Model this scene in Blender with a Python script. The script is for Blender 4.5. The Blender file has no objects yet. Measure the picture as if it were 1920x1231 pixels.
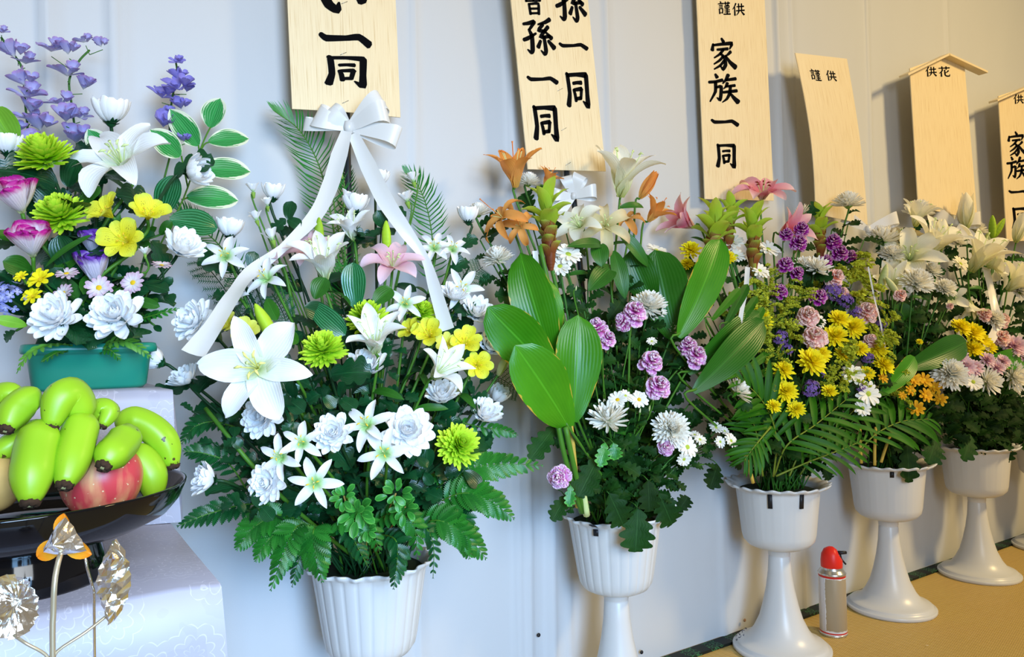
import bpy, math, random
from mathutils import Vector, Matrix, noise
R = random.Random(7)
PI = math.pi
scene = bpy.context.scene
col = scene.collection

# ------------------------------------------------------------------ camera, world, lights, exposure
FOC = 1400.0
CZ = 0.69
YAW = math.radians(57)
ROLL, PITCH = 0.022, math.radians(1.0)
f0 = Vector((math.cos(YAW), math.sin(YAW), 0)); r0 = Vector((math.sin(YAW), -math.cos(YAW), 0)); u0 = Vector((0, 0, 1))
FWD = (f0*math.cos(PITCH) + u0*math.sin(PITCH)).normalized()
UPP = r0.cross(FWD).normalized()
RGT = r0*math.cos(ROLL) - UPP*math.sin(ROLL)
UP = UPP*math.cos(ROLL) + r0*math.sin(ROLL)
CAM = Vector((0, 0, CZ))
cam_d = bpy.data.cameras.new('camera'); cam = bpy.data.objects.new('camera', cam_d); col.objects.link(cam)
cam_d.sensor_width = 36.0; cam_d.lens = FOC/1920*36.0; cam_d.clip_start = 0.02
cm = Matrix((RGT, UP, -FWD)).transposed().to_4x4(); cm.translation = CAM
cam.matrix_world = cm
scene.camera = cam

w = bpy.data.worlds.new('world'); scene.world = w; w.use_nodes = True
w.node_tree.nodes['Background'].inputs[0].default_value = (1.0, 0.87, 0.66, 1)
w.node_tree.nodes['Background'].inputs[1].default_value = 0.20

def area(name, loc, target, size, power, color, sy=None):
    d = bpy.data.lights.new(name, 'AREA'); d.energy = power; d.color = color; d.size = size
    if sy: d.shape = 'RECTANGLE'; d.size_y = sy
    o = bpy.data.objects.new(name, d); col.objects.link(o); o.location = loc
    o.rotation_euler = (Vector(target)-Vector(loc)).to_track_quat('-Z', 'Y').to_euler()
    return o
win = area('window_light', (0.15, -1.5, 1.45), (0.35, 1.1, 0.8), 1.0, 10, (0.90, 0.95, 1.0), 1.0)
win.data.spread = math.radians(95)
side = area('blue_fill_light', (0.05, -1.15, 0.75), (0.35, 1.15, 0.25), 0.8, 8.0, (0.29, 0.58, 1.0), 0.8)  # added blue fill behind the camera, turns the left end bluer
side.data.spread = math.radians(75)
lamp = area('ceiling_lamp', (3.0, -0.9, 2.5), (2.1, 1.15, 0.5), 0.42, 15.5, (1.0, 0.72, 0.32))
lamp.data.spread = math.radians(100)
scene.view_settings.view_transform = 'Standard'
scene.view_settings.look = 'None'
scene.view_settings.exposure = 0.52
scene.view_settings.gamma = 1.0
scene.view_settings.use_curve_mapping = False
scene.cycles.max_bounces = 8
scene.cycles.transparent_max_bounces = 6
scene.cycles.diffuse_bounces = 6

# ------------------------------------------------------------------ pixel -> world
def ray(px, py):
    return FWD + RGT*((px-960)/FOC) + UP*((615.5-py)/FOC)
def at(px, py, Y):
    d = ray(px, py)
    return CAM + d*(Y/d.y)
def mpp(px, py, Y):              # metres per pixel there
    return (Y/ray(px, py).y)/FOC
def cdir(a):                     # camera-relative direction -> world
    return (RGT*a[0] + UP*a[1] - FWD*a[2]).normalized()

# ------------------------------------------------------------------ materials
MATS = {}
def nt(name):
    m = bpy.data.materials.new(name); m.use_nodes = True
    t = m.node_tree; t.nodes.clear()
    out = t.nodes.new('ShaderNodeOutputMaterial')
    return m, t, out
def N(t, typ, **kw):
    n = t.nodes.new(typ)
    for k, v in kw.items():
        if k.startswith('i_'):
            n.inputs[k[2:].replace('_', ' ')].default_value = v
        elif k.startswith('n'):
            n.inputs[int(k[1:])].default_value = v
        else:
            setattr(n, k, v)
    return n
def c4(c): return (c[0], c[1], c[2], 1)
def hexc(h):
    v = [int(h[i:i+2], 16)/255 for i in (0, 2, 4)]
    return tuple(x/12.92 if x <= .04045 else ((x+.055)/1.055)**2.4 for x in v)
def ramp(t, stops, fac=None):
    r = t.nodes.new('ShaderNodeValToRGB'); e = r.color_ramp.elements
    while len(e) < len(stops): e.new(0.5)
    for i, (p, c) in enumerate(stops): e[i].position = p; e[i].color = c4(c)
    if fac is not None: t.links.new(fac, r.inputs[0])
    return r
def math_(t, op, a, b=None, c=None):
    n = t.nodes.new('ShaderNodeMath'); n.operation = op
    for i, v in enumerate((a, b, c)):
        if v is None: continue
        if isinstance(v, (int, float)): n.inputs[i].default_value = v
        else: t.links.new(v, n.inputs[i])
    return n.outputs[0]
def mixc(t, fac, a, b):
    n = t.nodes.new('ShaderNodeMix'); n.data_type = 'RGBA'
    for s, v in ((n.inputs[0], fac), (n.inputs[6], a), (n.inputs[7], b)):
        if isinstance(v, (int, float)): s.default_value = v
        elif isinstance(v, tuple): s.default_value = c4(v)
        else: t.links.new(v, s)
    return n.outputs[2]
def finish(t, out, colour, rough=0.5, trans=0.0, bump=None, spec=0.3, bs=0.3, metallic=0.0, sheen=0, bd=0.001):
    p = N(t, 'ShaderNodeBsdfPrincipled'); p.inputs['Roughness'].default_value = rough
    p.inputs['Specular IOR Level'].default_value = spec; p.inputs['Metallic'].default_value = metallic
    if isinstance(colour, tuple): p.inputs['Base Color'].default_value = c4(colour)
    else: t.links.new(colour, p.inputs['Base Color'])
    if sheen: p.inputs['Sheen Weight'].default_value = sheen
    if bump is not None:
        b = N(t, 'ShaderNodeBump'); b.inputs['Strength'].default_value = bs; b.inputs['Distance'].default_value = bd
        t.links.new(bump, b.inputs['Height']); t.links.new(b.outputs[0], p.inputs['Normal'])
    if trans > 0:
        tr = N(t, 'ShaderNodeBsdfTranslucent')
        if isinstance(colour, tuple): tr.inputs[0].default_value = c4(colour)
        else: t.links.new(colour, tr.inputs[0])
        mx = N(t, 'ShaderNodeMixShader'); mx.inputs[0].default_value = trans
        t.links.new(p.outputs[0], mx.inputs[1]); t.links.new(tr.outputs[0], mx.inputs[2]); t.links.new(mx.outputs[0], out.inputs[0])
    else:
        t.links.new(p.outputs[0], out.inputs[0])
    return p
def plain(name, c, rough=0.5, trans=0, spec=0.3, metallic=0, noise_amt=0.0, nscale=40):
    if name in MATS: return MATS[name]
    m, t, out = nt(name)
    cc = c
    if noise_amt:
        tc = N(t, 'ShaderNodeTexCoord'); nz = N(t, 'ShaderNodeTexNoise'); nz.inputs['Scale'].default_value = nscale
        t.links.new(tc.outputs['Object'], nz.inputs['Vector'])
        cc = mixc(t, nz.outputs[0], tuple(x*(1-noise_amt) for x in c), tuple(min(1, x*(1+noise_amt)) for x in c))
    finish(t, out, cc, rough, trans, spec=spec, metallic=metallic)
    MATS[name] = m; return m
def petal_mat(name, stops, trans=0.3, rough=0.55, speck=None, vein=0.5):
    """colour ramp along the petal (uv.x from base to tip), fine lengthwise veins in the relief"""
    if name in MATS: return MATS[name]
    m, t, out = nt(name)
    uv = N(t, 'ShaderNodeUVMap'); sp = N(t, 'ShaderNodeSeparateXYZ'); t.links.new(uv.outputs[0], sp.inputs[0])
    nz = N(t, 'ShaderNodeTexNoise'); nz.inputs['Scale'].default_value = 6; t.links.new(uv.outputs[0], nz.inputs['Vector'])
    s = math_(t, 'ADD', sp.outputs[0], math_(t, 'MULTIPLY', math_(t, 'SUBTRACT', nz.outputs[0], .5), .16))
    r = ramp(t, stops, s)
    c = r.outputs[0]
    if speck:
        mp = N(t, 'ShaderNodeMapping'); mp.inputs['Scale'].default_value = (7, 22, 1); t.links.new(uv.outputs[0], mp.inputs[0])
        vo = N(t, 'ShaderNodeTexVoronoi'); vo.inputs['Scale'].default_value = 1.0; t.links.new(mp.outputs[0], vo.inputs['Vector'])
        mk = math_(t, 'LESS_THAN', vo.outputs['Distance'], 0.22)
        ce = math_(t, 'LESS_THAN', math_(t, 'ABSOLUTE', math_(t, 'SUBTRACT', sp.outputs[1], .5)), .25)
        ln = math_(t, 'MULTIPLY', math_(t, 'GREATER_THAN', sp.outputs[0], .25), math_(t, 'LESS_THAN', sp.outputs[0], .72))
        c = mixc(t, math_(t, 'MULTIPLY', math_(t, 'MULTIPLY', mk, ce), ln), c, speck)
    wv = math_(t, 'SINE', math_(t, 'MULTIPLY', sp.outputs[1], 70.0))
    finish(t, out, c, rough, trans, bump=wv, bs=vein*.4, spec=.25, bd=.0006)
    MATS[name] = m; return m
def leaf_mat(name, dark, light, trans=0.25, rough=0.38, edge=None, stripes=0, stripecol=None, spec=.45, tip=None):
    if name in MATS: return MATS[name]
    m, t, out = nt(name)
    uv = N(t, 'ShaderNodeUVMap'); sp = N(t, 'ShaderNodeSeparateXYZ'); t.links.new(uv.outputs[0], sp.inputs[0])
    oi = N(t, 'ShaderNodeObjectInfo')
    nz = N(t, 'ShaderNodeTexNoise'); nz.inputs['Scale'].default_value = 5
    t.links.new(uv.outputs[0], nz.inputs['Vector'])
    f = math_(t, 'ADD', math_(t, 'MULTIPLY', nz.outputs[0], .5), math_(t, 'MULTIPLY', oi.outputs['Random'], .5))
    c = mixc(t, f, dark, light)
    off = math_(t, 'ABSOLUTE', math_(t, 'SUBTRACT', sp.outputs[1], .5))
    rib = math_(t, 'LESS_THAN', off, .018)
    c = mixc(t, math_(t, 'MULTIPLY', rib, .28), c, tuple(min(1, x*1.8+.02) for x in light))
    st = math_(t, 'SINE', math_(t, 'ADD', math_(t, 'MULTIPLY', sp.outputs[1], float(stripes or 60)), math_(t, 'MULTIPLY', nz.outputs[0], 3.0)))
    if stripecol:
        c = mixc(t, math_(t, 'MULTIPLY', math_(t, 'GREATER_THAN', st, .72), .65), c, stripecol)
    if edge:
        mp = N(t, 'ShaderNodeMapping'); mp.inputs['Scale'].default_value = (2.0, 26, 1); t.links.new(uv.outputs[0], mp.inputs[0])
        n2 = N(t, 'ShaderNodeTexNoise'); n2.inputs['Scale'].default_value = 1.0; t.links.new(mp.outputs[0], n2.inputs['Vector'])
        lim = math_(t, 'ADD', math_(t, 'ADD', off, math_(t, 'MULTIPLY', math_(t, 'SUBTRACT', n2.outputs[0], .5), .55)), math_(t, 'MULTIPLY', math_(t, 'POWER', sp.outputs[0], 4.0), .32))
        c = mixc(t, math_(t, 'GREATER_THAN', lim, .43), c, edge)
    if tip:
        lim = math_(t, 'ADD', math_(t, 'MULTIPLY', off, 1.0), math_(t, 'MULTIPLY', nz.outputs[0], .25))
        c = mixc(t, math_(t, 'MULTIPLY', math_(t, 'GREATER_THAN', lim, .625), .9), c, tip)
    finish(t, out, c, rough, trans, bump=st, bs=.14, spec=spec, bd=.0008)
    MATS[name] = m; return m

# ------------------------------------------------------------------ object helpers
def mk_mesh(name, verts, faces, mat=None, uvs=None, smooth=True):
    me = bpy.data.meshes.new(name)
    me.from_pydata([tuple(v) for v in verts], [], faces)
    if uvs is not None:
        ul = me.uv_layers.new(name='UVMap')
        vi = [0]*len(me.loops); me.loops.foreach_get('vertex_index', vi)
        flat = []
        for i in vi: flat += [uvs[i][0], uvs[i][1]]
        ul.data.foreach_set('uv', flat)
    if smooth: me.polygons.foreach_set('use_smooth', [True]*len(me.polygons))
    if mat: me.materials.append(mat)
    me.update()
    return me
def part(name, me, parent=None, M=None):
    """child of a thing's root; M in world coordinates"""
    o = bpy.data.objects.new(name, me); col.objects.link(o)
    if parent is not None:
        o.parent = parent; T = Matrix.Translation(-ROOTLOC.get(parent.name, Vector()))
        o.matrix_basis = T @ M if M is not None else T
    elif M is not None: o.matrix_basis = M
    return o
ROOTLOC = {}
def thing(name, label, cat, loc=(0, 0, 0), group=None):
    o = bpy.data.objects.new(name, None); col.objects.link(o)
    o.empty_display_size = .02
    o.location = loc; ROOTLOC[o.name] = Vector(loc)
    o['label'] = label; o['category'] = cat
    if group: o['group'] = group
    return o
def subpart(name, me, parentpart, M):
    """child of a part, M in world coordinates"""
    o = bpy.data.objects.new(name, me); col.objects.link(o); o.parent = parentpart
    W = parentpart.matrix_basis.copy(); p = parentpart.parent
    if p is not None: W = Matrix.Translation(ROOTLOC.get(p.name, Vector())) @ W
    o.matrix_basis = W.inverted() @ M
    return o
def tagm(o, label, cat, group=None, kind=None):
    o['label'] = label; o['category'] = cat
    if group: o['group'] = group
    if kind: o['kind'] = kind
    return o
def struct(o):
    o['kind'] = 'structure'; return o

class MB:
    def __init__(s): s.v = []; s.f = []; s.uv = []
    def add(s, v, f, uv=None, M=None):
        b = len(s.v)
        s.v += [ (M @ Vector(p)) if M is not None else Vector(p) for p in v]
        s.f += [tuple(i+b for i in q) for q in f]
        s.uv += list(uv) if uv is not None else [(0.5, .5)]*len(v)
        return s
    def tube(s, pts, rad, n=6, cap=True):
        pts = [Vector(p) for p in pts]; k = len(pts)
        if not hasattr(rad, '__len__'): rad = [rad]*k
        b = len(s.v); nrm = None
        for i, p in enumerate(pts):
            d = (pts[min(i+1, k-1)]-pts[max(i-1, 0)])
            d = d.normalized() if d.length > 1e-9 else Vector((0, 0, 1))
            if nrm is None: nrm = d.orthogonal().normalized()
            nrm = (nrm - d*nrm.dot(d)); nrm = nrm.normalized() if nrm.length > 1e-6 else d.orthogonal().normalized()
            bn = d.cross(nrm)
            for j in range(n):
                a = 2*PI*j/n
                s.v.append(p + (nrm*math.cos(a)+bn*math.sin(a))*rad[i]); s.uv.append((i/(k-1), j/n))
        for i in range(k-1):
            for j in range(n):
                s.f.append((b+i*n+j, b+i*n+(j+1) % n, b+(i+1)*n+(j+1) % n, b+(i+1)*n+j))
        if cap:
            s.f.append(tuple(b+j for j in reversed(range(n)))); s.f.append(tuple(b+(k-1)*n+j for j in range(n)))
        return s
    def box(s, c, size, M=None):
        x, y, z = size[0]/2, size[1]/2, size[2]/2; c = Vector(c)
        v = [c+Vector((sx*x, sy*y, sz*z)) for sx in (-1, 1) for sy in (-1, 1) for sz in (-1, 1)]
        f = [(0, 1, 3, 2), (4, 6, 7, 5), (0, 4, 5, 1), (2, 3, 7, 6), (0, 2, 6, 4), (1, 5, 7, 3)]
        return s.add(v, f, None, M)
    def lathe(s, prof, n=32, rf=None):
        b = len(s.v); k = len(prof)
        for i, (r, z) in enumerate(prof):
            for j in range(n):
                a = 2*PI*j/n; rr = rf(r, z, a, i) if rf else r
                zz = z
                if isinstance(rr, tuple): rr, zz = rr
                s.v.append(Vector((rr*math.cos(a), rr*math.sin(a), zz))); s.uv.append((j/n, i/(k-1)))
        for i in range(k-1):
            for j in range(n):
                s.f.append((b+i*n+j, b+i*n+(j+1) % n, b+(i+1)*n+(j+1) % n, b+(i+1)*n+j))
        return s
    def mesh(s, name, mat, smooth=True): return mk_mesh(name, s.v, s.f, mat, s.uv, smooth)

def frame(z, hint=None, spin=0.0):
    z = Vector(z).normalized()
    h = Vector(hint) if hint is not None else Vector((0, 0, 1))
    if abs(z.dot(h.normalized())) > .98: h = Vector((1, 0, 0))
    x = (h - z*h.dot(z)).normalized(); y = z.cross(x)
    return Matrix((x, y, z)).transposed().to_4x4() @ Matrix.Rotation(spin, 4, 'Z')
def TRS(loc, rot, s):
    return Matrix.Translation(loc) @ rot @ Matrix.Diagonal((s, s, s, 1))
def catmull(pts, n=6):
    P = [Vector(p) for p in pts]; P = [P[0]*2-P[1]] + P + [P[-1]*2-P[-2]]; out = []
    for i in range(1, len(P)-2):
        for j in range(n):
            t = j/n; a, b, c, d = P[i-1:i+3]
            out.append(.5*((2*b)+(c-a)*t+(2*a-5*b+4*c-d)*t*t+(3*b-a-3*c+d)*t**3))
    out.append(P[-2]); return out

# ------------------------------------------------------------------ petals and leaves
PROF = {'lily': (.55, 2.0, .85), 'round': (.8, 5, .5), 'strap': (.35, 7, .5), 'wide': (.55, 6, .45), 'point': (.5, 1.6, .9), 'needle': (.3, 3, .8), 'egg': (.6, 2.4, .6), 'ovate': (.6, 1.8, .75)}
def petal(L, W, th0, th1, cup=.25, prof='lily', n=7, m=4, ruf=0.0, rk=3, seed=0, ease=1.0, fold=0.0, wave=0.0):
    a, b, c = PROF[prof]
    rr = random.Random(seed)
    mx = max(((i/40+.04)**a)*((1-(i/40)**b)**c) for i in range(41))
    V = []; UV = []; x = z = 0.0; ph = rr.random()*6
    for i in range(n+1):
        s = 1-(1-i/n)**1.45; ds = s-(1-(1-(i-1)/n)**1.45 if i else 0)
        th = th0+(th1-th0)*(s**ease)
        if i: x += math.sin(th)*L*ds; z += math.cos(th)*L*ds
        wd = W/2*((s+.04)**a)*(max(0, 1-s**b)**c)/mx
        if i == n: wd = max(wd, W*(.16 if prof in ('round', 'strap', 'wide') else .02))
        for j in range(m+1):
            t = -1+2*j/m
            inn = cup*wd*(t*t) + fold*wd*abs(t)
            inn += ruf*W*math.sin(t*rk*2.2+ph+s*3)*(s**1.5)
            inn += wave*W*math.sin(s*9+ph+(1.5 if t > 0 else 0))*abs(t)**1.5
            V.append((x - math.cos(th)*inn, t*wd, z + math.sin(th)*inn)); UV.append((s, j/m))
    F = []
    for i in range(n):
        for j in range(m):
            p = i*(m+1)+j; F.append((p, p+1, p+m+2, p+m+1))
    return V, F, UV
MESH = {}
def petal_mesh(key, mat, *a, **k):
    kk = (key, mat.name)
    if kk not in MESH:
        V, F, UV = petal(*a, **k); MESH[kk] = mk_mesh('petal', V, F, mat, UV)
    return MESH[kk]
def rot(axis, a): return Matrix.Rotation(a, 4, axis)

def leaf(L, W, prof='egg', curl=.5, fold=.25, n=8, m=4, lobes=0, lobed=.3, wave=0.0, seed=1, stalk=0.0):
    """leaf along +X, upper side +Z; stalk = bare fraction"""
    a, b, c = PROF[prof]; mx = max(((i/40+.02)**a)*((1-(i/40)**b)**c) for i in range(41))
    V = []; UV = []; x = z = 0.0; rr = random.Random(seed); ph = rr.random()*6
    for i in range(n+1):
        s = i/n; th = curl*(s-.3)
        if i: x += math.cos(th)*L/n; z -= math.sin(th)*L/n
        wd = W/2*((s+.02)**a)*(max(0, 1-s**b)**c)/mx
        if i == n: wd = W*.01
        if lobes: wd *= 1-lobed*(i % 2)*(1 if s > .12 else 0) if lobes == 1 else 1-lobed*(1-abs(math.sin(s*PI*lobes)))**1.3
        for j in range(m+1):
            t = -1+2*j/m
            off = fold*wd*abs(t) + wave*W*math.sin(s*8+ph+(2 if t > 0 else 0))*abs(t)**2
            xx = x + (abs(t)*wd*(.35 if lobes == 1 else .15) if lobes else 0)
            V.append((xx+math.sin(th)*off, t*wd, z+math.cos(th)*off)); UV.append((s, j/m))
    F = []
    for i in range(n):
        for j in range(m):
            p = i*(m+1)+j; F.append((p, p+1, p+m+2, p+m+1))
    return V, F, UV
def leaf_frame(base, tip, up):
    x = (Vector(tip)-Vector(base)); L = x.length; x.normalize()
    z = Vector(up) - x*Vector(up).dot(x); z.normalize(); y = z.cross(x)
    M = Matrix((x, y, z)).transposed().to_4x4(); M.translation = base
    return M, L
# ------------------------------------------------------------------ palette
WHITE = (.95, .955, .96); IVORY = (.86, .85, .74); 
M_wlily = petal_mat('white lily petal', [(0, (.55, .68, .25)), (.18, (.80, .86, .66)), (.4, WHITE), (1, WHITE)])
M_wsmall = petal_mat('small white lily petal', [(0, (.30, .62, .14)), (.22, (.55, .80, .38)), (.42, WHITE), (1, WHITE)])
M_wmum = petal_mat('white silk chrysanthemum petal', [(0, (.88, .91, .93)), (.3, WHITE), (1, WHITE)], vein=.2, trans=.14)
M_wfresh = petal_mat('fresh white chrysanthemum petal', [(0, (.82, .84, .55)), (.3, (.93, .92, .82)), (1, (.96, .95, .89))], trans=.18)
M_cream = petal_mat('cream lily petal', [(0, (.50, .56, .16)), (.25, (.84, .84, .55)), (.6, (.94, .92, .76)), (1, (.95, .92, .78))])
M_creamold = petal_mat('fading cream lily petal', [(0, (.62, .55, .22)), (.5, (.80, .70, .42)), (1, (.72, .52, .28))])
M_pinkw = petal_mat('pale pink lily petal', [(0, (.85, .75, .62)), (.35, (.86, .50, .58)), (1, (.90, .68, .76))])
M_star = petal_mat('pink oriental lily petal', [(0, (.80, .70, .45)), (.3, (.80, .22, .30)), (.75, (.82, .42, .48)), (1, (.85, .62, .60))])
M_orange = petal_mat('orange lily petal', [(0, (.72, .45, .10)), (.3, (.85, .40, .10)), (1, (.82, .30, .055))])
M_green = petal_mat('lime green chrysanthemum petal', [(0, (.20, .46, .01)), (.45, (.46, .74, .02)), (1, (.68, .90, .06))], vein=.2, trans=.18)
M_yellow = petal_mat('yellow alstroemeria petal', [(0, (.75, .60, .02)), (.3, (.88, .80, .02)), (.8, (.90, .88, .06)), (1, (.72, .85, .10))], speck=(.12, .06, .01))
M_yel2 = petal_mat('pale yellow freesia petal', [(0, (.80, .65, .02)), (.4, (.85, .82, .10)), (1, (.80, .84, .16))])
M_ymum = petal_mat('yellow chrysanthemum petal', [(0, (.74, .54, .0)), (.4, (.93, .80, .01)), (1, (.96, .88, .02))], trans=.18)
M_gold = petal_mat('golden daisy petal', [(0, (.6, .28, .0)), (.4, (.80, .42, .01)), (1, (.85, .50, .01))])
M_mag = petal_mat('magenta rimmed lisianthus petal', [(0, (.55, .62, .25)), (.25, (.85, .80, .80)), (.72, (.88, .78, .84)), (.92, (.62, .03, .32)), (1, (.50, .01, .28))])
M_pur = petal_mat('purple rimmed lisianthus petal', [(0, (.50, .60, .30)), (.25, (.80, .78, .86)), (.72, (.80, .74, .90)), (.92, (.20, .06, .48)), (1, (.14, .03, .40))])
M_delph = petal_mat('lavender delphinium petal', [(0, (.74, .76, .66)), (.3, (.58, .55, .78)), (.75, (.40, .38, .72)), (1, (.44, .26, .56))])
M_delph2 = petal_mat('violet delphinium petal', [(0, (.56, .54, .78)), (.3, (.36, .32, .72)), (1, (.27, .23, .66))])
M_pdaisy = petal_mat('pinkish white daisy petal', [(0, (.80, .76, .60)), (.5, (.86, .80, .84)), (1, (.72, .46, .60))])
M_blue = petal_mat('blue hydrangea petal', [(0, (.60, .62, .85)), (1, (.22, .26, .72))])
M_stat = petal_mat('violet statice petal', [(0, (.25, .16, .45)), (1, (.20, .10, .48))])
M_mauve = petal_mat('mauve carnation petal', [(0, (.50, .04, .34)), (.5, (.78, .20, .60)), (.85, (.88, .48, .78)), (1, (.95, .84, .92))], trans=.18)
M_dpur = petal_mat('purple carnation petal', [(0, (.16, .005, .15)), (.7, (.40, .015, .36)), (.9, (.50, .08, .48)), (1, (.88, .60, .84))])
M_pink = petal_mat('pale pink carnation petal', [(0, (.85, .34, .30)), (.5, (.95, .56, .50)), (1, (.97, .74, .68))], trans=.14)
M_mvmum = petal_mat('dusty mauve chrysanthemum petal', [(0, (.60, .30, .44)), (.5, (.82, .54, .68)), (1, (.92, .76, .82))], trans=.18)
M_bractg = petal_mat('lime curcuma bract', [(0, (.30, .42, .03)), (.6, (.42, .62, .04)), (1, (.60, .74, .10))], trans=.25)
M_bractb = petal_mat('russet curcuma bract', [(0, (.16, .035, .01)), (.5, (.24, .07, .015)), (.75, (.24, .15, .02)), (1, (.36, .50, .05))], trans=.15)
M_bud = petal_mat('green lily bud', [(0, (.20, .36, .02)), (.5, (.42, .66, .03)), (1, (.52, .74, .05))], trans=.1)
M_wbud = petal_mat('cream lily bud', [(0, (.40, .50, .12)), (.5, (.78, .78, .50)), (1, (.70, .74, .30))], trans=.1)
M_stem = plain('green stem', (.035, .14, .015), .5)
M_stemd = plain('dark green stem', (.008, .045, .012), .45)
M_steml = plain('light green stem', (.06, .19, .015), .5)
M_stemb = plain('yellow brown stem', (.55, .38, .06), .55)
M_calyx = plain('dark calyx', (.006, .07, .02), .5)
M_calyxl = plain('pale green calyx', (.25, .42, .06), .5)
M_anther = plain('yellow anther', (.85, .55, .03), .7)
M_antherr = plain('dark red anther', (.22, .012, .008), .7)
M_fil = plain('pale green filament', (.62, .74, .32), .5)
M_filp = plain('pale yellow filament', (.80, .78, .22), .5)
M_pist = plain('orange stigma', (.75, .20, .02), .6)
M_disc = plain('yellow flower disc', (.70, .45, .01), .8, noise_amt=.3, nscale=600)
M_discg = plain('green flower disc', (.40, .50, .05), .8, noise_amt=.3, nscale=600)
M_lmum = leaf_mat('dark lobed leaf', (.002, .022, .003), (.014, .080, .008), .14, .6, spec=.2)
M_lmumw = leaf_mat('warm dark lobed leaf', (.002, .014, .001), (.012, .050, .004), .12, .65, spec=.15)
M_lsilk = leaf_mat('dark glossy silk leaf', (.002, .028, .010), (.008, .085, .022), .10, .30)
M_llily = leaf_mat('lily leaf', (.012, .09, .006), (.035, .18, .012), .18, .4)
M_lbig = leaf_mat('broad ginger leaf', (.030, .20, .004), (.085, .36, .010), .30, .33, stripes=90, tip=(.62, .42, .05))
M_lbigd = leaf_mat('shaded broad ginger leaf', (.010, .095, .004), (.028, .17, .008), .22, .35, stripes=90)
M_lvar = leaf_mat('variegated leaf', (.012, .20, .035), (.025, .34, .060), .2, .4, edge=(.80, .84, .62), stripes=70, stripecol=(.16, .52, .20))
M_lstr = leaf_mat('striped leaf', (.004, .07, .02), (.010, .14, .035), .1, .25, stripes=60, stripecol=(.08, .36, .16))
M_lpit = leaf_mat('small bright leaf', (.020, .17, .020), (.050, .32, .040), .2, .3, edge=(.10, .42, .06))
M_llime = leaf_mat('lime silk leaf', (.14, .40, .02), (.24, .55, .04), .3, .45)
M_lfern = leaf_mat('leather fern', (.006, .085, .012), (.030, .24, .022), .15, .28)
M_lfernd = leaf_mat('dark leather fern', (.003, .045, .012), (.010, .12, .025), .1, .28)
M_lfernl = leaf_mat('light fern', (.06, .26, .02), (.16, .42, .05), .25, .4)
M_lcyc = leaf_mat('cycas leaflet', (.010, .12, .015), (.030, .24, .03), .15, .35)
M_lpalm = leaf_mat('palm leaflet', (.010, .075, .002), (.045, .20, .006), .22, .5, spec=.25)
M_sol = plain('yellow green goldenrod', (.50, .56, .04), .8, trans=.2, noise_amt=.4, nscale=60)
M_asp = plain('dark asparagus fern', (.010, .11, .03), .6, trans=.2)

# ------------------------------------------------------------------ flower heads (each adds parts under root; M = head frame, radius R_)
def hm(p, axis, R_, spin=None):
    return Matrix.Translation(p) @ frame(axis, None, R.random()*6.28 if spin is None else spin) @ Matrix.Diagonal((R_, R_, R_, 1))
def ring(root, M, me, n, off=0.0, tilt=0.0, z=0.0, jit=.06, name='petal', s=1.0):
    for i in range(n):
        Mi = M @ Matrix.Translation((0, 0, z)) @ rot('Z', 2*PI*i/n+off+R.uniform(-jit, jit)) @ rot('Y', tilt+R.uniform(-jit, jit)*1.5) @ Matrix.Diagonal((s*R.uniform(.94, 1.06),)*3+(1,))
        part(name, me, root, Mi)
def jring(mb, key, n, off, z, args, kw, jit=.08, s=1.0, tilt=0.0, rr=None):
    rr = rr or R
    for i in range(n):
        V, F, UV = petal(*args, **dict(kw, seed=rr.randint(0, 999)))
        k = s*rr.uniform(.88, 1.08)
        mb.add(V, F, UV, Matrix.Translation((0, 0, z)) @ rot('Z', 2*PI*i/n+off+rr.uniform(-jit, jit)) @ rot('Y', tilt+rr.uniform(-jit, jit)) @ Matrix.Diagonal((k, k, k, 1)))
def dome(mb, r, h, z=0, n=10, k=4, M=None):
    V = []; F = []
    for i in range(k+1):
        a = PI/2*i/k
        for j in range(n): V.append((r*math.cos(a)*math.cos(2*PI*j/n), r*math.cos(a)*math.sin(2*PI*j/n), z+h*math.sin(a)))
    for i in range(k):
        for j in range(n): F.append((i*n+j, i*n+(j+1) % n, (i+1)*n+(j+1) % n, (i+1)*n+j))
    return mb.add(V, F, None, M)
def stamens(root, M, n=6, L=.7, spread=.35, anth=M_anther, fil=M_fil, pist=True, pm=None):
    key = ('stamen', anth.name, fil.name, L, spread)
    if key not in MESH:
        pts = [(0, 0, 0), (L*spread*.4, 0, L*.45), (L*spread, 0, L*.9)]
        a = MB().tube(catmull(pts, 3), .012, 5)
        b = MB().tube([(L*spread-.07, 0, L*.88), (L*spread, 0, L*.93), (L*spread+.08, 0, L*.91)], [.01, .03, .01], 6)
        MESH[key] = (a.mesh('filament', fil), b.mesh('anther', anth))
    fm, am = MESH[key]
    for i in range(n):
        Mi = M @ rot('Z', 2*PI*i/n+.3+R.uniform(-.2, .2)) @ rot('Y', R.uniform(-.06, .1))
        s = part('stamen', fm, root, Mi); subpart('anther', am, s, Mi)
    if pist:
        k2 = ('pistil', pm.name if pm else '')
        if k2 not in MESH:
            MESH[k2] = MB().tube([(0, 0, 0), (.02, 0, L*.6), (.03, .01, L*1.08), (.03, .01, L*1.14)], [.018, .016, .018, .035], 6).mesh('pistil', pm or M_fil)
        part('pistil', MESH[k2], root, M)
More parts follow.
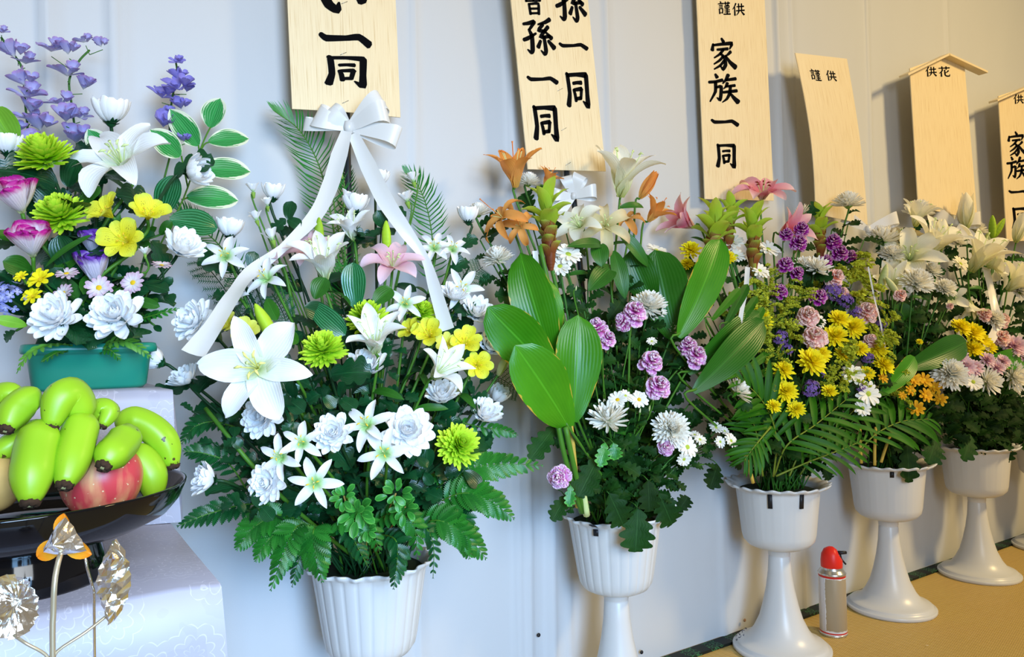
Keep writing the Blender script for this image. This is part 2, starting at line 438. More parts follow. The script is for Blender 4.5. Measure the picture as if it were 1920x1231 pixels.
def calyx(root, M, mat=M_calyx, r=.42, n=14, L=.45):
    key = ('calyx', mat.name, r, n)
    if key not in MESH:
        mb = MB(); jring(mb, 'c', n, 0, -.03, (L, .15, 1.5, .75), dict(prof='point', n=3, m=2), rr=random.Random(3))
        jring(mb, 'c', n, .2, -.05, (L*.8, .15, 1.7, 1.0), dict(prof='point', n=3, m=2), rr=random.Random(4))
        mb.lathe([(.001, -.16), (.05, -.14), (.14, -.07), (.18, -.02)], 10)
        MESH[key] = mb.mesh('calyx', mat)
    part('calyx', MESH[key], root, M)

def h_lily(root, M, mat=M_wlily, form='open', anth=M_anther, nst=6, fil=M_fil, pm=None):
    F_ = {'open': (1.28, .62, .50, .35, 2.1, 1.0), 'flat': (1.14, .64, .46, .75, 1.85, .8), 'trumpet': (1.60, .62, .48, .25, 1.25, 1.3), 'closed': (1.9, .75, .6, .42, -.12, 1.0), 'droop': (1.55, .52, .4, .5, 3.0, .9), 'star': (1.15, .40, .34, .6, 1.95, .8)}[form]
    L, w1, w2, a0, a1, ez = F_
    for k, (wd, off) in enumerate(((w1, 0), (w2, PI/3))):
        for v in range(3):
            me = petal_mesh(('lily', form, k, v), mat, L, wd, a0-.05*k, a1+(.0, .12, -.15)[v], cup=.35, prof='lily', n=10, m=6, wave={'closed': .02, 'flat': .12}.get(form, .085), seed=v+k*3, ease=ez, fold=.08)
            Mi = M @ rot('Z', off+2*PI*v/3+R.uniform(-.08, .08)) @ rot('Y', R.uniform(-.1, .1))
            part('petal', me, root, Mi)
    if form != 'closed' and nst: stamens(root, M @ Matrix.Translation((0, 0, .04)), nst, .62 if form != 'trumpet' else 1.3, .3, anth, fil, pm=pm)
def h_cupmum(root, M, mat=M_wmum, form='cup'):
    S = {'cup': [(13, 1.22, .46, 1.62, .10, 0, 1), (12, 1.12, .44, 1.4, .0, .04, .95), (9, .95, .40, .95, -.05, .08, .9), (6, .7, .34, .5, -.2, .1, .9)],
         'half': [(14, 1.12, .38, 1.5, .55, 0, 1), (13, 1.05, .37, 1.3, .35, .04, .97), (11, .92, .34, 1.0, .15, .08, .92), (9, .72, .3, .7, .0, .12, .9), (6, .5, .25, .4, -.2, .14, .9)],
         'full': [(15, 1.04, .42, 1.75, 1.0, 0, 1), (14, 1.0, .42, 1.5, .62, .04, .97), (13, .92, .40, 1.25, .30, .08, .95), (11, .80, .36, .95, .05, .12, .95), (8, .66, .30, .65, -.2, .14, .95), (5, .5, .25, .3, -.4, .16, .9)]}[form]
    for k, (n, L, W, a0, a1, z, s) in enumerate(S):
        for v in range(2):
            me = petal_mesh(('cm', form, k, v), mat, L, W, a0, a1, cup=.42, prof='egg' if v else 'round', n=7, m=4, ruf=.02, seed=k*2+v, ease=.8)
            nn = n//2 + (n % 2 if v else 0)
            for i in range(nn):
                Mi = M @ Matrix.Translation((0, 0, z)) @ rot('Z', 2*PI*(i+.5*v)/nn+k*.37+R.uniform(-.07, .07)) @ rot('Y', R.uniform(-.12, .1)) @ Matrix.Diagonal((s*R.uniform(.93, 1.05),)*3+(1,))
                part('petal', me, root, Mi)
    calyx(root, M)
def joined_head(kind, mat, var):
    key = ('jh', kind, mat.name, var)
    if key in MESH: return MESH[key]
    rr = random.Random(hash((len(kind), var)) & 255); mb = MB()
    if kind == 'pom':      # lime pompon, many strap petals with notched tips
        for k in range(9):
            f = k/8; jring(mb, 'p', int(26-14*f), k*.5, .05*k, (1.0-.45*f, .19, 1.85-1.6*f, 1.2-1.45*f), dict(prof='strap', n=4, m=2, cup=.5), rr=rr, jit=.1)
    elif kind == 'mum':    # fresh chrysanthemum, long narrow petals
        for k in range(8):
            f = k/7; jring(mb, 'p', int(32-16*f), k*.43, .04*k, (1.0-.45*f, .16, 1.8-1.5*f, 1.3-1.7*f), dict(prof='strap', n=4, m=2, cup=.8), rr=rr, jit=.1)
    elif kind == 'loose':
        for k in range(6):
            f = k/5; jring(mb, 'p', int(20-9*f), k*.43, .04*k, (1.05-.5*f, .15, 1.7-1.2*f, 1.0-1.4*f), dict(prof='strap', n=5, m=2, cup=.8), rr=rr, jit=.16)
    elif kind == 'daisy':
        jring(mb, 'p', 13, 0, 0, (1.0, .34, 1.35, 1.6), dict(prof='round', n=4, m=2, cup=.3), rr=rr)
        jring(mb, 'p', 11, .2, .03, (.92, .30, 1.15, 1.4), dict(prof='round', n=4, m=2, cup=.3), rr=rr)
    elif kind == 'cosmos':
        jring(mb, 'p', 8, 0, 0, (1.0, .42, 1.1, 1.6), dict(prof='round', n=4, m=2, cup=.3), rr=rr)
        jring(mb, 'p', 6, .3, .03, (.75, .36, .8, 1.3), dict(prof='round', n=4, m=2, cup=.3), rr=rr)
    elif kind == 'mumy':
        for k in range(6):
            f = k/5; jring(mb, 'p', int(20-8*f), k*.43, .045*k, (1.0-.5*f, .21, 1.65-1.25*f, 1.35-1.3*f), dict(prof='round', n=4, m=2, cup=.4), rr=rr, jit=.14)
    elif kind == 'carn':
        for k in range(7):
            f = k/6; jring(mb, 'p', int(9-3*f), k*.6, .13*k, (1.0-.40*f, .70-.22*f, 1.45-1.2*f, 1.75-1.5*f), dict(prof='wide', n=5, m=9, cup=.05, ruf=.16, rk=9), rr=rr, jit=.3, tilt=0)
    MESH[key] = mb.mesh('petals', mat)
    return MESH[key]
def disc_mesh(r, mat):
    key = ('disc', r, mat.name)
    if key not in MESH:
        mb = MB(); dome(mb, r, r*.55, .03, 12, 4); MESH[key] = mb.mesh('flower_disc', mat)
    return MESH[key]
def h_joined(root, M, kind, mat, disc=None, cal=M_calyxl, dr=.26):
    part('petals', joined_head(kind, mat, R.randint(0, 2)), root, M)
    if disc: part('flower_disc', disc_mesh(dr, disc), root, M)
    key = ('jc', kind, cal.name)
    if key not in MESH:
        mb = MB()
        if kind == 'carn': mb.lathe([(.01, -.95), (.17, -.9), (.21, -.5), (.24, -.15), (.32, .05)], 8)
        else: mb.lathe([(.01, -.22), (.09, -.2), (.22, -.08), (.36, .0), (.1, .02)], 10)
        MESH[key] = mb.mesh('calyx', cal)
    part('calyx', MESH[key], root, M)
def h_alstro(root, M, mat=M_yellow):
    for k, (wd, off, L) in enumerate(((.80, 0, 1.2), (.56, PI/3, 1.15))):
        me = petal_mesh(('al', k), mat, L, wd, .3, 1.35, cup=.3, prof='round', n=8, m=6, ruf=.045, seed=k, ease=.9)
        ring(root, M, me, 3, off, jit=.1)
    stamens(root, M, 5, .6, .3, M_anther, M_yel2, pist=False)
def h_lisi(root, M, mat):
    for k, (n, L, W, a0, a1, s) in enumerate(((5, 1.7, 1.15, .75, .12, 1), (4, 1.6, .95, .5, .0, .93), (3, 1.5, .75, .3, .1, .88))):
        me = petal_mesh(('li', k), mat, L, W, a0, a1+.25, cup=.55, prof='wide', n=8, m=7, ruf=.07, rk=4, seed=k+4, ease=1.0)
        ring(root, M, me, n, k*.7, jit=.12, s=s)
    key = ('lisical',)
    if key not in MESH:
        mb = MB(); jring(mb, 'x', 5, .2, -.02, (.75, .10, .5, .5), dict(prof='needle', n=4, m=2), rr=random.Random(2)); MESH[key] = mb.mesh('sepals', M_calyxl)
    part('sepals', MESH[key], root, M)
def h_floret(root, M, mat=M_delph, form=0):
    key = ('flo', mat.name, form)
    if key not in MESH:
        mb = MB(); rr = random.Random(form+5)
        jring(mb, 'p', 5, 0, 0, (1.05, .62, (1.1, .7)[form % 2], (1.4, .6)[form % 2]), dict(prof='round', n=5, m=4, cup=.35, ruf=.05), rr=rr, jit=.2)
        jring(mb, 'p', 3, .4, .05, (.5, .34, .5, .8), dict(prof='round', n=4, m=3, cup=.3), rr=rr, jit=.2)
        MESH[key] = mb.mesh('floret', mat)
    return part('floret', MESH[key], root, M)
def h_bell(root, M, mat=M_wsmall):
    me = petal_mesh('bell', mat, 1.35, .62, .6, .65, cup=.45, prof='round', n=6, m=4, seed=2)
    ring(root, M, me, 5, 0, jit=.15)
    key = ('bellc',)
    if key not in MESH: MESH[key] = MB().lathe([(.01, -.6), (.10, -.55), (.22, -.1), (.26, .1)], 8).mesh('calyx', M_calyxl)
    part('calyx', MESH[key], root, M)
def h_bud(root, M, mat=M_bud):
    key = ('bud', mat.name)
    if key not in MESH:
        mb = MB(); mb.lathe([(.03, -1.0), (.16, -.92), (.25, -.6), (.29, -.2), (.27, .25), (.19, .65), (.08, .93), (.01, 1.0)], 18,
                 lambda r, z, a, i: r*(1+.10*math.cos(3*a)*(1-abs(z)*.5))); MESH[key] = mb.mesh('bud', mat)
    part('bud', MESH[key], root, M)
def h_curcuma(root, M, n=20, kind=0):
    """M: base of the spike, Z up the spike, unit = height"""
    k0 = petal_mesh('cb0', M_bractb, .28, .22, .2, .55, cup=.7, prof='egg', n=6, m=5, seed=1, wave=.04)
    k1 = petal_mesh('cb1', M_bractg, .40, .22, .25, 1.55, cup=.4, prof='ovate', n=7, m=5, seed=2, wave=.05)
    k2 = petal_mesh('cb2', M_bractg, .46, .17, .15, 1.15, cup=.4, prof='lily', n=7, m=5, seed=3, wave=.05)
    core = ('ccore',)
    if core not in MESH: MESH[core] = MB().lathe([(.03, -.1), (.06, .0), (.08, .3), (.06, .6), (.02, .7)], 10).mesh('spike_core', M_bractb)
    part('spike_core', MESH[core], root, M)
    for i in range(n):
        f = i/(n-1)
        me = k0 if f < .48 else (k1 if f < .78 else k2)
        s = 1.0 if f > .48 else .8+.3*f
        Mi = M @ Matrix.Translation((0, 0, .02+.62*f)) @ rot('Z', i*2.399) @ Matrix.Translation((.05*(1-f), 0, 0)) @ rot('Y', -.1*f+R.uniform(-.1, .1)) @ Matrix.Diagonal((s, s, s, 1))
        part('bract', me, root, Mi)
def cluster_mesh(mat, seed):
    key = ('clu', mat.name, seed)
    if key not in MESH:
        mb = MB(); rr = random.Random(seed)
        for i in range(46):
            d = Vector((rr.gauss(0, 1), rr.gauss(0, 1), rr.gauss(.5, .8))).normalized(); p = d*rr.uniform(.6, .95)
            if d.z < -.2: continue
            Mx = Matrix.Translation(p) @ frame(d, None, rr.random()*6)
            for q in range(4):
                V, F, UV = petal(.24, .2, 1.0, 1.5, n=2, m=2, prof='round')
                mb.add(V, F, UV, Mx @ rot('Z', q*PI/2))
        MESH[key] = mb.mesh('florets', mat)
    return MESH[key]

# ------------------------------------------------------------------ leaves on stems
LEAF = {}
def leafmesh(kind, mat, v=0):
    key = (kind, mat.name, v)
    if key not in LEAF:
        if kind == 'mum': a = leaf(1, .72, 'egg', .9, .2, 18, 4, lobes=4.5, lobed=.5, wave=.05, seed=v)
        elif kind == 'lance': a = leaf(1, .24, 'lily', 1.1, .3, 8, 2, seed=v)
        elif kind == 'oval': a = leaf(1, .55, 'egg', .6, .25, 8, 4, wave=.03, seed=v)
        elif kind == 'round': a = leaf(1, .80, 'egg', .5, .2, 8, 4, wave=.05, seed=v)
        elif kind == 'silk': a = leaf(1, .78, 'egg', .8, .3, 14, 4, lobes=3.5, lobed=.4, wave=.06, seed=v)
        LEAF[key] = mk_mesh('leaf', *a[:2], mat, a[2])
    return LEAF[key]
def put_leaf(root, base, d, size, kind, mat, up=None):
    up = up or (CAM-base).normalized()*.8 + Vector((0, 0, .6)) + Vector((R.uniform(-.5, .5), R.uniform(-.5, .5), R.uniform(-.3, .5)))
    M, L = leaf_frame(base, base+Vector(d), up)
    return part('leaf', leafmesh(kind, mat, R.randint(0, 2)), root, M @ Matrix.Diagonal((size, size, size, 1)))
def clampy(p):
    if p.y > 1.165: p.y = 1.165
    return p
def stem_part(root, head, axis, base, r, mat=M_stem, nleaf=3, lk='mum', lm=None, lsize=.035, back=.02, lo=.25, hi=.85):
    head = Vector(head); base = Vector(base); axis = Vector(axis)
    p1 = clampy(head - axis.normalized()*back)
    mid = clampy(base.lerp(head, .62) + Vector((0, 0, (head-base).length*.06)))
    pts = catmull([base, base.lerp(mid, .5)+Vector((0, 0, .01)), mid, p1, head], 4)
    part('stem', MB().tube(pts, r, 5).mesh('stem', mat), root)
    for i in range(nleaf):
        f = lo+(hi-lo)*(i+R.random()*.6)/max(1, nleaf)
        p = pts[min(len(pts)-1, int(f*(len(pts)-1)))]
        d = RGT*R.uniform(-1, 1) + Vector((0, 0, R.uniform(-.25, .7))) - FWD*R.uniform(-.1, .7)
        d.normalize()
        q = p+d*lsize
        if q.y > 1.17: d.y = -abs(d.y)
        put_leaf(root, p, d, lsize*R.uniform(.8, 1.25), lk, lm or M_lmum)

FLW = []
STAND = {}   # number -> (centre vector at the soil)
def flower(kind, px, py, sz, ax, Y, label, st, cat='flower', nleaf=None, group=None, stemmat=None, lk=None, lm=None, name=None):
    FLW.append((px, py, label))
    head = at(px, py, Y); k = mpp(px, py, Y); r = sz/2*k; axis = cdir(ax)
    c = STAND[st]; base = c + Vector((R.uniform(-.045, .045), R.uniform(-.04, .03), 0))
    if (head-base).length < .05: base = base - Vector((0, 0, .03))
    nm = {'lily': 'lily', 'mum': 'chrysanthemum'}
    NM, LK, LM, SM = KIND[kind][:4]
    root = thing(name or NM, label, cat, base, group)
    M = hm(head, axis, r)
    KIND[kind][4](root, M)
    sm = stemmat or SM
    stem_part(root, head, axis, base, .0022 if r > .02 else .0013, sm, KIND[kind][5] if nleaf is None else nleaf, lk or LK, lm or LM, KIND[kind][6])
    return root
KIND = {
 'lily':    ('lily', 'lance', M_llily, M_steml, lambda r, M: h_lily(r, M, anth=M_fil), 3, .05),
 'lilyflat':('lily', 'silk', M_lsilk, M_stemd, lambda r, M: h_lily(r, M, form='flat', anth=M_filp, fil=M_filp), 3, .05),
 'lilytr':  ('lily', 'lance', M_llily, M_steml, lambda r, M: h_lily(r, M, form='trumpet', anth=M_fil), 3, .05),
 'star':    ('lily', 'lance', M_lsilk, M_steml, lambda r, M: h_lily(r, M, M_wsmall, 'star', nst=4), 2, .035),
 'pinklily':('lily', 'oval', M_lsilk, M_steml, lambda r, M: h_lily(r, M, M_pinkw, 'open', M_fil, 6), 2, .05),
 'cream':   ('lily', 'lance', M_llily, M_steml, lambda r, M: h_lily(r, M, M_cream, 'trumpet', M_fil, 4), 4, .06),
 'creamd':  ('lily', 'lance', M_llily, M_steml, lambda r, M: h_lily(r, M, M_creamold, 'droop', M_fil, 4), 2, .05),
 'creamc':  ('lily', 'lance', M_llily, M_steml, lambda r, M: h_lily(r, M, M_cream, 'closed'), 3, .05),
 'creamo':  ('lily', 'lance', M_llily, M_steml, lambda r, M: h_lily(r, M, M_cream, 'open', M_fil, 5), 3, .05),
 'starg':   ('lily', 'lance', M_llily, M_steml, lambda r, M: h_lily(r, M, M_star, 'open', M_antherr, 6), 3, .05),
 'stargt':  ('lily', 'lance', M_llily, M_steml, lambda r, M: h_lily(r, M, M_star, 'trumpet', M_antherr, 0), 3, .05),
 'orange':  ('lily', 'lance', M_llily, M_steml, lambda r, M: h_lily(r, M, M_orange, 'trumpet', M_pist, 4, pm=M_pist), 2, .05),
 'oranged': ('lily', 'lance', M_llily, M_steml, lambda r, M: h_lily(r, M, M_orange, 'droop', M_pist, 3, pm=M_pist), 1, .05),
 'orangec': ('lily', 'lance', M_llily, M_steml, lambda r, M: h_lily(r, M, M_orange, 'closed'), 1, .05),
 'bud':     ('lily_bud', 'lance', M_llily, M_steml, lambda r, M: h_bud(r, M), 1, .04),
 'wbud':    ('lily_bud', 'lance', M_llily, M_steml, lambda r, M: h_bud(r, M, M_wbud), 1, .04),
 'cup':     ('chrysanthemum', 'silk', M_lsilk, M_stemd, lambda r, M: h_cupmum(r, M, form='cup'), 4, .045),
 'half':    ('chrysanthemum', 'silk', M_lsilk, M_stemd, lambda r, M: h_cupmum(r, M, form='half'), 4, .045),
 'full':    ('chrysanthemum', 'silk', M_lsilk, M_stemd, lambda r, M: h_cupmum(r, M, form='full'), 4, .045),
 'pom':     ('chrysanthemum', 'silk', M_lsilk, M_stemd, lambda r, M: h_joined(r, M, 'pom', M_green), 4, .05),
 'mum':     ('chrysanthemum', 'mum', M_lmum, M_stem, lambda r, M: h_joined(r, M, 'mum', M_wfresh), 6, .042),
 'loose':   ('chrysanthemum', 'mum', M_lmum, M_stem, lambda r, M: h_joined(r, M, 'loose', M_wfresh), 6, .042),
 'ymum':    ('chrysanthemum', 'mum', M_lmum, M_stem, lambda r, M: h_joined(r, M, 'mumy', M_ymum, M_disc, dr=.18), 3, .035),
 'mvmum':   ('chrysanthemum', 'mum', M_lmum, M_stem, lambda r, M: h_joined(r, M, 'mumy', M_mvmum, M_discg, dr=.18), 3, .035),
 'daisy':   ('daisy', 'mum', M_lmum, M_stem, lambda r, M: h_joined(r, M, 'daisy', M_wfresh, M_disc), 3, .03),
 'daisyg':  ('daisy', 'mum', M_lmum, M_stem, lambda r, M: h_joined(r, M, 'daisy', M_wfresh, M_discg), 3, .03),
 'pdaisy':  ('daisy', 'oval', M_lsilk, M_stemd, lambda r, M: h_joined(r, M, 'daisy', M_pdaisy, M_disc, cal=M_calyx), 3, .03),
 'gdaisy':  ('daisy', 'mum', M_lmum, M_stem, lambda r, M: h_joined(r, M, 'cosmos', M_gold, M_disc), 2, .03),
 'cosmos':  ('daisy', 'oval', M_lsilk, M_steml, lambda r, M: h_joined(r, M, 'cosmos', M_ymum, M_disc, dr=.2), 2, .03),
 'mcarn':   ('carnation', 'lance', M_lmum, M_steml, lambda r, M: h_joined(r, M, 'carn', M_mauve), 3, .035),
 'pcarn':   ('carnation', 'lance', M_lmum, M_steml, lambda r, M: h_joined(r, M, 'carn', M_dpur), 3, .035),
 'kcarn':   ('carnation', 'lance', M_lmum, M_steml, lambda r, M: h_joined(r, M, 'carn', M_pink), 3, .035),
 'alstro':  ('alstroemeria', 'lance', M_llily, M_steml, lambda r, M: h_alstro(r, M), 2, .04),
 'freesia': ('freesia', 'lance', M_llily, M_steml, lambda r, M: h_alstro(r, M, M_yel2), 2, .04),
 'lisim':   ('lisianthus', 'oval', M_llily, M_steml, lambda r, M: h_lisi(r, M, M_mag), 2, .04),
 'lisip':   ('lisianthus', 'oval', M_llily, M_steml, lambda r, M: h_lisi(r, M, M_pur), 2, .04),
 'bell':    ('freesia', 'oval', M_lsilk, M_steml, lambda r, M: h_bell(r, M), 1, .03),
 'hydr':    ('hydrangea', 'round', M_lsilk, M_stemd, lambda r, M: part('florets', cluster_mesh(M_blue, 1), r, M), 2, .05),
 'stat':    ('statice', 'lance', M_lmum, M_stem, lambda r, M: part('florets', cluster_mesh(M_stat, 2), r, M), 2, .03),
}
# ------------------------------------------------------------------ structure: wall cloth, floor, border
WY = 1.19
def wall_cloth():
    folds = []   # (x, amplitude, width, z-lean)
    for px, py, a, wd in ((85, 100, .006, .0055), (215, 100, .005, .006), (-60, 100, .005, .006), (772, 200, .0035, .004), (950, 100, .006, .008), (1142, 200, .0035, .005), (1330, 100, .002, .01),
                          (1455, 200, .0055, .008), (1628, 100, .004, .004), (1772, 60, .005, .006), (1990, 200, .004, .01), (1030, 1100, .008, .012), (985, 900, .006, .010), (1060, 1000, .004, .01), (1510, 1080, .003, .005)):
        folds.append((at(px, py, WY).x, a*1.6, wd))
    x0, x1, nx = -.7, 6.4, 1100; z1, nz = 2.3, 46
    xs = [x0+(x1-x0)*i/nx for i in range(nx+1)]; zs = [.006+(z1-.006)*(j/nz) for j in range(nz+1)]
    V = []; UV = []
    for j, z in enumerate(zs):
        for x in xs:
            d = .004*noise.noise(Vector((x*2.2, z*.8, 1))) + .0022*noise.noise(Vector((x*9, z*1.6, 5))) + .0012*noise.noise(Vector((x*20+z*9, z*14-x*6, 9)))
            for fx, a, wd in folds:
                lean = .006*math.sin(z*2.5+fx*7)
                u = (x-fx-lean)/wd
                if abs(u) < 5:
                    d += a*math.exp(-u*u) + a*.45*math.exp(-((u-2.0)/1.6)**2)
            d += .0016*math.exp(-((z-.885-.004*math.sin(x*9))/.006)**2) + .0012*math.exp(-((z-.32+.02*x)/.008)**2)
            V.append((x, WY-max(-.004, d), z)); UV.append((x, z))
    F = [(j*(nx+1)+i, j*(nx+1)+i+1, (j+1)*(nx+1)+i+1, (j+1)*(nx+1)+i) for j in range(nz) for i in range(nx)]
    m, t, out = nt('white wall cloth')
    tc = N(t, 'ShaderNodeTexCoord'); nz_ = N(t, 'ShaderNodeTexNoise'); nz_.inputs['Scale'].default_value = 900
    t.links.new(tc.outputs['Object'], nz_.inputs['Vector'])
    n2 = N(t, 'ShaderNodeTexNoise'); n2.inputs['Scale'].default_value = 2.2; t.links.new(tc.outputs['Object'], n2.inputs['Vector'])
    c = mixc(t, n2.outputs[0], (.51, .535, .56), (.56, .57, .58))
    finish(t, out, c, .55, 0, bump=nz_.outputs[0], bs=.15, spec=.35, bd=.0004, sheen=.15)
    o = struct(part('wall_back', mk_mesh('wall_back', V, F, m, UV)))
    o['label'] = 'pale satin cloth hung over the wall behind the flower stands'
    k = plain('black eyelet', (.01, .01, .012), .4); kb = plain('brown wooden peg', (.30, .16, .07), .6)
    for px, py, mt, r in ((996, 822, k, .0042), (1010, 1190, k, .004), (1203, 1222, k, .0042), (1396, 1162, kb, .004)):
        mb = MB(); dome(mb, r, r*.7, 0, 12, 4)
        e = at(px, py, WY-.009)
        q = part('eyelet', mb.mesh('eyelet', mt), o, Matrix.Translation(e) @ rot('X', PI/2))
wall_cloth()
def tatami():
    m, t, out = nt('tatami straw')
    tc = N(t, 'ShaderNodeTexCoord'); sp = N(t, 'ShaderNodeSeparateXYZ'); t.links.new(tc.outputs['Object'], sp.inputs[0])
    wx = math_(t, 'SINE', math_(t, 'MULTIPLY', sp.outputs[0], 2*PI/.016)); wy = math_(t, 'SINE', math_(t, 'MULTIPLY', sp.outputs[1], 2*PI/.0042))
    w2 = math_(t, 'MULTIPLY', wx, wy)
    mp = N(t, 'ShaderNodeMapping'); mp.inputs['Scale'].default_value = (14, 300, 1); t.links.new(tc.outputs['Object'], mp.inputs[0])
    nz_ = N(t, 'ShaderNodeTexNoise'); nz_.inputs['Scale'].default_value = 1; t.links.new(mp.outputs[0], nz_.inputs['Vector'])
    n3 = N(t, 'ShaderNodeTexNoise'); n3.inputs['Scale'].default_value = 5; t.links.new(tc.outputs['Object'], n3.inputs['Vector'])
    c = mixc(t, nz_.outputs[0], (.44, .27, .07), (.62, .42, .14))
    c = mixc(t, math_(t, 'MULTIPLY', n3.outputs[0], .5), c, (.52, .42, .10))
    c = mixc(t, math_(t, 'MULTIPLY', math_(t, 'GREATER_THAN', wx, .9), .55), c, (.40, .25, .06))
    h = math_(t, 'ADD', math_(t, 'MULTIPLY', w2, .5), math_(t, 'MULTIPLY', wx, .6))
    finish(t, out, c, .5, 0, bump=h, bs=.6, spec=.4, bd=.0012)
    V = [(-1.5, -1.2, 0), (6.5, -1.2, 0), (6.5, 1.20, 0), (-1.5, 1.20, 0), (-1.5, -1.2, -.05), (6.5, -1.2, -.05), (6.5, 1.20, -.05), (-1.5, 1.20, -.05)]
    F = [(0, 1, 2, 3), (7, 6, 5, 4), (0, 4, 5, 1), (1, 5, 6, 2), (2, 6, 7, 3), (3, 7, 4, 0)]
    o = struct(part('floor', mk_mesh('floor', V, F, m, None, False)))
    o['label'] = 'yellow woven tatami straw floor under the flower stands'
    m, t, out = nt('green brocade border')
    tc = N(t, 'ShaderNodeTexCoord')
    vo = N(t, 'ShaderNodeTexVoronoi'); vo.inputs['Scale'].default_value = 75; t.links.new(tc.outputs['Object'], vo.inputs['Vector'])
    wv = math_(t, 'SINE', math_(t, 'MULTIPLY', vo.outputs['Distance'], 16.0))
    sp = N(t, 'ShaderNodeSeparateXYZ'); t.links.new(tc.outputs['Object'], sp.inputs[0])
    bl = math_(t, 'GREATER_THAN', math_(t, 'SINE', math_(t, 'MULTIPLY', sp.outputs[0], 90.0)), -.2)
    c = mixc(t, math_(t, 'MULTIPLY', math_(t, 'GREATER_THAN', wv, .55), bl), (.006, .010, .008), (.03, .13, .05))
    finish(t, out, c, .6, 0)
    o = struct(part('trim_1', MB().box((2.5, 1.172, .003), (7.8, .034, .006)).mesh('trim', m, False)))
    o['label'] = 'black and green brocade border strip along the foot of the cloth wall'
    # fallen petal bits
    for px, py, s in ((1742, 1210, .006), (1272, 1226, .011)):
        d = ray(px, py); p = CAM + d*(-(CZ-.004)/d.z)
        me = petal_mesh('bit', M_wfresh, 1, .5, 1.2, 1.9, prof='round', n=4, m=3)
        q = part('fallen_petal', me, None, TRS(p, rot('Z', 2.0), s))
        tagm(q, 'small white petal fallen on the straw floor ' + ('beneath the tall stand with the spray can' if px > 1500 else 'at the bottom edge by the wall border'), 'petal')
tatami()

# ------------------------------------------------------------------ flower stands
M_plastic = plain('white plastic', (.62, .63, .63), .32, spec=.5)
M_tape = plain('black tape', (.012, .013, .016), .45)
SY = 1.075; RIMZ = .362
def flower_stand(n, px, label, fluted, tapes=()):
    c = at(px, 900, SY); cx = c.x
    t = thing('flower_stand', label, 'stand', (cx, SY, 0), 'pedestal flower stands')
    T = Matrix.Translation((cx, SY, 0))
    prof = [(.0, 0), (.102, 0), (.104, .003), (.104, .008), (.102, .010), (.0965, .0105), (.095, .016), (.093, .018), (.086, .0205), (.070, .029), (.058, .045), (.046, .070), (.038, .098), (.030, .135), (.025, .170), (.0225, .205), (.0215, .207), (.023, .209), (.0235, .224), (.026, .232), (.02, .233)]
    part('pedestal', MB().lathe(prof, 48).mesh('pedestal', M_plastic), t, T)
    if fluted:
        pr = [(.03, .224), (.05, .226), (.060, .231), (.0665, .241), (.070, .256), (.0775, .305), (.084, .348), (.086, .356), (.088, .358), (.092, .361), (.094, .366), (.092, .3665), (.086, .361), (.080, .352), (.072, .30), (.064, .25), (.0, .245)]
        def rf(r, z, a, i):
            if 2 < i < 8:
                q = abs(math.sin(a*13)); return r*(.985+.022*(q**.35))
            if i in (9, 10, 11): return (r*(1+.03*math.cos(a*26)), z+.0015*math.cos(a*13))
            return r
        me = MB().lathe(pr, 208, rf)
    else:
        pr = [(.03, .224), (.054, .227), (.066, .233), (.075, .243), (.078, .256), (.083, .305), (.088, .350), (.089, .356), (.095, .358), (.106, .361), (.110, .367), (.107, .3675), (.091, .361), (.084, .352), (.078, .30), (.070, .25), (.0, .245)]
        def rf(r, z, a, i):
            if i in (9, 10, 11): return (r*(1+.028*math.cos(a*22)), z+.002*math.cos(a*22))
            if 3 < i < 8: return r*(1+.003*(1 if math.sin(a*12) > 0 else -1))
            return r
        me = MB().lathe(pr, 176, rf)
    part('pot', me.mesh('pot', M_plastic), t, T)
    # dark foam filling inside the pot
    mb = MB(); mb.lathe([(.0, .353), (.05, .354), (.082, .350)], 24, lambda r, z, a, i: r)
    part('floral_foam', mb.mesh('floral_foam', plain('floral foam', (.006, .02, .008), .9)), t, T)
    for a, ln in tapes:
        ang = math.radians(a)
        for (r, z, h, tl) in ((.0905, .356-ln/2, ln, .1), (.1, .3635, .022, 1.15)):
            M = T @ rot('Z', ang) @ Matrix.Translation((r-.0012, 0, z)) @ rot('Y', tl)
            part('tape', MB().box((0, 0, 0), (.0016, .009, h)).mesh('tape', M_tape), t, M)
    STAND[n] = Vector((cx, SY, .35))
flower_stand(1, 690, 'white ribbed plastic stand under the big white lilies, nearest the draped altar', True)
flower_stand(2, 1150, 'white ribbed plastic stand under the broad ginger leaves, second from the altar', True, ((-152, .012),))
flower_stand(3, 1457, 'white smooth pedestal stand with black tape marks, left of the red capped spray can', False, ((-152, .030), (-110, .030)))
flower_stand(4, 1663, 'white smooth pedestal stand standing just behind the red capped spray can', False, ((-142, .014),))
flower_stand(5, 1830, 'white pedestal stand with whole round foot in view, beyond the spray can stand', False)
flower_stand(6, 1965, 'white pedestal stand cut off at the picture edge, last in the row', False)
# ink squiggle printed on the foot of the third stand
def ink_mark():
    c = STAND[3]; mb = MB()
    for k in range(7):
        pts = []
        for q in range(5):
            px = 1381 + (k % 4)*6 + R.uniform(-3, 3); py = 1192 - (k % 4)*4.5 + (k//4)*6 + R.uniform(-3, 3)
            d = ray(px, py)
            # hit the flared foot: march
            s = .5
            for _ in range(4000):
                p = CAM+d*s; rr = math.hypot(p.x-c.x, p.y-c.y)
                rad = .102-.25*max(0, p.z-.015)+2.6*max(0, p.z-.015)**2 if p.z < .06 else .05
                if rr < .0955 - .3*max(0, p.z-.018) and p.z < .04 or p.z < .0215: break
                s += .0008
            pts.append(CAM+d*(s-.004))
        mb.tube(pts, .0005, 4)
    return mb
t3 = [o for o in col.objects if o.name.startswith('flower_stand.002')][0]
part('ink_mark', ink_mark().mesh('ink_mark', plain('blue black ink', (.02, .03, .08), .6)), t3)

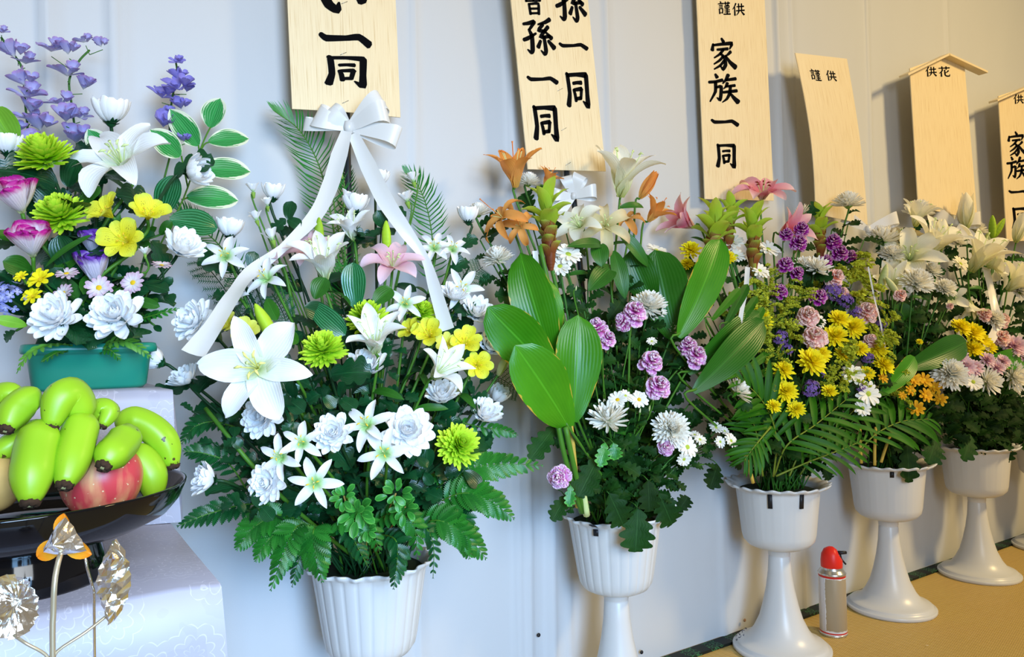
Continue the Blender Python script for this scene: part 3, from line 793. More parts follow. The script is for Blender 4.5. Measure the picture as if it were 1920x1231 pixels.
# ------------------------------------------------------------------ altar with damask cloth
def damask():
    m, t, out = nt('white damask cloth')
    tc = N(t, 'ShaderNodeTexCoord'); geo = N(t, 'ShaderNodeNewGeometry')
    sp = N(t, 'ShaderNodeSeparateXYZ'); t.links.new(tc.outputs['Object'], sp.inputs[0])
    cb = N(t, 'ShaderNodeCombineXYZ'); t.links.new(sp.outputs[0], cb.inputs[0]); t.links.new(math_(t, 'SUBTRACT', sp.outputs[2], sp.outputs[1]), cb.inputs[1])
    vo = N(t, 'ShaderNodeTexVoronoi'); vo.voronoi_dimensions = '2D'; vo.inputs['Scale'].default_value = 19; vo.inputs['Randomness'].default_value = .7
    t.links.new(cb.outputs[0], vo.inputs['Vector'])
    df = N(t, 'ShaderNodeVectorMath'); df.operation = 'SUBTRACT'; t.links.new(cb.outputs[0], df.inputs[0])
    dv = N(t, 'ShaderNodeVectorMath'); dv.operation = 'SCALE'; dv.inputs['Scale'].default_value = 1.0; t.links.new(vo.outputs['Position'], dv.inputs[0]); t.links.new(dv.outputs[0], df.inputs[1])
    s2 = N(t, 'ShaderNodeSeparateXYZ'); t.links.new(df.outputs[0], s2.inputs[0])
    ang = math_(t, 'ARCTAN2', s2.outputs[1], s2.outputs[0]); dist = vo.outputs['Distance']
    pet = math_(t, 'ABSOLUTE', math_(t, 'SINE', math_(t, 'MULTIPLY', ang, 4.5)))
    rr = math_(t, 'SUBTRACT', math_(t, 'MULTIPLY', dist, 6.0), math_(t, 'MULTIPLY', pet, .55))
    fr = math_(t, 'FRACT', rr)
    line = math_(t, 'MULTIPLY', math_(t, 'LESS_THAN', math_(t, 'ABSOLUTE', math_(t, 'SUBTRACT', fr, .5)), .065), math_(t, 'LESS_THAN', dist, .5))
    c = mixc(t, math_(t, 'MULTIPLY', line, .6), (.38, .37, .44), (.54, .53, .60))
    nz_ = N(t, 'ShaderNodeTexNoise'); nz_.inputs['Scale'].default_value = 26; t.links.new(tc.outputs['Object'], nz_.inputs['Vector'])
    n3 = math_(t, 'GREATER_THAN', nz_.outputs[0], .56)
    c = mixc(t, math_(t, 'MULTIPLY', n3, .3), c, (.32, .31, .39))
    n4 = N(t, 'ShaderNodeTexNoise'); n4.inputs['Scale'].default_value = 9; t.links.new(tc.outputs['Object'], n4.inputs['Vector'])
    finish(t, out, c, .42, 0, bump=math_(t, 'ADD', n4.outputs[0], math_(t, 'MULTIPLY', line, .06)), bs=.35, spec=.5, bd=.006)
    return m
M_dam = damask()
AXR = at(415, 1085, .68).x; AXU = at(323, 728, .955).x
def altar():
    t = thing('altar', 'stepped altar draped in shiny white damask cloth at the left', 'altar', (-.2, .8, 0))
    def slab(name, x0, x1, y0, y1, z0, z1):
        n = 30; V = []; F = []
        prof = [(y0-.004, z0)]+[(y0-.004+.004*s, z0+(z1-z0)*s) for s in (.3, .6, .9)]+[(y0+.002, z1-.003), (y0+.006, z1)]+[(y0+(y1-y0)*s, z1) for s in (.3, .6, 1.0)]
        k = len(prof)
        for i in range(n+1):
            x = x0+(x1-x0)*i/n
            e = max(0, (i/n-.985)/.015)
            for y, z in prof:
                w_ = .004*noise.noise(Vector((x*14, z*3, y*3)))*(1 if z < z1-.02 else .25)
                V.append((x+(z1-z)*.05*(i == n)+.004*noise.noise(Vector((1, y*22, z*8)))*(i == n), y+w_-.003*(z1-z)*math.sin(x*30), z-.003*e))
        for i in range(n):
            for j in range(k-1): p = i*k+j; F.append((p, p+k, p+k+1, p+1))
        b = len(V)
        # right side sheet, following the last column
        last = [V[n*k+j] for j in range(k)]
        for x_, y_, z_ in last[5:]: pass
        side = [(v[0], v[1], v[2]) for v in last[4:]]
        for v in side: V += [v, (v[0]+.006, v[1], z0+.55*(v[2]-z0)), (v[0]+.009, v[1]+.004, z0)]
        for q in range(len(side)-1):
            for r_ in range(2): p = b+q*3+r_; F.append((p, p+1, p+4, p+3))
        c0 = len(V); V += [last[0], last[1], last[2], last[3], last[4]]
        F.append((b+2, b+1, b, c0+3, c0+2, c0+1, c0))
        return part(name, mk_mesh(name, V, F, M_dam, None), t)
    slab('upper_step', -.9, AXU, .955, 1.165, .49, .645)
    slab('middle_step', -.9, AXR, .68, 1.16, .002, .49)
    slab('front_step', -.9, at(200, 1231, .5).x, .44, .68, .002, .36)
altar()

# ------------------------------------------------------------------ writing (brush strokes, 100 x 100 square, y down; each point x, y, width)
GL = {
 'い': [[(8, 6, 9), (14, 40, 13), (24, 66, 14), (38, 78, 13), (42, 60, 3)], [(66, 30, 4), (78, 42, 12), (86, 58, 15)]],
 '一': [[(3, 42, 7), (14, 50, 10), (50, 49, 8), (76, 46, 10), (97, 60, 12)]],
 '同': [[(12, 8, 8), (16, 18, 11), (18, 60, 11), (10, 92, 14)], [(14, 13, 8), (50, 11, 8), (84, 12, 12), (88, 18, 13), (86, 60, 12), (84, 92, 15), (66, 80, 3)], [(34, 34, 7), (50, 32, 7), (68, 32, 9)], [(34, 50, 7), (38, 62, 9), (40, 80, 9)], [(37, 51, 7), (64, 48, 9), (64, 52, 9), (59, 74, 8)], [(40, 74, 7), (60, 72, 8)]],
 '孫': [[(4, 15, 6), (20, 13, 8), (38, 9, 10), (34, 16, 8), (22, 30, 6)], [(20, 29, 6), (28, 48, 10), (26, 84, 11), (20, 92, 8), (10, 84, 3)], [(1, 58, 8), (14, 54, 9), (42, 40, 5)], [(90, 2, 10), (74, 10, 8), (50, 16, 4)], [(66, 16, 8), (50, 32, 8), (74, 34, 7)], [(82, 22, 9), (54, 50, 8), (86, 48, 7)], [(74, 38, 5), (90, 54, 11)], [(66, 50, 8), (68, 86, 10), (62, 96, 8), (52, 86, 3)], [(54, 60, 7), (44, 78, 10)], [(78, 60, 7), (96, 80, 12)]],
 '曾': [[(30, 0, 6), (40, 12, 9)], [(70, 0, 8), (58, 12, 6)], [(18, 18, 7), (20, 48, 8)], [(18, 19, 6), (80, 17, 8), (78, 46, 8)], [(50, 18, 6), (50, 46, 6)], [(20, 46, 6), (78, 45, 6)], [(30, 56, 8), (33, 98, 9)], [(31, 58, 7), (70, 56, 9), (68, 98, 9)], [(34, 76, 7), (66, 75, 7)], [(34, 94, 7), (66, 93, 7)]],
 '家': [[(46, 0, 6), (54, 12, 10)], [(14, 18, 6), (10, 38, 11)], [(14, 22, 6), (50, 18, 8), (86, 16, 10), (76, 34, 4)], [(28, 36, 6), (70, 33, 8)], [(52, 36, 8), (38, 50, 7), (16, 62, 4)], [(38, 46, 6), (56, 62, 9), (58, 84, 11), (48, 98, 9), (38, 88, 3)], [(50, 58, 8), (36, 70, 7), (14, 82, 4)], [(54, 70, 8), (38, 86, 7), (14, 98, 4)], [(80, 42, 9), (70, 50, 7), (60, 56, 4)], [(58, 54, 5), (76, 76, 10), (97, 92, 14)]],
 '族': [[(24, 0, 6), (30, 12, 10)], [(2, 28, 8), (24, 26, 8), (48, 20, 9)], [(24, 28, 9), (22, 60, 8), (3, 94, 4)], [(24, 46, 6), (42, 42, 9), (40, 72, 9), (36, 88, 9), (26, 80, 3)], [(68, 2, 10), (60, 18, 8), (48, 32, 4)], [(60, 20, 7), (94, 15, 9)], [(64, 30, 9), (58, 42, 6), (50, 50, 3)], [(58, 42, 6), (90, 38, 8)], [(48, 62, 7), (96, 56, 9)], [(74, 42, 8), (70, 66, 9), (60, 84, 7), (44, 96, 3)], [(70, 62, 5), (84, 80, 10), (99, 95, 14)]],
 '謹': [[(20, 0, 6), (26, 9, 9)], [(3, 18, 6), (44, 14, 8)], [(10, 30, 5), (38, 28, 7)], [(10, 42, 5), (38, 40, 7)], [(11, 54, 7), (13, 92, 8)], [(12, 55, 5), (38, 53, 8), (36, 88, 7)], [(14, 85, 5), (36, 84, 5)], [(48, 14, 6), (98, 11, 8)], [(62, 2, 7), (63, 25, 7)], [(84, 2, 7), (83, 25, 7)], [(57, 32, 6), (60, 52, 7)], [(58, 33, 5), (90, 31, 8), (87, 50, 6)], [(60, 50, 5), (88, 49, 6)], [(74, 24, 7), (74, 94, 8)], [(54, 64, 5), (94, 62, 7)], [(55, 78, 5), (93, 76, 7)], [(45, 95, 7), (100, 93, 9)]],
 '供': [[(30, 2, 9), (20, 24, 7), (3, 48, 4)], [(19, 32, 7), (19, 96, 10)], [(36, 28, 6), (94, 24, 9)], [(52, 4, 8), (53, 56, 7)], [(76, 4, 8), (75, 56, 7)], [(31, 60, 7), (98, 55, 9)], [(52, 64, 9), (46, 78, 7), (32, 94, 4)], [(72, 64, 6), (94, 90, 12)]],
 '花': [[(6, 20, 7), (94, 16, 9)], [(32, 4, 8), (33, 32, 7)], [(66, 4, 8), (65, 32, 7)], [(36, 34, 9), (26, 52, 8), (8, 68, 4)], [(24, 52, 7), (24, 97, 10)], [(84, 42, 9), (70, 56, 7), (52, 66, 4)], [(53, 36, 8), (54, 80, 9), (64, 92, 9), (88, 92, 9), (93, 76, 3)]],
}
M_ink = plain('black ink', (.003, .003, .004), .9, spec=.05)
def glyph_mesh(ch, fn, nrm):
    """fn maps (u, v) in 0..1 to a point on the board; strokes are raised .3 mm"""
    V = []; F = []
    for st in GL[ch]:
        P = [Vector((x, y, 0)) for x, y, _ in st]; W = [w_ for *_, w_ in st]
        sm = []; k = 5
        PP = [P[0]*2-P[1]]+P+[P[-1]*2-P[-2]]
        for i in range(1, len(PP)-2):
            for j in range(k):
                t = j/k; a, b, c, d = PP[i-1:i+3]
                p = .5*((2*b)+(c-a)*t+(2*a-5*b+4*c-d)*t*t+(3*b-a-3*c+d)*t**3)
                if len(st) > 2 and (b-c).length > 12:
                    q = b.lerp(c, t); p = p.lerp(q, .55)
                sm.append((p, W[i-1]*(1-t)+W[i]*t))
        sm.append((P[-1], W[-1]))
        d0 = (sm[1][0]-sm[0][0]).normalized(); d1 = (sm[-1][0]-sm[-2][0]).normalized()
        sm = [(sm[0][0]-d0*sm[0][1]*.35, sm[0][1]*.45)]+sm+[(sm[-1][0]+d1*sm[-1][1]*.3, sm[-1][1]*.5)]
        b0 = len(V); n = len(sm)
        for i, (p, w_) in enumerate(sm):
            d = sm[min(i+1, n-1)][0]-sm[max(i-1, 0)][0]; d = d.normalized() if d.length > 1e-6 else d0
            nn = Vector((-d.y, d.x, 0))*w_*.66
            for q in (p+nn, p-nn): V.append(fn(q.x/100, q.y/100)+nrm*.0005)
        for i in range(n-1):
            a = b0+i*2; F.append((a, a+1, a+3, a+2))
    return mk_mesh('character', V, F, M_ink, None, False)

# ------------------------------------------------------------------ wooden name boards
def wood():
    m, t, out = nt('pale cedar board')
    uv = N(t, 'ShaderNodeUVMap'); mp = N(t, 'ShaderNodeMapping'); mp.inputs['Scale'].default_value = (60, 1.2, 1); t.links.new(uv.outputs[0], mp.inputs[0])
    oi = N(t, 'ShaderNodeObjectInfo')
    ad = N(t, 'ShaderNodeVectorMath'); ad.operation = 'ADD'; t.links.new(mp.outputs[0], ad.inputs[0])
    cb = N(t, 'ShaderNodeCombineXYZ'); t.links.new(math_(t, 'MULTIPLY', oi.outputs['Random'], 30), cb.inputs[0]); t.links.new(cb.outputs[0], ad.inputs[1])
    nz_ = N(t, 'ShaderNodeTexNoise'); nz_.inputs['Scale'].default_value = 1; nz_.inputs['Detail'].default_value = 4; t.links.new(ad.outputs[0], nz_.inputs['Vector'])
    r = ramp(t, [(.30, (.56, .40, .20)), (.42, (.75, .62, .39)), (.7, (.80, .68, .45))], nz_.outputs[0])
    finish(t, out, r.outputs[0], .5, 0, bump=nz_.outputs[0], bs=.15, spec=.3, bd=.0006)
    return m
M_wood = wood()
M_edge = plain('cut wood edge', (.42, .22, .08), .6)
M_staple = plain('steel staple', (.45, .45, .42), .3, metallic=.8)
def board(label, tl, tr, br, bl, Y, chars, staples=(), th=.0025, curve=None, roof=None, pole=None, curl=0.0):
    A = [at(*p, Y) for p in (tl, tr, br, bl)]
    # true rectangle-ish quad on the plane y = Y; thickness behind
    def fn(u, v, c=None):
        p = (A[0]*(1-u)+A[1]*u)*(1-v) + (A[3]*(1-u)+A[2]*u)*v
        dy = (curve(u, v) if curve else 0)
        return Vector((p.x, Y-dy, p.z))
    mb = MB(); nu, nv = 8, 16; V = []; UV = []
    wpx = (A[1]-A[0]).length; hpx = (A[3]-A[0]).length
    for s in (0, 1):
        for j in range(nv+1):
            for i in range(nu+1):
                p = fn(i/nu, j/nv); V.append(p+Vector((0, th*s, 0))); UV.append((i/nu*wpx*12, j/nv*hpx*12))
    F = []; n1 = (nu+1)*(nv+1)
    for j in range(nv):
        for i in range(nu):
            p = j*(nu+1)+i; F.append((p, p+nu+1, p+nu+2, p+1)); F.append((p+n1, p+1+n1, p+nu+2+n1, p+nu+1+n1))
    def rim(idx):
        for a, b in zip(idx, idx[1:]): F.append((a, b, b+n1, a+n1))
    rim([i for i in range(nu+1)]); rim([nv*(nu+1)+i for i in reversed(range(nu+1))])
    rim([j*(nu+1) for j in reversed(range(nv+1))]); rim([j*(nu+1)+nu for j in range(nv+1)])
    t = thing('name_board', label, 'sign', A[3], 'wooden name boards')
    part('board', mk_mesh('board', V, F, M_wood, UV, False), t)
    inv = A
    def uvof(px, py):       # pixel -> (u, v) on the board by a few Newton-like steps
        P = at(px, py, Y); u = v = .5
        for _ in range(25):
            q = (A[0]*(1-u)+A[1]*u)*(1-v) + (A[3]*(1-u)+A[2]*u)*v
            d = P-q; eu = (A[1]-A[0])*(1-v)+(A[2]-A[3])*v; ev = (A[3]-A[0])*(1-u)+(A[2]-A[1])*u
            det = eu.x*ev.z-eu.z*ev.x
            u += (d.x*ev.z-d.z*ev.x)/det; v += (eu.x*d.z-eu.z*d.x)/det
        return u, v
    for ch, x0, y0, x1, y1 in chars:
        # box given by its pixel centre and size; upright along the board
        if ch == '一': cy_ = (y0+y1)/2; hw = (x1-x0)*.5; y0, y1 = cy_-hw, cy_+hw
        uc, vc = uvof((x0+x1)/2, (y0+y1)/2)
        ul, _ = uvof(x0, (y0+y1)/2); ur, _ = uvof(x1, (y0+y1)/2); _, vt = uvof((x0+x1)/2, y0); _, vb = uvof((x0+x1)/2, y1)
        du, dv = ur-ul, vb-vt
        g = lambda a, b: fn(uc+(a-.5)*du, vc+(b-.5)*dv)
        part('character', glyph_mesh(ch, g, Vector((0, -1, 0))), t)
    for px, py in staples:
        u, v = uvof(px, py); p = fn(u, v)+Vector((0, -.0008, 0)); k = mpp(px, py, Y)
        part('staple', MB().tube([p+Vector((-6*k, 0, -3.5*k)), p+Vector((6*k, 0, 3.5*k))], .0005, 4).mesh('staple', M_staple), t)
    if roof:
        (lx, ly), (ax_, ay), (rx, ry) = roof
        P = [at(lx, ly, Y), at(ax_, ay, Y), at(rx, ry, Y)]
        th2 = .006; dep = .022
        gv = [A[0], A[1], P[1]+Vector((0, 0, -.004))]; gv += [q+Vector((0, th, 0)) for q in gv]
        part('gable', mk_mesh('gable', gv, [(0, 1, 2), (5, 4, 3), (0, 3, 4, 1), (1, 4, 5, 2), (2, 5, 3, 0)], M_wood, [(q[0]*12, q[2]*12) for q in gv], False), t)
        for a, b in ((P[0], P[1]), (P[1], P[2])):
            d = (b-a).normalized(); nn = Vector((-d.z, 0, d.x)); 
            if nn.z < 0: nn = -nn
            V = []
            for s in (0, 1):
                for q in (a, b):
                    for k in (0, 1): V.append(q - nn*th2*(s) + Vector((0, -dep+(dep+.004)*k, 0)))
            F = [(0, 1, 3, 2), (4, 6, 7, 5), (0, 4, 5, 1), (2, 3, 7, 6), (0, 2, 6, 4), (1, 5, 7, 3)]
            part('roof_slat', mk_mesh('roof_slat', V, F, M_wood, [(q[0]*9, q[2]*9) for q in V], False), t)
    if pole:
        mt = plain('dark pole', (.018, .02, .022), .45)
        pts = [at(px, py, yy) for px, py, yy in pole]
        part('pole', MB().tube(pts, .0055, 8).mesh('pole', mt), t)
    return t
board('broad wooden name board above the white satin bow', (536, -70), (739, -70), (751, 220), (548, 204), 1.135,
      [('い', 590, -42, 692, 40), ('一', 597, 58, 694, 92), ('同', 605, 104, 690, 166)], [(643, 8), (641, 103), (645, 193)],
      curve=lambda u, v: .006*math.sin(u*PI), pole=[(650, 200, 1.15), (652, 300, 1.15), (655, 420, 1.14), (672, 900, 1.09)])
board('tilted wooden board with two columns of black writing', (949, -90), (1093, -90), (1136, 321), (990, 317), 1.14,
      [('曾', 978, -20, 1022, 28), ('孫', 981, 35, 1040, 104), ('一', 988, 138, 1046, 160), ('同', 997, 194, 1049, 266),
       ('孫', 1042, -30, 1098, 42), ('一', 1048, 75, 1102, 97), ('同', 1059, 132, 1107, 204)], [(1050, 168), (1057, 242), (1065, 307)],
      pole=[(1062, 300, 1.155), (1063, 340, 1.15), (1076, 372, 1.14), (1120, 850, 1.09)])
board('long wooden board with one column of writing above the pink lily', (1304, -60), (1431, -60), (1451, 376), (1322, 373), 1.165,
      [('謹', 1346, 3, 1369, 28), ('供', 1373, 6, 1396, 30), ('家', 1331, 72, 1380, 131), ('族', 1329, 139, 1384, 194), ('一', 1333, 218, 1385, 240), ('同', 1341, 267, 1382, 316)])
board('curled wooden board with only two small characters at its top', (1491, 99), (1588, 110), (1633, 420), (1534, 400), 1.12,
      [('謹', 1517, 131, 1536, 152), ('供', 1547, 133, 1566, 153)], curve=lambda u, v: .016*math.sin(v*PI*.9)*(1-u*.4)-.012*v, th=.002)
board('blank wooden board under a small gabled roof', (1706, 128), (1809, 128), (1833, 412), (1722, 388), 1.125,
      [('供', 1735, 125, 1756, 144), ('花', 1759, 124, 1782, 144)], roof=((1688, 142), (1766, 104), (1838, 137)))
board('wooden board with a gabled roof and writing, cut off by the picture edge', (1872, 180), (1952, 180), (1966, 450), (1888, 452), 1.125,
      [('供', 1900, 177, 1919, 195), ('家', 1888, 247, 1924, 292), ('族', 1888, 294, 1926, 337), ('一', 1891, 352, 1928, 368), ('同', 1896, 386, 1932, 432)], roof=((1856, 190), (1925, 160), (1985, 188)))

# ------------------------------------------------------------------ ribbons
M_satin = plain('white satin ribbon', (.80, .79, .76), .28, .2, spec=.5)
def strip(pts, wpx, Y=None, n=5, wdir=None, flutter=0.0, ends=True):
    """ribbon mesh from pixel points (px, py, Y) with width in pixels"""
    P = catmull([at(*p) for p in pts], n); mb = []
    k = mpp(*pts[0][:2], pts[0][2])
    V = []; UV = []; m = 3; L = len(P)
    for i, p in enumerate(P):
        d = (P[min(i+1, L-1)]-P[max(i-1, 0)]).normalized()
        f = i/(L-1); q = f*(len(pts)-1); a = int(min(q, len(pts)-2)); wv = wpx if not hasattr(wpx, '__len__') else wpx[a]*(1-(q-a))+wpx[a+1]*(q-a)
        wd = wdir if wdir is not None else d.cross(-FWD).normalized()
        wd = (wd - d*wd.dot(d)).normalized()
        nn = d.cross(wd)
        wd = (wd*math.cos(flutter*math.sin(f*9)) + nn*math.sin(flutter*math.sin(f*9))).normalized()
        for j in range(m+1):
            t = j/m-.5; V.append(p+wd*(t*wv*k)+nn*(.10*wv*k*(1-4*t*t))); UV.append((f, j/m))
    F = [(i*(m+1)+j, i*(m+1)+j+1, (i+1)*(m+1)+j+1, (i+1)*(m+1)+j) for i in range(L-1) for j in range(m)]
    return V, F, UV
def bow(label, cx, cy, Y, loops, tails, tw, knot=10):
    k = mpp(cx, cy, Y); c = at(cx, cy, Y)
    t = thing('ribbon_bow', label, 'ribbon', c)
    for ang, ln, wd, dep in loops:
        a = math.radians(ang); d = RGT*math.cos(a)+UP*math.sin(a); wdir = (UP*math.cos(a)-RGT*math.sin(a))
        pts = []
        for q in range(17):
            s = q/16; b = s*2*PI
            out = math.sin(s*PI)**.75*ln*k; side = math.sin(b)*dep*k
            pts.append(c + d*out + (-FWD)*(side+4*k) + wdir*(math.sin(b)*wd*.12*k))
        V = []; m = 3
        for i, p in enumerate(pts):
            g = .35+.65*math.sin(i/16*PI)**.6
            for j in range(m+1): V.append(p+wdir*((j/m-.5)*wd*k*g)+d*(math.sin(i/16*PI)*(j/m-.5)*wd*k*.12))
        F = [(i*(m+1)+j, i*(m+1)+j+1, (i+1)*(m+1)+j+1, (i+1)*(m+1)+j) for i in range(16) for j in range(m)]
        part('loop', mk_mesh('loop', V, F, M_satin), t)
    mb = MB(); mb.lathe([(.001, -1.2), (.7, -1), (.9, 0), (.7, 1), (.001, 1.2)], 10)
    part('knot', mb.mesh('knot', M_satin), t, Matrix.Translation(c-FWD*5*k) @ frame(UP) @ Matrix.Diagonal((knot*k,)*3+(1,)))
    for pts in tails:
        V, F, UV = strip(pts, tw, flutter=.15); part('tail', mk_mesh('tail', V, F, M_satin, UV), t)
bow('large white satin bow with two long tails below the broad name board', 655, 240, 1.10,
    [(158, 66, 44, 16), (20, 78, 42, 18), (38, 82, 40, 14), (175, 84, 26, 8), (-12, 96, 38, 10), (140, 50, 40, 14)],
    [[(650, 245, 1.09), (636, 290, 1.08), (618, 350, 1.07), (590, 405, 1.06), (530, 465, 1.05), (470, 510, 1.03), (435, 555, .98), (400, 610, .95), (362, 662, .93)],
     [(662, 250, 1.09), (690, 310, 1.08), (722, 375, 1.06), (762, 435, 1.04), (797, 485, 1.03), (815, 540, 1.01), (838, 618, .99)]],
    [20, 32, 32, 26, 15, 24, 28, 30, 36], 11)
bow('white ribbon bow tucked behind the cream lily under the tilted board', 1075, 368, 1.12, [(70, 42, 26, 8), (110, 40, 24, 8), (10, 44, 26, 8), (175, 44, 24, 8), (-140, 60, 34, 8)], [], 20, 6)
bow('white ribbon bow among the lilies below the curled blank board', 1625, 430, 1.12, [(150, 50, 26, 8), (20, 60, 24, 8), (-30, 50, 26, 8)],
    [[(1640, 430, 1.10), (1670, 450, 1.08), (1700, 500, 1.06), (1712, 560, 1.05)]], 20, 6)
bow('white ribbon bow among the cream lilies under the roofed blank board', 1790, 420, 1.11, [(150, 42, 24, 8), (60, 36, 22, 8), (10, 46, 26, 8)],
    [[(1795, 425, 1.09), (1830, 450, 1.06), (1848, 500, 1.03), (1862, 560, .99), (1870, 610, .97), (1848, 652, .96)]], 16, 6)
def lone_ribbon(label, pts, w_):
    V, F, UV = strip(pts, w_, flutter=.3); o = part('ribbon', mk_mesh('ribbon', V, F, M_satin, UV)); tagm(o, label, 'ribbon')
lone_ribbon('thin white ribbon end hanging between the mixed bouquet and its palm fronds', [(1402, 500, 1.0), (1398, 545, .99), (1388, 600, .985), (1380, 690, .98)], 9)
lone_ribbon('thin white string running down the right side of the mixed bouquet', [(1628, 500, .97), (1640, 560, .965), (1650, 600, .96), (1660, 655, .955)], 3)
lone_ribbon('narrow white ribbon behind the curcuma stems of the ginger leaf bouquet', [(1003, 470, 1.02), (1012, 540, 1.02), (1030, 600, 1.02), (1042, 640, 1.02)], 10)
# ------------------------------------------------------------------ fruit bowl, fruit
BY = .785
bc = at(38, 915, BY)
M_lacq = plain('black lacquer', (.003, .003, .004), .07, spec=.35)
def bowl():
    t = thing('pedestal_bowl', 'black lacquer pedestal bowl full of fruit on the altar step', 'bowl', (bc.x, BY, .49))
    T = Matrix.Translation((bc.x, BY, .49))
    part('foot', MB().lathe([(.0, .0), (.068, .0), (.070, .003), (.064, .02), (.057, .045), (.052, .060), (.0, .061)], 40).mesh('foot', M_lacq), t, T)
    part('dish', MB().lathe([(.0, .044), (.050, .046), (.100, .050), (.116, .056), (.124, .064), (.130, .077), (.132, .0795), (.1335, .079), (.1335, .0775), (.128, .064), (.118, .052), (.100, .043), (.054, .036), (.0, .035)][::-1], 72).mesh('dish', M_lacq), t, T)
bowl()
def skin_banana():
    m, t, out = nt('green banana skin')
    tc = N(t, 'ShaderNodeTexCoord'); nz_ = N(t, 'ShaderNodeTexNoise'); nz_.inputs['Scale'].default_value = 18; t.links.new(tc.outputs['Object'], nz_.inputs['Vector'])
    c = mixc(t, nz_.outputs[0], (.20, .42, .012), (.36, .58, .02))
    n2 = N(t, 'ShaderNodeTexNoise'); n2.inputs['Scale'].default_value = 120; t.links.new(tc.outputs['Object'], n2.inputs['Vector'])
    n3 = N(t, 'ShaderNodeTexNoise'); n3.inputs['Scale'].default_value = 34; t.links.new(tc.outputs['Object'], n3.inputs['Vector'])
    k = math_(t, 'MULTIPLY', math_(t, 'GREATER_THAN', n2.outputs[0], .67), math_(t, 'GREATER_THAN', n3.outputs[0], .55))
    c = mixc(t, k, c, (.07, .05, .01))
    finish(t, out, c, .38, 0, spec=.4, bump=nz_.outputs[0], bs=.1)
    return m
M_ban = skin_banana(); M_tip = plain('dried banana tip', (.045, .022, .010), .9, noise_amt=.7, nscale=400); M_tipc = plain('cut banana tip', (.30, .28, .12), .8)
def banana(pts, rpx, label):
    P = catmull([at(*p) for p in pts], 6); k = mpp(*pts[-1]); r = rpx*k; n = 15; m = len(P)
    t = thing('banana', label, 'banana', P[-1], 'green bananas heaped in the bowl')
    mb = MB(); b = 0; nrm = None
    for i, p in enumerate(P):
        f = i/(m-1); d = (P[min(i+1, m-1)]-P[max(i-1, 0)]).normalized()
        if nrm is None: nrm = (-FWD - d*(-FWD).dot(d)).normalized()
        nrm = (nrm-d*nrm.dot(d)).normalized(); bn = d.cross(nrm)
        s = min(1, .25+.9*(f*3.2)**.6)*(1-.55*max(0, (f-.62)/.38)**1.9)
        for j in range(n):
            a = 2*PI*j/n; rr = r*s*(1+.06*math.cos(5*a+.6)+.012*math.cos(10*a+1.2))
            mb.v.append(p+(nrm*math.cos(a)+bn*math.sin(a))*rr); mb.uv.append((f, j/n))
    for i in range(m-1):
        for j in range(n): mb.f.append((i*n+j, i*n+(j+1) % n, (i+1)*n+(j+1) % n, (i+1)*n+j))
    mb.f.append(tuple(reversed(range(n)))); mb.f.append(tuple((m-1)*n+j for j in range(n)))
    part('skin', mb.mesh('skin', M_ban), t)
    d = (P[-1]-P[-2]).normalized(); e = r*.44
    q = MB().lathe([(e*.9, -e*.25), (e*1.06, e*.02), (e*1.0, e*.3), (e*.85, e*.52), (e*.6, e*.62), (.0, e*.45)], 22, lambda rr, z, a, i: (rr*(1+.12*math.sin(a*7+i*2)+.06*math.sin(a*13)), z+e*.10*math.sin(a*5+i)))
    T = Matrix.Translation(P[-1]) @ frame(d)
    tp = part('tip', q.mesh('tip', M_tip), t, T)
    subpart('tip_core', MB().lathe([(e*.3, e*.44), (e*.26, e*.64), (0, e*.62)], 10).mesh('tip_core', M_tipc), tp, T)
BN = [
 ([(215, 792, .80), (250, 788, .80), (285, 803, .795), (312, 832, .79), (324, 872, .785)], 27, 'green banana curving down along the right end of the heap'),
 ([(235, 850, .79), (265, 862, .785), (284, 890, .78), (290, 935, .775)], 30, 'green banana low at the right, half behind the apple'),
 ([(165, 800, .77), (172, 776, .765), (192, 764, .76), (205, 772, .755), (192, 798, .75)], 19, 'smallest green banana, hooked, at the top of the heap'),
 ([(-30, 768, .77), (-5, 745, .765), (20, 738, .76), (35, 755, .755)], 22, 'green banana mostly cut off at the upper left picture edge'),
 ([(85, 790, .76), (55, 815, .76), (22, 835, .755), (-10, 850, .75)], 24, 'green banana lying in shade beneath the speckled one'),
 ([(75, 752, .755), (50, 752, .75), (28, 772, .745), (12, 803, .735)], 30, 'brown speckled green banana at the left of the heap'),
 ([(146, 800, .745), (147, 760, .74), (130, 738, .735), (110, 752, .73), (95, 798, .725)], 32, 'topmost green banana, bent over in an arch'),
 ([(90, 790, .735), (72, 830, .725), (62, 885, .71), (57, 940, .70)], 39, 'longest green banana hanging to the bowl rim'),
 ([(160, 775, .74), (150, 808, .73), (136, 860, .715), (121, 908, .70)], 34, 'green banana with pale cut tip beside the longest one'),
 ([(246, 800, .745), (232, 826, .735), (210, 850, .72), (195, 872, .71)], 32, 'short green banana lying over the top of the apple'),
]
for a in BN: banana(*a)
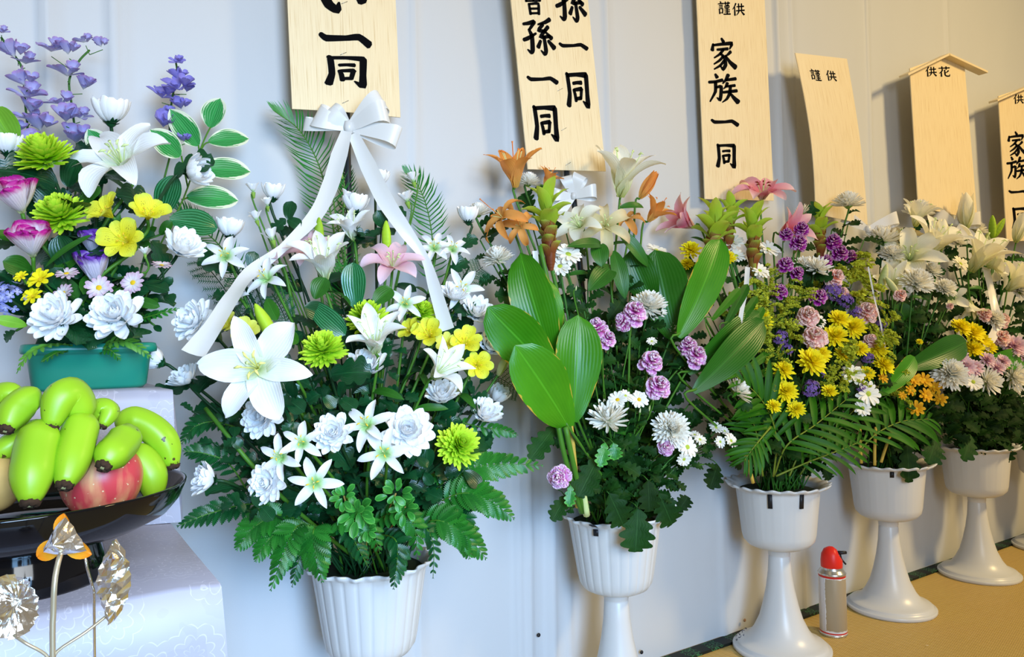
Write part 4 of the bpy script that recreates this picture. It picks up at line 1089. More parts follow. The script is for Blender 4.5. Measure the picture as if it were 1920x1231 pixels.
def apple_mat():
    m, t, out = nt('blushed apple skin')
    tc = N(t, 'ShaderNodeTexCoord'); mp = N(t, 'ShaderNodeMapping'); mp.inputs['Scale'].default_value = (60, 60, 12); t.links.new(tc.outputs['Object'], mp.inputs[0])
    n1 = N(t, 'ShaderNodeTexNoise'); n1.inputs['Scale'].default_value = 1; n1.inputs['Detail'].default_value = 5; t.links.new(mp.outputs[0], n1.inputs['Vector'])
    n2 = N(t, 'ShaderNodeTexNoise'); n2.inputs['Scale'].default_value = 16; t.links.new(tc.outputs['Object'], n2.inputs['Vector'])
    f = math_(t, 'ADD', math_(t, 'MULTIPLY', n1.outputs[0], .55), math_(t, 'MULTIPLY', n2.outputs[0], .55))
    r = ramp(t, [(.38, (.80, .55, .20)), (.50, (.75, .34, .16)), (.62, (.62, .06, .07))], f)
    vo = N(t, 'ShaderNodeTexVoronoi'); vo.inputs['Scale'].default_value = 160; t.links.new(tc.outputs['Object'], vo.inputs['Vector'])
    c = mixc(t, math_(t, 'LESS_THAN', vo.outputs['Distance'], .12), r.outputs[0], (.82, .62, .36))
    finish(t, out, c, .35, 0, spec=.4); return m
def fruit(name, px, py, rp, Y, mat, label, cat):
    k = mpp(px, py, Y); r = rp*k; p = at(px, py, Y)
    t = thing(name, label, cat, p)
    pr = [(.001, -.80), (.15, -.86), (.35, -.88), (.65, -.72), (.90, -.35), (1.0, .1), (.93, .5), (.70, .78), (.42, .90), (.2, .86), (.08, .74), (.001, .68)]
    Pm = [(p_.x, p_.y) for p_ in catmull([(a*r, b*r, 0) for a, b in pr], 3)]
    part('skin', MB().lathe(Pm, 40).mesh('skin', mat), t, Matrix.Translation(p))
    part('stalk', MB().tube([(0, 0, r*.66), (r*.04, 0, r*.9), (r*.12, 0, r*1.1)], r*.04, 6).mesh('stalk', plain('woody stalk', (.10, .05, .02), .8)), t, Matrix.Translation(p))
fruit('apple', 190, 902, 71, .77, apple_mat(), 'red and yellow blushed apple under the bananas', 'apple')
fruit('pear', -25, 905, 62, .765, plain('russet pear skin', (.62, .38, .12), .55, noise_amt=.25, nscale=60), 'round tan pear at the left edge of the bowl', 'pear')

# ------------------------------------------------------------------ foil lotus ornament
def foil():
    m, t, out = nt('crumpled foil')
    tc = N(t, 'ShaderNodeTexCoord'); nz_ = N(t, 'ShaderNodeTexNoise'); nz_.inputs['Scale'].default_value = 130; nz_.inputs['Detail'].default_value = 3; t.links.new(tc.outputs['Object'], nz_.inputs['Vector'])
    n2 = N(t, 'ShaderNodeTexNoise'); n2.inputs['Scale'].default_value = 60; t.links.new(tc.outputs['Object'], n2.inputs['Vector'])
    c = mixc(t, n2.outputs[0], (.86, .86, .86), (.88, .82, .72))
    finish(t, out, c, .2, 0, bump=nz_.outputs[0], bs=.25, metallic=1.0, bd=.003)
    return m
M_foil = foil(); M_ofoil = petal_mat('orange foil petal', [(0, (.85, .45, .08)), (.6, (.90, .36, .02)), (1, (.80, .22, .01))], trans=.15, rough=.35); M_gstem = plain('dull gold stem', (.50, .42, .28), .35, metallic=.6)
def crumple_disc(cx, cy, rx, ry, Y, pleats, seed, peak=.35, ang=0):
    rr = random.Random(seed); k = mpp(cx, cy, Y); c = at(cx, cy, Y); V = [c - FWD*(-.2*rx*k)]; F = []; n = pleats*2; m = 6
    for i in range(1, m+1):
        f = i/m
        for j in range(n):
            a = 2*PI*j/n; h = (1 if j % 2 else -1)*.07*f*min(rx, ry) + rr.uniform(-.05, .05)*rx*.6 + peak*rx*f*f
            q = 1+.02*rr.uniform(-1, 1)
            x = math.cos(a)*rx*f*q; y = math.sin(a)*ry*f*q
            if ang: x, y = x*math.cos(ang)-y*math.sin(ang), x*math.sin(ang)+y*math.cos(ang)
            V.append(c + RGT*x*k + UP*y*k - FWD*h*k)
    for j in range(n): F.append((0, 1+j, 1+(j+1) % n))
    for i in range(m-1):
        for j in range(n): a = 1+i*n; F.append((a+j, a+n+j, a+n+(j+1) % n, a+(j+1) % n))
    return mk_mesh('foil', V, F, M_foil, None, False)
def lotus():
    Y = .50; foot = at(100, 1330, Y); foot.z = .362
    t = thing('lotus_ornament', 'crumpled foil lotus ornament with orange tipped bud before the fruit bowl', 'ornament', foot)
    part('leaf', crumple_disc(30, 1130, 55, 60, Y+.01, 22, 1), t)
    # pointed oval leaf
    rr = random.Random(3); k = mpp(218, 1088, Y); V = []; F = []; n = 14; m = 6
    for i in range(n+1):
        s = i/n; c = at(214+8*s-4, 1166-156*s, Y); w_ = 31*math.sin(PI*s)**.75+.5
        for j in range(m+1):
            u = j/m*2-1; h = 12*(1-abs(u)) + rr.uniform(-3, 3) + (3.5 if (i+j) % 2 else -3.5)
            V.append(c + RGT*u*w_*k - FWD*h*k)
    for i in range(n):
        for j in range(m): p = i*(m+1)+j; F.append((p, p+1, p+m+2, p+m+1))
    part('leaf', mk_mesh('leaf', V, F, M_foil, None, False), t)
    # bud: three-cornered crumpled cone with orange tips
    c = at(120, 1012, Y); k = mpp(120, 1012, Y); V = [c - FWD*34*k]; ring_ = []
    cor = [(0, 42), (-40, -24), (42, -20)]
    n = 18; V2 = []
    for lvl, f in ((0, .35), (1, .7), (2, 1.0)):
        for j in range(n):
            a = j/n*3; i0 = int(a) % 3; tt = a-int(a); x = cor[i0][0]*(1-tt)+cor[(i0+1) % 3][0]*tt; y = cor[i0][1]*(1-tt)+cor[(i0+1) % 3][1]*tt
            b = 1+.22*math.sin(tt*PI)
            V.append(c + RGT*x*b*f*k + UP*y*b*f*k - FWD*((34*(1-f**1.3)) + rr.uniform(-4, 4))*k)
    F = [(0, 1+j, 1+(j+1) % n) for j in range(n)]
    for i in range(2):
        for j in range(n): a = 1+i*n; F.append((a+j, a+n+j, a+n+(j+1) % n, a+(j+1) % n))
    part('bud', mk_mesh('bud', V, F, M_foil, None, False), t)
    me = petal_mesh('opet', M_ofoil, 1, .62, 1.35, 1.75, cup=.25, prof='ovate', n=8, m=5, ruf=.05)
    for x, y in cor:
        p = at(120, 1014, Y+.012); d = (RGT*x+UP*y).normalized(); Mx = Matrix((d, (-FWD).cross(d), -FWD)).transposed().to_4x4(); Mx.translation = p
        s = math.hypot(x, y)*1.28*k; part('petal', me, t, Mx @ Matrix.Diagonal((s, s, s, 1)))
    def st(pts, r): part('stem', MB().tube(catmull([at(*p) for p in pts], 4), r, 7).mesh('stem', M_gstem), t)
    P = catmull([at(118, 1020, Y+.01), at(104, 1080, Y), at(100, 1150, Y), at(99, 1240, Y), foot], 4)
    part('stem', MB().tube(P, .0016, 7).mesh('stem', M_gstem), t)
    st([(205, 1150, Y+.004), (160, 1185, Y), (108, 1220, Y), (100, 1245, Y)], .0009)
    st([(26, 1190, Y+.006), (50, 1206, Y), (85, 1226, Y), (98, 1250, Y)], .0009)
    mb = MB().lathe([(.0, .0), (.018, .0), (.020, .004), (.010, .012), (.012, .03), (.0, .031)], 20)
    part('base', mb.mesh('base', M_gstem), t, Matrix.Translation(foot))
    P = [at(155, 1020, Y+.06), at(163, 1062, Y+.06), at(176, 1108, Y+.06), Vector((at(176, 1108, Y+.06).x, Y+.06, .362))]
    o = part('stem', MB().tube(P, .0009, 6).mesh('stem', M_foil)); o.name = 'foil_stick'
    tagm(o, 'bare silver foil stick leaning behind the orange tipped foil bud', 'stick')
lotus()

# ------------------------------------------------------------------ spray can
def can():
    d = ray(1563, 1187); p = CAM + d*(-CZ/d.z); k = mpp(1563, 1187, p.y); r = 25.5*k/1.06; H = lambda py: (1183-py)*k*1.0
    t = thing('spray_can', 'spray can with red trigger cap and blank taupe label on the straw floor', 'can', p)
    T = Matrix.Translation(p)
    m, tt, out = nt('printed can')
    tc = N(tt, 'ShaderNodeTexCoord'); sp = N(tt, 'ShaderNodeSeparateXYZ'); tt.links.new(tc.outputs['Object'], sp.inputs[0])
    # label patch faces the room: angle around the can
    ang = math_(tt, 'ARCTAN2', sp.outputs[1], sp.outputs[0])
    nz_ = N(tt, 'ShaderNodeTexNoise'); nz_.inputs['Scale'].default_value = 90; tt.links.new(tc.outputs['Object'], nz_.inputs['Vector'])
    a2 = math_(tt, 'ADD', ang, math_(tt, 'MULTIPLY', nz_.outputs[0], .25))
    inl = math_(tt, 'MULTIPLY', math_(tt, 'GREATER_THAN', a2, -2.95), math_(tt, 'LESS_THAN', a2, -.95))
    zz = math_(tt, 'ADD', sp.outputs[2], math_(tt, 'MULTIPLY', nz_.outputs[0], .008))
    inz = math_(tt, 'MULTIPLY', math_(tt, 'GREATER_THAN', zz, H(1168)), math_(tt, 'LESS_THAN', zz, H(1076)+.004))
    pr = N(tt, 'ShaderNodeTexBrick'); pr.inputs['Scale'].default_value = 260; pr.inputs['Color1'].default_value = (.7, .7, .72, 1); pr.inputs['Color2'].default_value = (.25, .2, .25, 1); pr.inputs['Mortar'].default_value = (.75, .75, .76, 1); pr.inputs['Mortar Size'].default_value = .05
    tt.links.new(tc.outputs['Object'], pr.inputs['Vector'])
    base = mixc(tt, math_(tt, 'MULTIPLY', math_(tt, 'GREATER_THAN', ang, 2.3), .8), (.72, .72, .74), pr.outputs[0])
    c = mixc(tt, math_(tt, 'MULTIPLY', inl, inz), base, (.36, .29, .19))
    finish(tt, out, c, .35, 0, spec=.5)
    Hh = H(1070)
    part('body', MB().lathe([(.0, .0), (r*.94, .0), (r, .003), (r, Hh-.003), (r*.97, Hh)], 40).mesh('body', m), t, T)
    red = plain('red band', (.55, .02, .015), .35); st = plain('bare steel', (.62, .62, .60), .25, metallic=.9)
    part('bottom_rim', MB().lathe([(r*.95, -.0005), (r*1.03, .001), (r*1.03, .004), (r, .005)], 40).mesh('bottom_rim', st), t, T)
    part('band', MB().lathe([(r*1.004, .007), (r*1.006, .0085), (r*1.004, .010)], 40).mesh('band', red), t, T)
    part('band', MB().lathe([(r*1.0, Hh-.006), (r*1.01, Hh-.004), (r*1.0, Hh-.001)], 40).mesh('band', red), t, T)
    part('shoulder', MB().lathe([(r*1.02, Hh-.001), (r*1.04, Hh+.002), (r*.98, Hh+.004), (r*.86, Hh+.009), (r*.78, Hh+.012), (r*.80, Hh+.0145), (r*.74, Hh+.017)], 40).mesh('shoulder', st), t, T)
    rc = plain('red plastic cap', (.72, .025, .015), .38)
    # cap: domed hood, cut flat towards the nozzle side (+x)
    cap = MB().lathe([(r*.76, Hh+.013), (r*.80, Hh+.016), (r*.80, Hh+.030), (r*.74, Hh+.044), (r*.55, Hh+.055), (r*.25, Hh+.060), (.0, Hh+.061)], 36,
                     lambda rr, z, a, i: rr*(1-.32*max(0, math.cos(a-(-.5)))*(i > 2)))
    part('cap', cap.mesh('cap', rc), t, T)
    tx = r0
    q = Vector((tx.x, tx.y, 0)).normalized()
    b = Vector((0, 0, Hh+.046)) + q*r*.5
    part('nozzle', MB().tube([b, b+q*.012, b+q*.020], [.0045, .004, .0035], 8).mesh('nozzle', M_tape), t, T)
    part('trigger', MB().tube(catmull([b+q*.006+Vector((0, 0, -.004)), b+q*.008+Vector((0, 0, -.014)), b+q*.014+Vector((0, 0, -.022)), b+q*.018+Vector((0, 0, -.027))], 3), .0022, 6).mesh('trigger', M_tape), t, T)
can()

# ------------------------------------------------------------------ green pot of the altar arrangement
PC = at(168, 700, 1.035)
def green_pot():
    y0 = PC.y; w2 = 106*mpp(168, 690, y0-.03); zt = .645+.052
    t = thing('green_planter', 'green plastic flower trough with dark foam on the altar step', 'planter', (PC.x, y0, .645))
    m = plain('green plastic', (.008, .23, .15), .35, spec=.5)
    mb = MB()
    def ringr(w_, d_, z, n=32):
        V = []
        for j in range(n):
            a = 2*PI*j/n; cx = math.cos(a); cy = math.sin(a)
            V.append((math.copysign(abs(cx)**.35, cx)*w_, math.copysign(abs(cy)**.35, cy)*d_, z))
        return V
    lv = [(w2*.84, .040, 0), (w2*.90, .044, .004), (w2*.97, .050, .040), (w2*.98, .051, .042), (w2*1.06, .058, .043), (w2*1.07, .059, .047), (w2*1.05, .058, .053), (w2*1.0, .053, .054), (w2*.97, .050, .046), (w2*.9, .045, .01)]
    n = 32
    for i, (a, b, z) in enumerate(lv): mb.v += [Vector(v) for v in ringr(a, b, z)]; mb.uv += [(j/n, i/9) for j in range(n)]
    for i in range(len(lv)-1):
        for j in range(n): mb.f.append((i*n+j, i*n+(j+1) % n, (i+1)*n+(j+1) % n, (i+1)*n+j))
    mb.f.append(tuple(reversed(range(n)))); mb.f.append(tuple((len(lv)-1)*n+j for j in range(n)))
    T = Matrix.Translation((PC.x, y0, .645))
    part('trough', mb.mesh('trough', m), t, T)
    f = MB()
    for i, (a, z) in enumerate(((.90, .03), (.90, .050), (.80, .066), (.5, .076), (.1, .079))):
        f.v += [Vector(v) for v in ringr(w2*a*.95, .046*a, z)]; f.uv += [(0, 0)]*n
    for i in range(4):
        for j in range(n): f.f.append((i*n+j, i*n+(j+1) % n, (i+1)*n+(j+1) % n, (i+1)*n+j))
    f.f.append(tuple(4*n+j for j in range(n)))
    part('floral_foam', f.mesh('floral_foam', plain('dark green foam', (.008, .07, .025), .95, noise_amt=.4, nscale=300)), t, T)
green_pot()
STAND[0] = Vector((PC.x, 1.04, .700))

# ------------------------------------------------------------------ fronds
def pinna_mesh(mat, kind):
    key = ('pinna', mat.name, kind)
    if key not in LEAF:
        if kind == 'fern': a = leaf(1, .52, 'point', .5, .15, 21, 4, lobes=1, lobed=.45)
        elif kind == 'palm': a = leaf(1, .15, 'needle', .7, .5, 7, 2)
        LEAF[key] = mk_mesh('pinna', *a[:2], mat, a[2])
    return LEAF[key]
def frond(kind, pts, plen, n, mat, label, group=None, ang=1.0, stemr=.0011, start=.1, tipf=.15, smat=None, name=None, side=None):
    """pinnate frond along pixel points (px, py, Y)"""
    P = catmull([at(*p) for p in pts], 6); k = mpp(*pts[-1]); L = plen*k
    nm = name or {'fern': 'fern_frond', 'palm': 'palm_frond', 'cycas': 'cycas_frond'}[kind]
    t = thing(nm, label, 'leaf', P[0], group)
    part('rachis', MB().tube(P, [stemr*(1.2-.8*i/(len(P)-1)) for i in range(len(P))], 5).mesh('rachis', smat or M_steml), t)
    mb = MB()
    for i in range(n):
        f = start+(1-start)*i/(n-1); q = f*(len(P)-1); a = min(int(q), len(P)-2); p = P[a].lerp(P[a+1], q-a)
        d = (P[min(a+1, len(P)-1)]-P[max(0, a-1)]).normalized()
        up = (-FWD+Vector((0, 0, .7))).normalized(); lat = d.cross(up).normalized()
        g = (f-start)/(1-start)
        s = L*((math.sin(PI*min(1, .18+g*.82))**.8)*(1-tipf)+tipf) if kind != 'palm' else L*1.35*(.7+.45*math.sin(PI*g))*(1-.25*g)
        for sg in (-1, 1):
            if side and sg != side: continue
            an = ang*(1-.45*g)+R.uniform(-.06, .06)
            dd = (d*math.cos(an)+lat*sg*math.sin(an)+Vector((0, 0, -.10 if kind != 'cycas' else .05))+up*R.uniform(-.12, .2)).normalized()
            if (p+dd*s).y > 1.17: dd.y = -abs(dd.y)*.3; dd.normalize()
            if kind == 'cycas':
                w_ = dd.cross(up).normalized()*1.9*k; e = p+dd*s*.6+d*s*.08; e2 = p+dd*s+d*s*.30
                mb.add([p-w_*.6, p+w_*.6, e+w_, e-w_, e2], [(0, 1, 2, 3), (3, 2, 4)], [(0, .4), (0, .6), (.6, .6), (.6, .4), (1, .5)])
            else:
                M, _ = leaf_frame(p, p+dd, up+Vector((R.uniform(-.2, .2), 0, R.uniform(-.2, .2))))
                part('leaflet', pinna_mesh(mat, kind), t, M @ Matrix.Diagonal((s, s, s, 1)))
    if kind == 'cycas': o = part('leaflets', mb.mesh('leaflets', mat), t)
    return t
def big_leaf(base, tip, wpx, Yb, Yt, mat, label, st=None, name='broad_leaf', prof='egg', curl=.5, wave=.03, stem=True, group=None, bend=0, smat=None, toward=None):
    B = at(*base, Yb); T_ = at(*tip, Yt); k = mpp(*tip, Yt)
    L0 = (T_-B).length; W = wpx*k/L0
    key = (name, round(W, 2), curl, wave, prof, mat.name)
    if key not in LEAF:
        a = leaf(1, W, prof, curl, .22, 14, 8, wave=wave, seed=int(wpx)); LEAF[key] = mk_mesh('blade', *a[:2], mat, a[2])
    # chord of the curled blade
    vs = LEAF[key].vertices; e = vs[14*9+4].co
    sc = L0/math.hypot(e.x, e.z)
    up = (toward or (-FWD+UP*.25+RGT*bend))
    M, _ = leaf_frame(B, T_, up)
    M = M @ rot('Y', math.atan2(e.z, e.x))
    t = thing(name, label, 'leaf', B, group)
    part('blade', LEAF[key], t, M @ Matrix.Diagonal((sc, sc, sc, 1)))
    if stem and st is not None:
        c = STAND[st]+Vector((R.uniform(-.03, .03), R.uniform(-.03, .02), 0)); d = (T_-B).normalized()
        pts = catmull([c, c.lerp(B, .5), B-d*.02, B+d*.01], 4)
        part('stem', MB().tube(pts, .0024 if name == 'broad_leaf' else .0012, 6).mesh('stem', smat or M_steml), t)
    return t
USED = set()
def near_label(px, py, label):
    pre = {'dark': 'dark leaf sprig', 'feat': 'feathery goldenrod'}[label[:4]]
    for x, y, l in sorted(FLW, key=lambda f: math.hypot(f[0]-px, f[1]-py)):
        dx, dy = px-x, py-y
        for r_ in ([('left of' if dx < 0 else 'right of'), ('above' if dy < 0 else 'below')] if abs(dx) > abs(dy) else [('above' if dy < 0 else 'below'), ('left of' if dx < 0 else 'right of')]):
            t_ = '%s %s %s' % (pre, r_, l)
            if t_ not in USED and len(t_.split()) <= 16: USED.add(t_); return t_
    return label
def sprig(px, py, Y, st, n, szpx, kind, mat, label, group, smat=None, base=None, name='leaf_sprig'):
    label = near_label(px, py, label)
    n = int(n*1.45); szpx *= 1.12
    head = at(px, py, Y); k = mpp(px, py, Y); c = base or (STAND[st] + Vector((R.uniform(-.05, .05), R.uniform(-.04, .03), 0)))
    t = thing(name, label, 'greenery', c, group)
    mid = clampy(c.lerp(head, .55)+Vector((0, 0, .03)))
    P = catmull([c, mid, head], 8)
    part('stem', MB().tube(P, .0014, 5).mesh('stem', smat or M_stem), t)
    for i in range(n):
        f = .25+.75*i/(n-1) if n > 1 else 1; q = f*(len(P)-1); a = min(int(q), len(P)-2); p = P[a].lerp(P[a+1], q-a)
        sgn = -1 if i % 2 else 1
        d = RGT*sgn*R.uniform(.4, 1) + UP*R.uniform(-.4, .8) - FWD*R.uniform(-.1, .6); d.normalize(); s = szpx*k*R.uniform(.75, 1.2)
        if (p+d*s).y > 1.17: d.y = -abs(d.y)
        put_leaf(t, p, d, s, kind, mat)
    return t
def goldenrod_mesh(seed):
    key = ('gold', seed)
    if key not in MESH:
        rr = random.Random(seed); mb = MB()
        for b in range(11):
            z0 = rr.uniform(.1, .8); a = rr.random()*6.28; L = (1-z0)*.6+.2
            for q in range(34):
                s = q/33; x = L*s*.8; z = z0+L*(.6*s-.35*s*s)
                c = Vector((x*math.cos(a)+rr.uniform(-.03, .03), x*math.sin(a)+rr.uniform(-.03, .03), z+rr.uniform(-.01, .05)))
                M = Matrix.Translation(c) @ frame((rr.gauss(0, 1), rr.gauss(0, 1), rr.gauss(0, 1)))
                e = .028; mb.add([(-e, 0, 0), (e, 0, 0), (0, e*2.4, e*.6), (0, -e*.6, e)], [(0, 1, 2), (0, 3, 1), (0, 2, 3)], None, M)
            mb.tube([(0, 0, z0-.05), (L*.4*math.cos(a), L*.4*math.sin(a), z0+L*.22), (L*.8*math.cos(a), L*.8*math.sin(a), z0+L*.25)], .006, 3)
        MESH[key] = mb.mesh('blossom_spray', M_sol, False)
    return MESH[key]
def goldenrod(px, py, szpx, ax, Y, st, label, group):
    label = near_label(px, py, label)
    p = at(px, py, Y); k = mpp(px, py, Y); A = cdir(ax); c = STAND[st]+Vector((R.uniform(-.05, .05), R.uniform(-.04, .03), 0))
    t = thing('goldenrod', label, 'flower', c, group)
    b = p-A*szpx*.5*k
    o = part('blossom_spray', goldenrod_mesh(R.randint(0, 3)), t, TRS(b, frame(A, None, R.random()*6), szpx*k)); o['kind'] = 'stuff'
    part('stem', MB().tube(catmull([c, clampy(c.lerp(b, .6)+Vector((0, 0, .01))), b, p], 3), .0011, 4).mesh('stem', M_steml), t)
def asparagus(pts, wpx, label, group='wispy asparagus fern sprays'):
    P = catmull([at(*p) for p in pts], 6); k = mpp(*pts[-1]); t = thing('asparagus_fern', label, 'leaf', P[0], group); mb = MB()
    part('stem', MB().tube(P, .0008, 4).mesh('stem', M_stemd), t)
    for i in range(3, len(P)-1):
        d = (P[i+1]-P[i-1]).normalized() if i < len(P)-1 else d
        for sg in (-1, 1):
            up = -FWD; lat = d.cross(up).normalized(); L = wpx*k*(.5+.6*math.sin(PI*i/len(P)))
            dd = (lat*sg+d*.6+Vector((0, 0, R.uniform(-.3, .2)))).normalized(); b0 = P[i]
            mb.tube([b0, b0+dd*L], .0004, 3)
            for q in range(9):
                s = (q+1)/9
                for s2 in (-1, 1):
                    e = b0+dd*L*s; f = (dd.cross(up)*s2+dd*.7+Vector((R.uniform(-.3, .3),)*3)).normalized()*L*.22
                    w_ = f.cross(up).normalized()*.0006; mb.add([e-w_, e+w_, e+f], [(0, 1, 2)])
    o = part('needles', mb.mesh('needles', M_asp, False), t); o['kind'] = 'stuff'
# ================================================================== LEFT ARRANGEMENT (green trough)
g0 = 'flowers in the green trough'
def spike(pts, florets, mat, label):
    P = catmull([at(*p) for p in pts], 5); c = STAND[0]+Vector((R.uniform(-.04, .04), R.uniform(-.02, .03), 0))
    t = thing('delphinium', label, 'flower', c)
    part('stem', MB().tube([c, c.lerp(P[0], .6)]+P, .0014, 5).mesh('stem', M_stem), t)
    for i, (fx, fy, s) in enumerate(florets):
        Y = pts[0][2]-R.uniform(0, .02); p = at(fx, fy, Y); k = mpp(fx, fy, Y)
        q = min(P, key=lambda v: (v-p).length); A = (cdir((R.uniform(-.4, .4), .8, R.uniform(.1, .7)))*.8+(p-q)).normalized()
        h_floret(t, hm(p, A, s*.72*k), mat, i % 2)
        h_floret(t, hm(p+RGT*s*k*.22+UP*s*k*.12, cdir((.5, .8, .6)), s*.5*k), mat, 1)
        part('pedicel', MB().tube([q-UP*.006, p-A*s*k*.2], .0006, 4).mesh('pedicel', M_stem), t)
spike([(58, 300, 1.10), (52, 240, 1.10), (47, 190, 1.10), (42, 130, 1.10), (20, 95, 1.10), (2, 70, 1.10)],
      [(3, 62, 22), (28, 108, 46), (48, 120, 36), (46, 160, 46), (50, 184, 50), (56, 212, 42), (28, 250, 40), (76, 245, 52), (54, 225, 36), (60, 275, 44)], M_delph, 'pale lavender delphinium spike at the left edge of the trough bouquet')
spike([(148, 305, 1.11), (143, 260, 1.11), (135, 200, 1.11), (130, 150, 1.11), (148, 115, 1.11), (168, 94, 1.11)],
      [(158, 80, 27), (190, 88, 26), (96, 97, 44), (128, 102, 38), (126, 143, 46), (156, 168, 40), (116, 196, 40), (124, 228, 48), (150, 222, 34), (143, 268, 56), (170, 290, 34), (120, 290, 34)], M_delph, 'tall lavender delphinium spike with a bent tip beside the first')
spike([(322, 280, 1.12), (318, 240, 1.12), (322, 190, 1.12), (332, 140, 1.12), (330, 118, 1.12)],
      [(330, 118, 24), (334, 148, 32), (334, 168, 48), (350, 172, 26), (304, 184, 42), (340, 204, 32), (311, 215, 28), (306, 238, 40), (326, 254, 34), (345, 265, 24), (312, 262, 28)], M_delph2, 'darker violet delphinium spike behind the variegated leaves')
F = flower
F('cup', 208, 232, 100, (.05, 1, .12), 1.07, 'white silk chrysanthemum standing highest on its stem above the trough', 0)
F('cup', 14, 290, 82, (0, 1, .12), 1.05, 'white silk chrysanthemum cut by the left edge beside the lime chrysanthemum', 0)
F('cup', 352, 325, 84, (.8, .12, .25), 1.03, 'white silk chrysanthemum lying sideways beneath the variegated leaves', 0)
F('lily', 236, 322, 182, (-.02, .62, .72), 1.02, 'large white lily at the top centre of the trough bouquet', 0, nleaf=2)
F('pom', 88, 302, 112, (0, .78, .62), 1.03, 'lime green pompon chrysanthemum, upper one above the trough', 0)
F('pom', 118, 412, 108, (0, .70, .70), 1.01, 'lime green pompon chrysanthemum between the pink rimmed blooms', 0)
F('lisim', 42, 400, 84, (-.10, .92, .38), 1.0, 'magenta rimmed lisianthus, upper, with wide open petals', 0)
F('lisim', 62, 482, 82, (.10, .88, .45), .99, 'magenta rimmed lisianthus, lower, a tight rounded cup', 0)
F('lisip', 178, 478, 64, (0, .95, .30), 1.0, 'purple rimmed white lisianthus under the yellow alstroemeria, upper', 0)
F('lisip', 180, 532, 76, (.1, .92, .38), .985, 'purple rimmed white lisianthus, wider one just below its twin', 0)
F('alstro', 212, 408, 82, (-.35, .6, .7), .99, 'yellow alstroemeria spreading to the left under the white lily', 0)
F('alstro', 277, 412, 84, (.35, .6, .6), .985, 'yellow alstroemeria spreading to the right under the white lily', 0)
F('alstro', 240, 455, 88, (.02, .25, .95), .965, 'speckled yellow alstroemeria facing the viewer above the trough', 0)
F('half', 336, 472, 92, (.6, .55, .5), 1.02, 'white silk chrysanthemum at the right end of the trough bouquet', 0)
F('bell', 272, 478, 26, (0, 1, .2), .98, 'small half-open white daisy bud right of the yellow alstroemeria', 0)
for x, y, s, a, l in ((125, 514, 42, (.1, .8, .5), 'upper of the two left ones'), (120, 550, 42, (-.2, .5, .8), 'above the left white chrysanthemum'), (186, 540, 50, (.2, .3, .9), 'in the middle below the purple rimmed bloom'),
                      (250, 530, 46, (.0, .2, .98), 'with its yellow eye facing out'), (303, 498, 36, (.2, .9, .3), 'seen from the side at the far right of the trough')):
    F('pdaisy', x, y, s, a, .965, 'small pinkish white daisy, ' + l, 0)
for x, y, s, l in ((76, 524, 50, 'largest of three, by the magenta cup'), (40, 519, 28, 'smallest of three, half closed'), (62, 556, 44, 'lowest of three, over the blue hydrangea')):
    F('cosmos', x, y, s, (-.1, .55, .75), .96, 'small golden yellow daisy, ' + l, 0)
F('hydr', 20, 562, 72, (-.2, .5, .8), .97, 'blue hydrangea head cut off by the left picture edge', 0)
F('hydr', -30, 600, 60, (-.2, .3, .8), .99, 'blue hydrangea head mostly beyond the left edge', 0) if False else None
F('full', 113, 600, 108, (-.08, .48, .85), .945, 'dense white silk chrysanthemum low over the trough, the left one', 0)
F('full', 222, 597, 112, (.10, .42, .88), .945, 'dense white silk chrysanthemum low over the trough, the right one', 0)
HL = 'variegated leaf with white edge, '
for b, tp, wd, Yb, Yt, l in (((394, 239), (413, 184), 48, 1.12, 1.115, 'topmost, pointing up'), ((372, 272), (318, 204), 46, 1.11, 1.09, 'upper, leaning against the violet spike'), ((391, 266), (467, 260), 40, 1.12, 1.12, 'first on the right side'),
                             ((374, 317), (470, 322), 46, 1.11, 1.11, 'second down on the right side'), ((350, 370), (447, 376), 48, 1.10, 1.10, 'lowest on the right side'), ((338, 292), (281, 243), 46, 1.09, 1.07, 'behind the large lily on its right'),
                             ((205, 290), (164, 242), 42, 1.09, 1.08, 'beneath the highest white chrysanthemum'), ((306, 402), (330, 328), 52, 1.07, 1.06, 'dark, below the sideways chrysanthemum'), ((318, 412), (408, 426), 52, 1.06, 1.07, 'dark and broad, above the right white bloom')):
    big_leaf(b, tp, wd, Yb, Yt, M_lvar if 'dark' not in l else M_lstr, HL+l if 'dark' not in l else 'dark striped leaf, '+l[6:], name='hosta_leaf', curl=.35, wave=.02, prof='ovate')
t = thing('leaf_stalk', 'green branching stalk carrying the variegated leaves', 'stem', STAND[0])
for pts in ([(412, 225, 1.12), (394, 240, 1.12), (372, 290, 1.11), (345, 370, 1.09), (300, 460, 1.06), (230, 600, 1.05)], [(394, 266, 1.12), (384, 270, 1.12), (372, 290, 1.11)], [(376, 317, 1.11), (362, 322, 1.105)], [(352, 370, 1.10), (342, 374, 1.09)], [(372, 272, 1.11), (374, 285, 1.11)], [(340, 292, 1.09), (352, 350, 1.09)]):
    P = catmull([at(*p) for p in pts], 4) if len(pts) > 2 else [at(*p) for p in pts]; part('branch', MB().tube(P, .0012, 5).mesh('branch', M_steml), t)
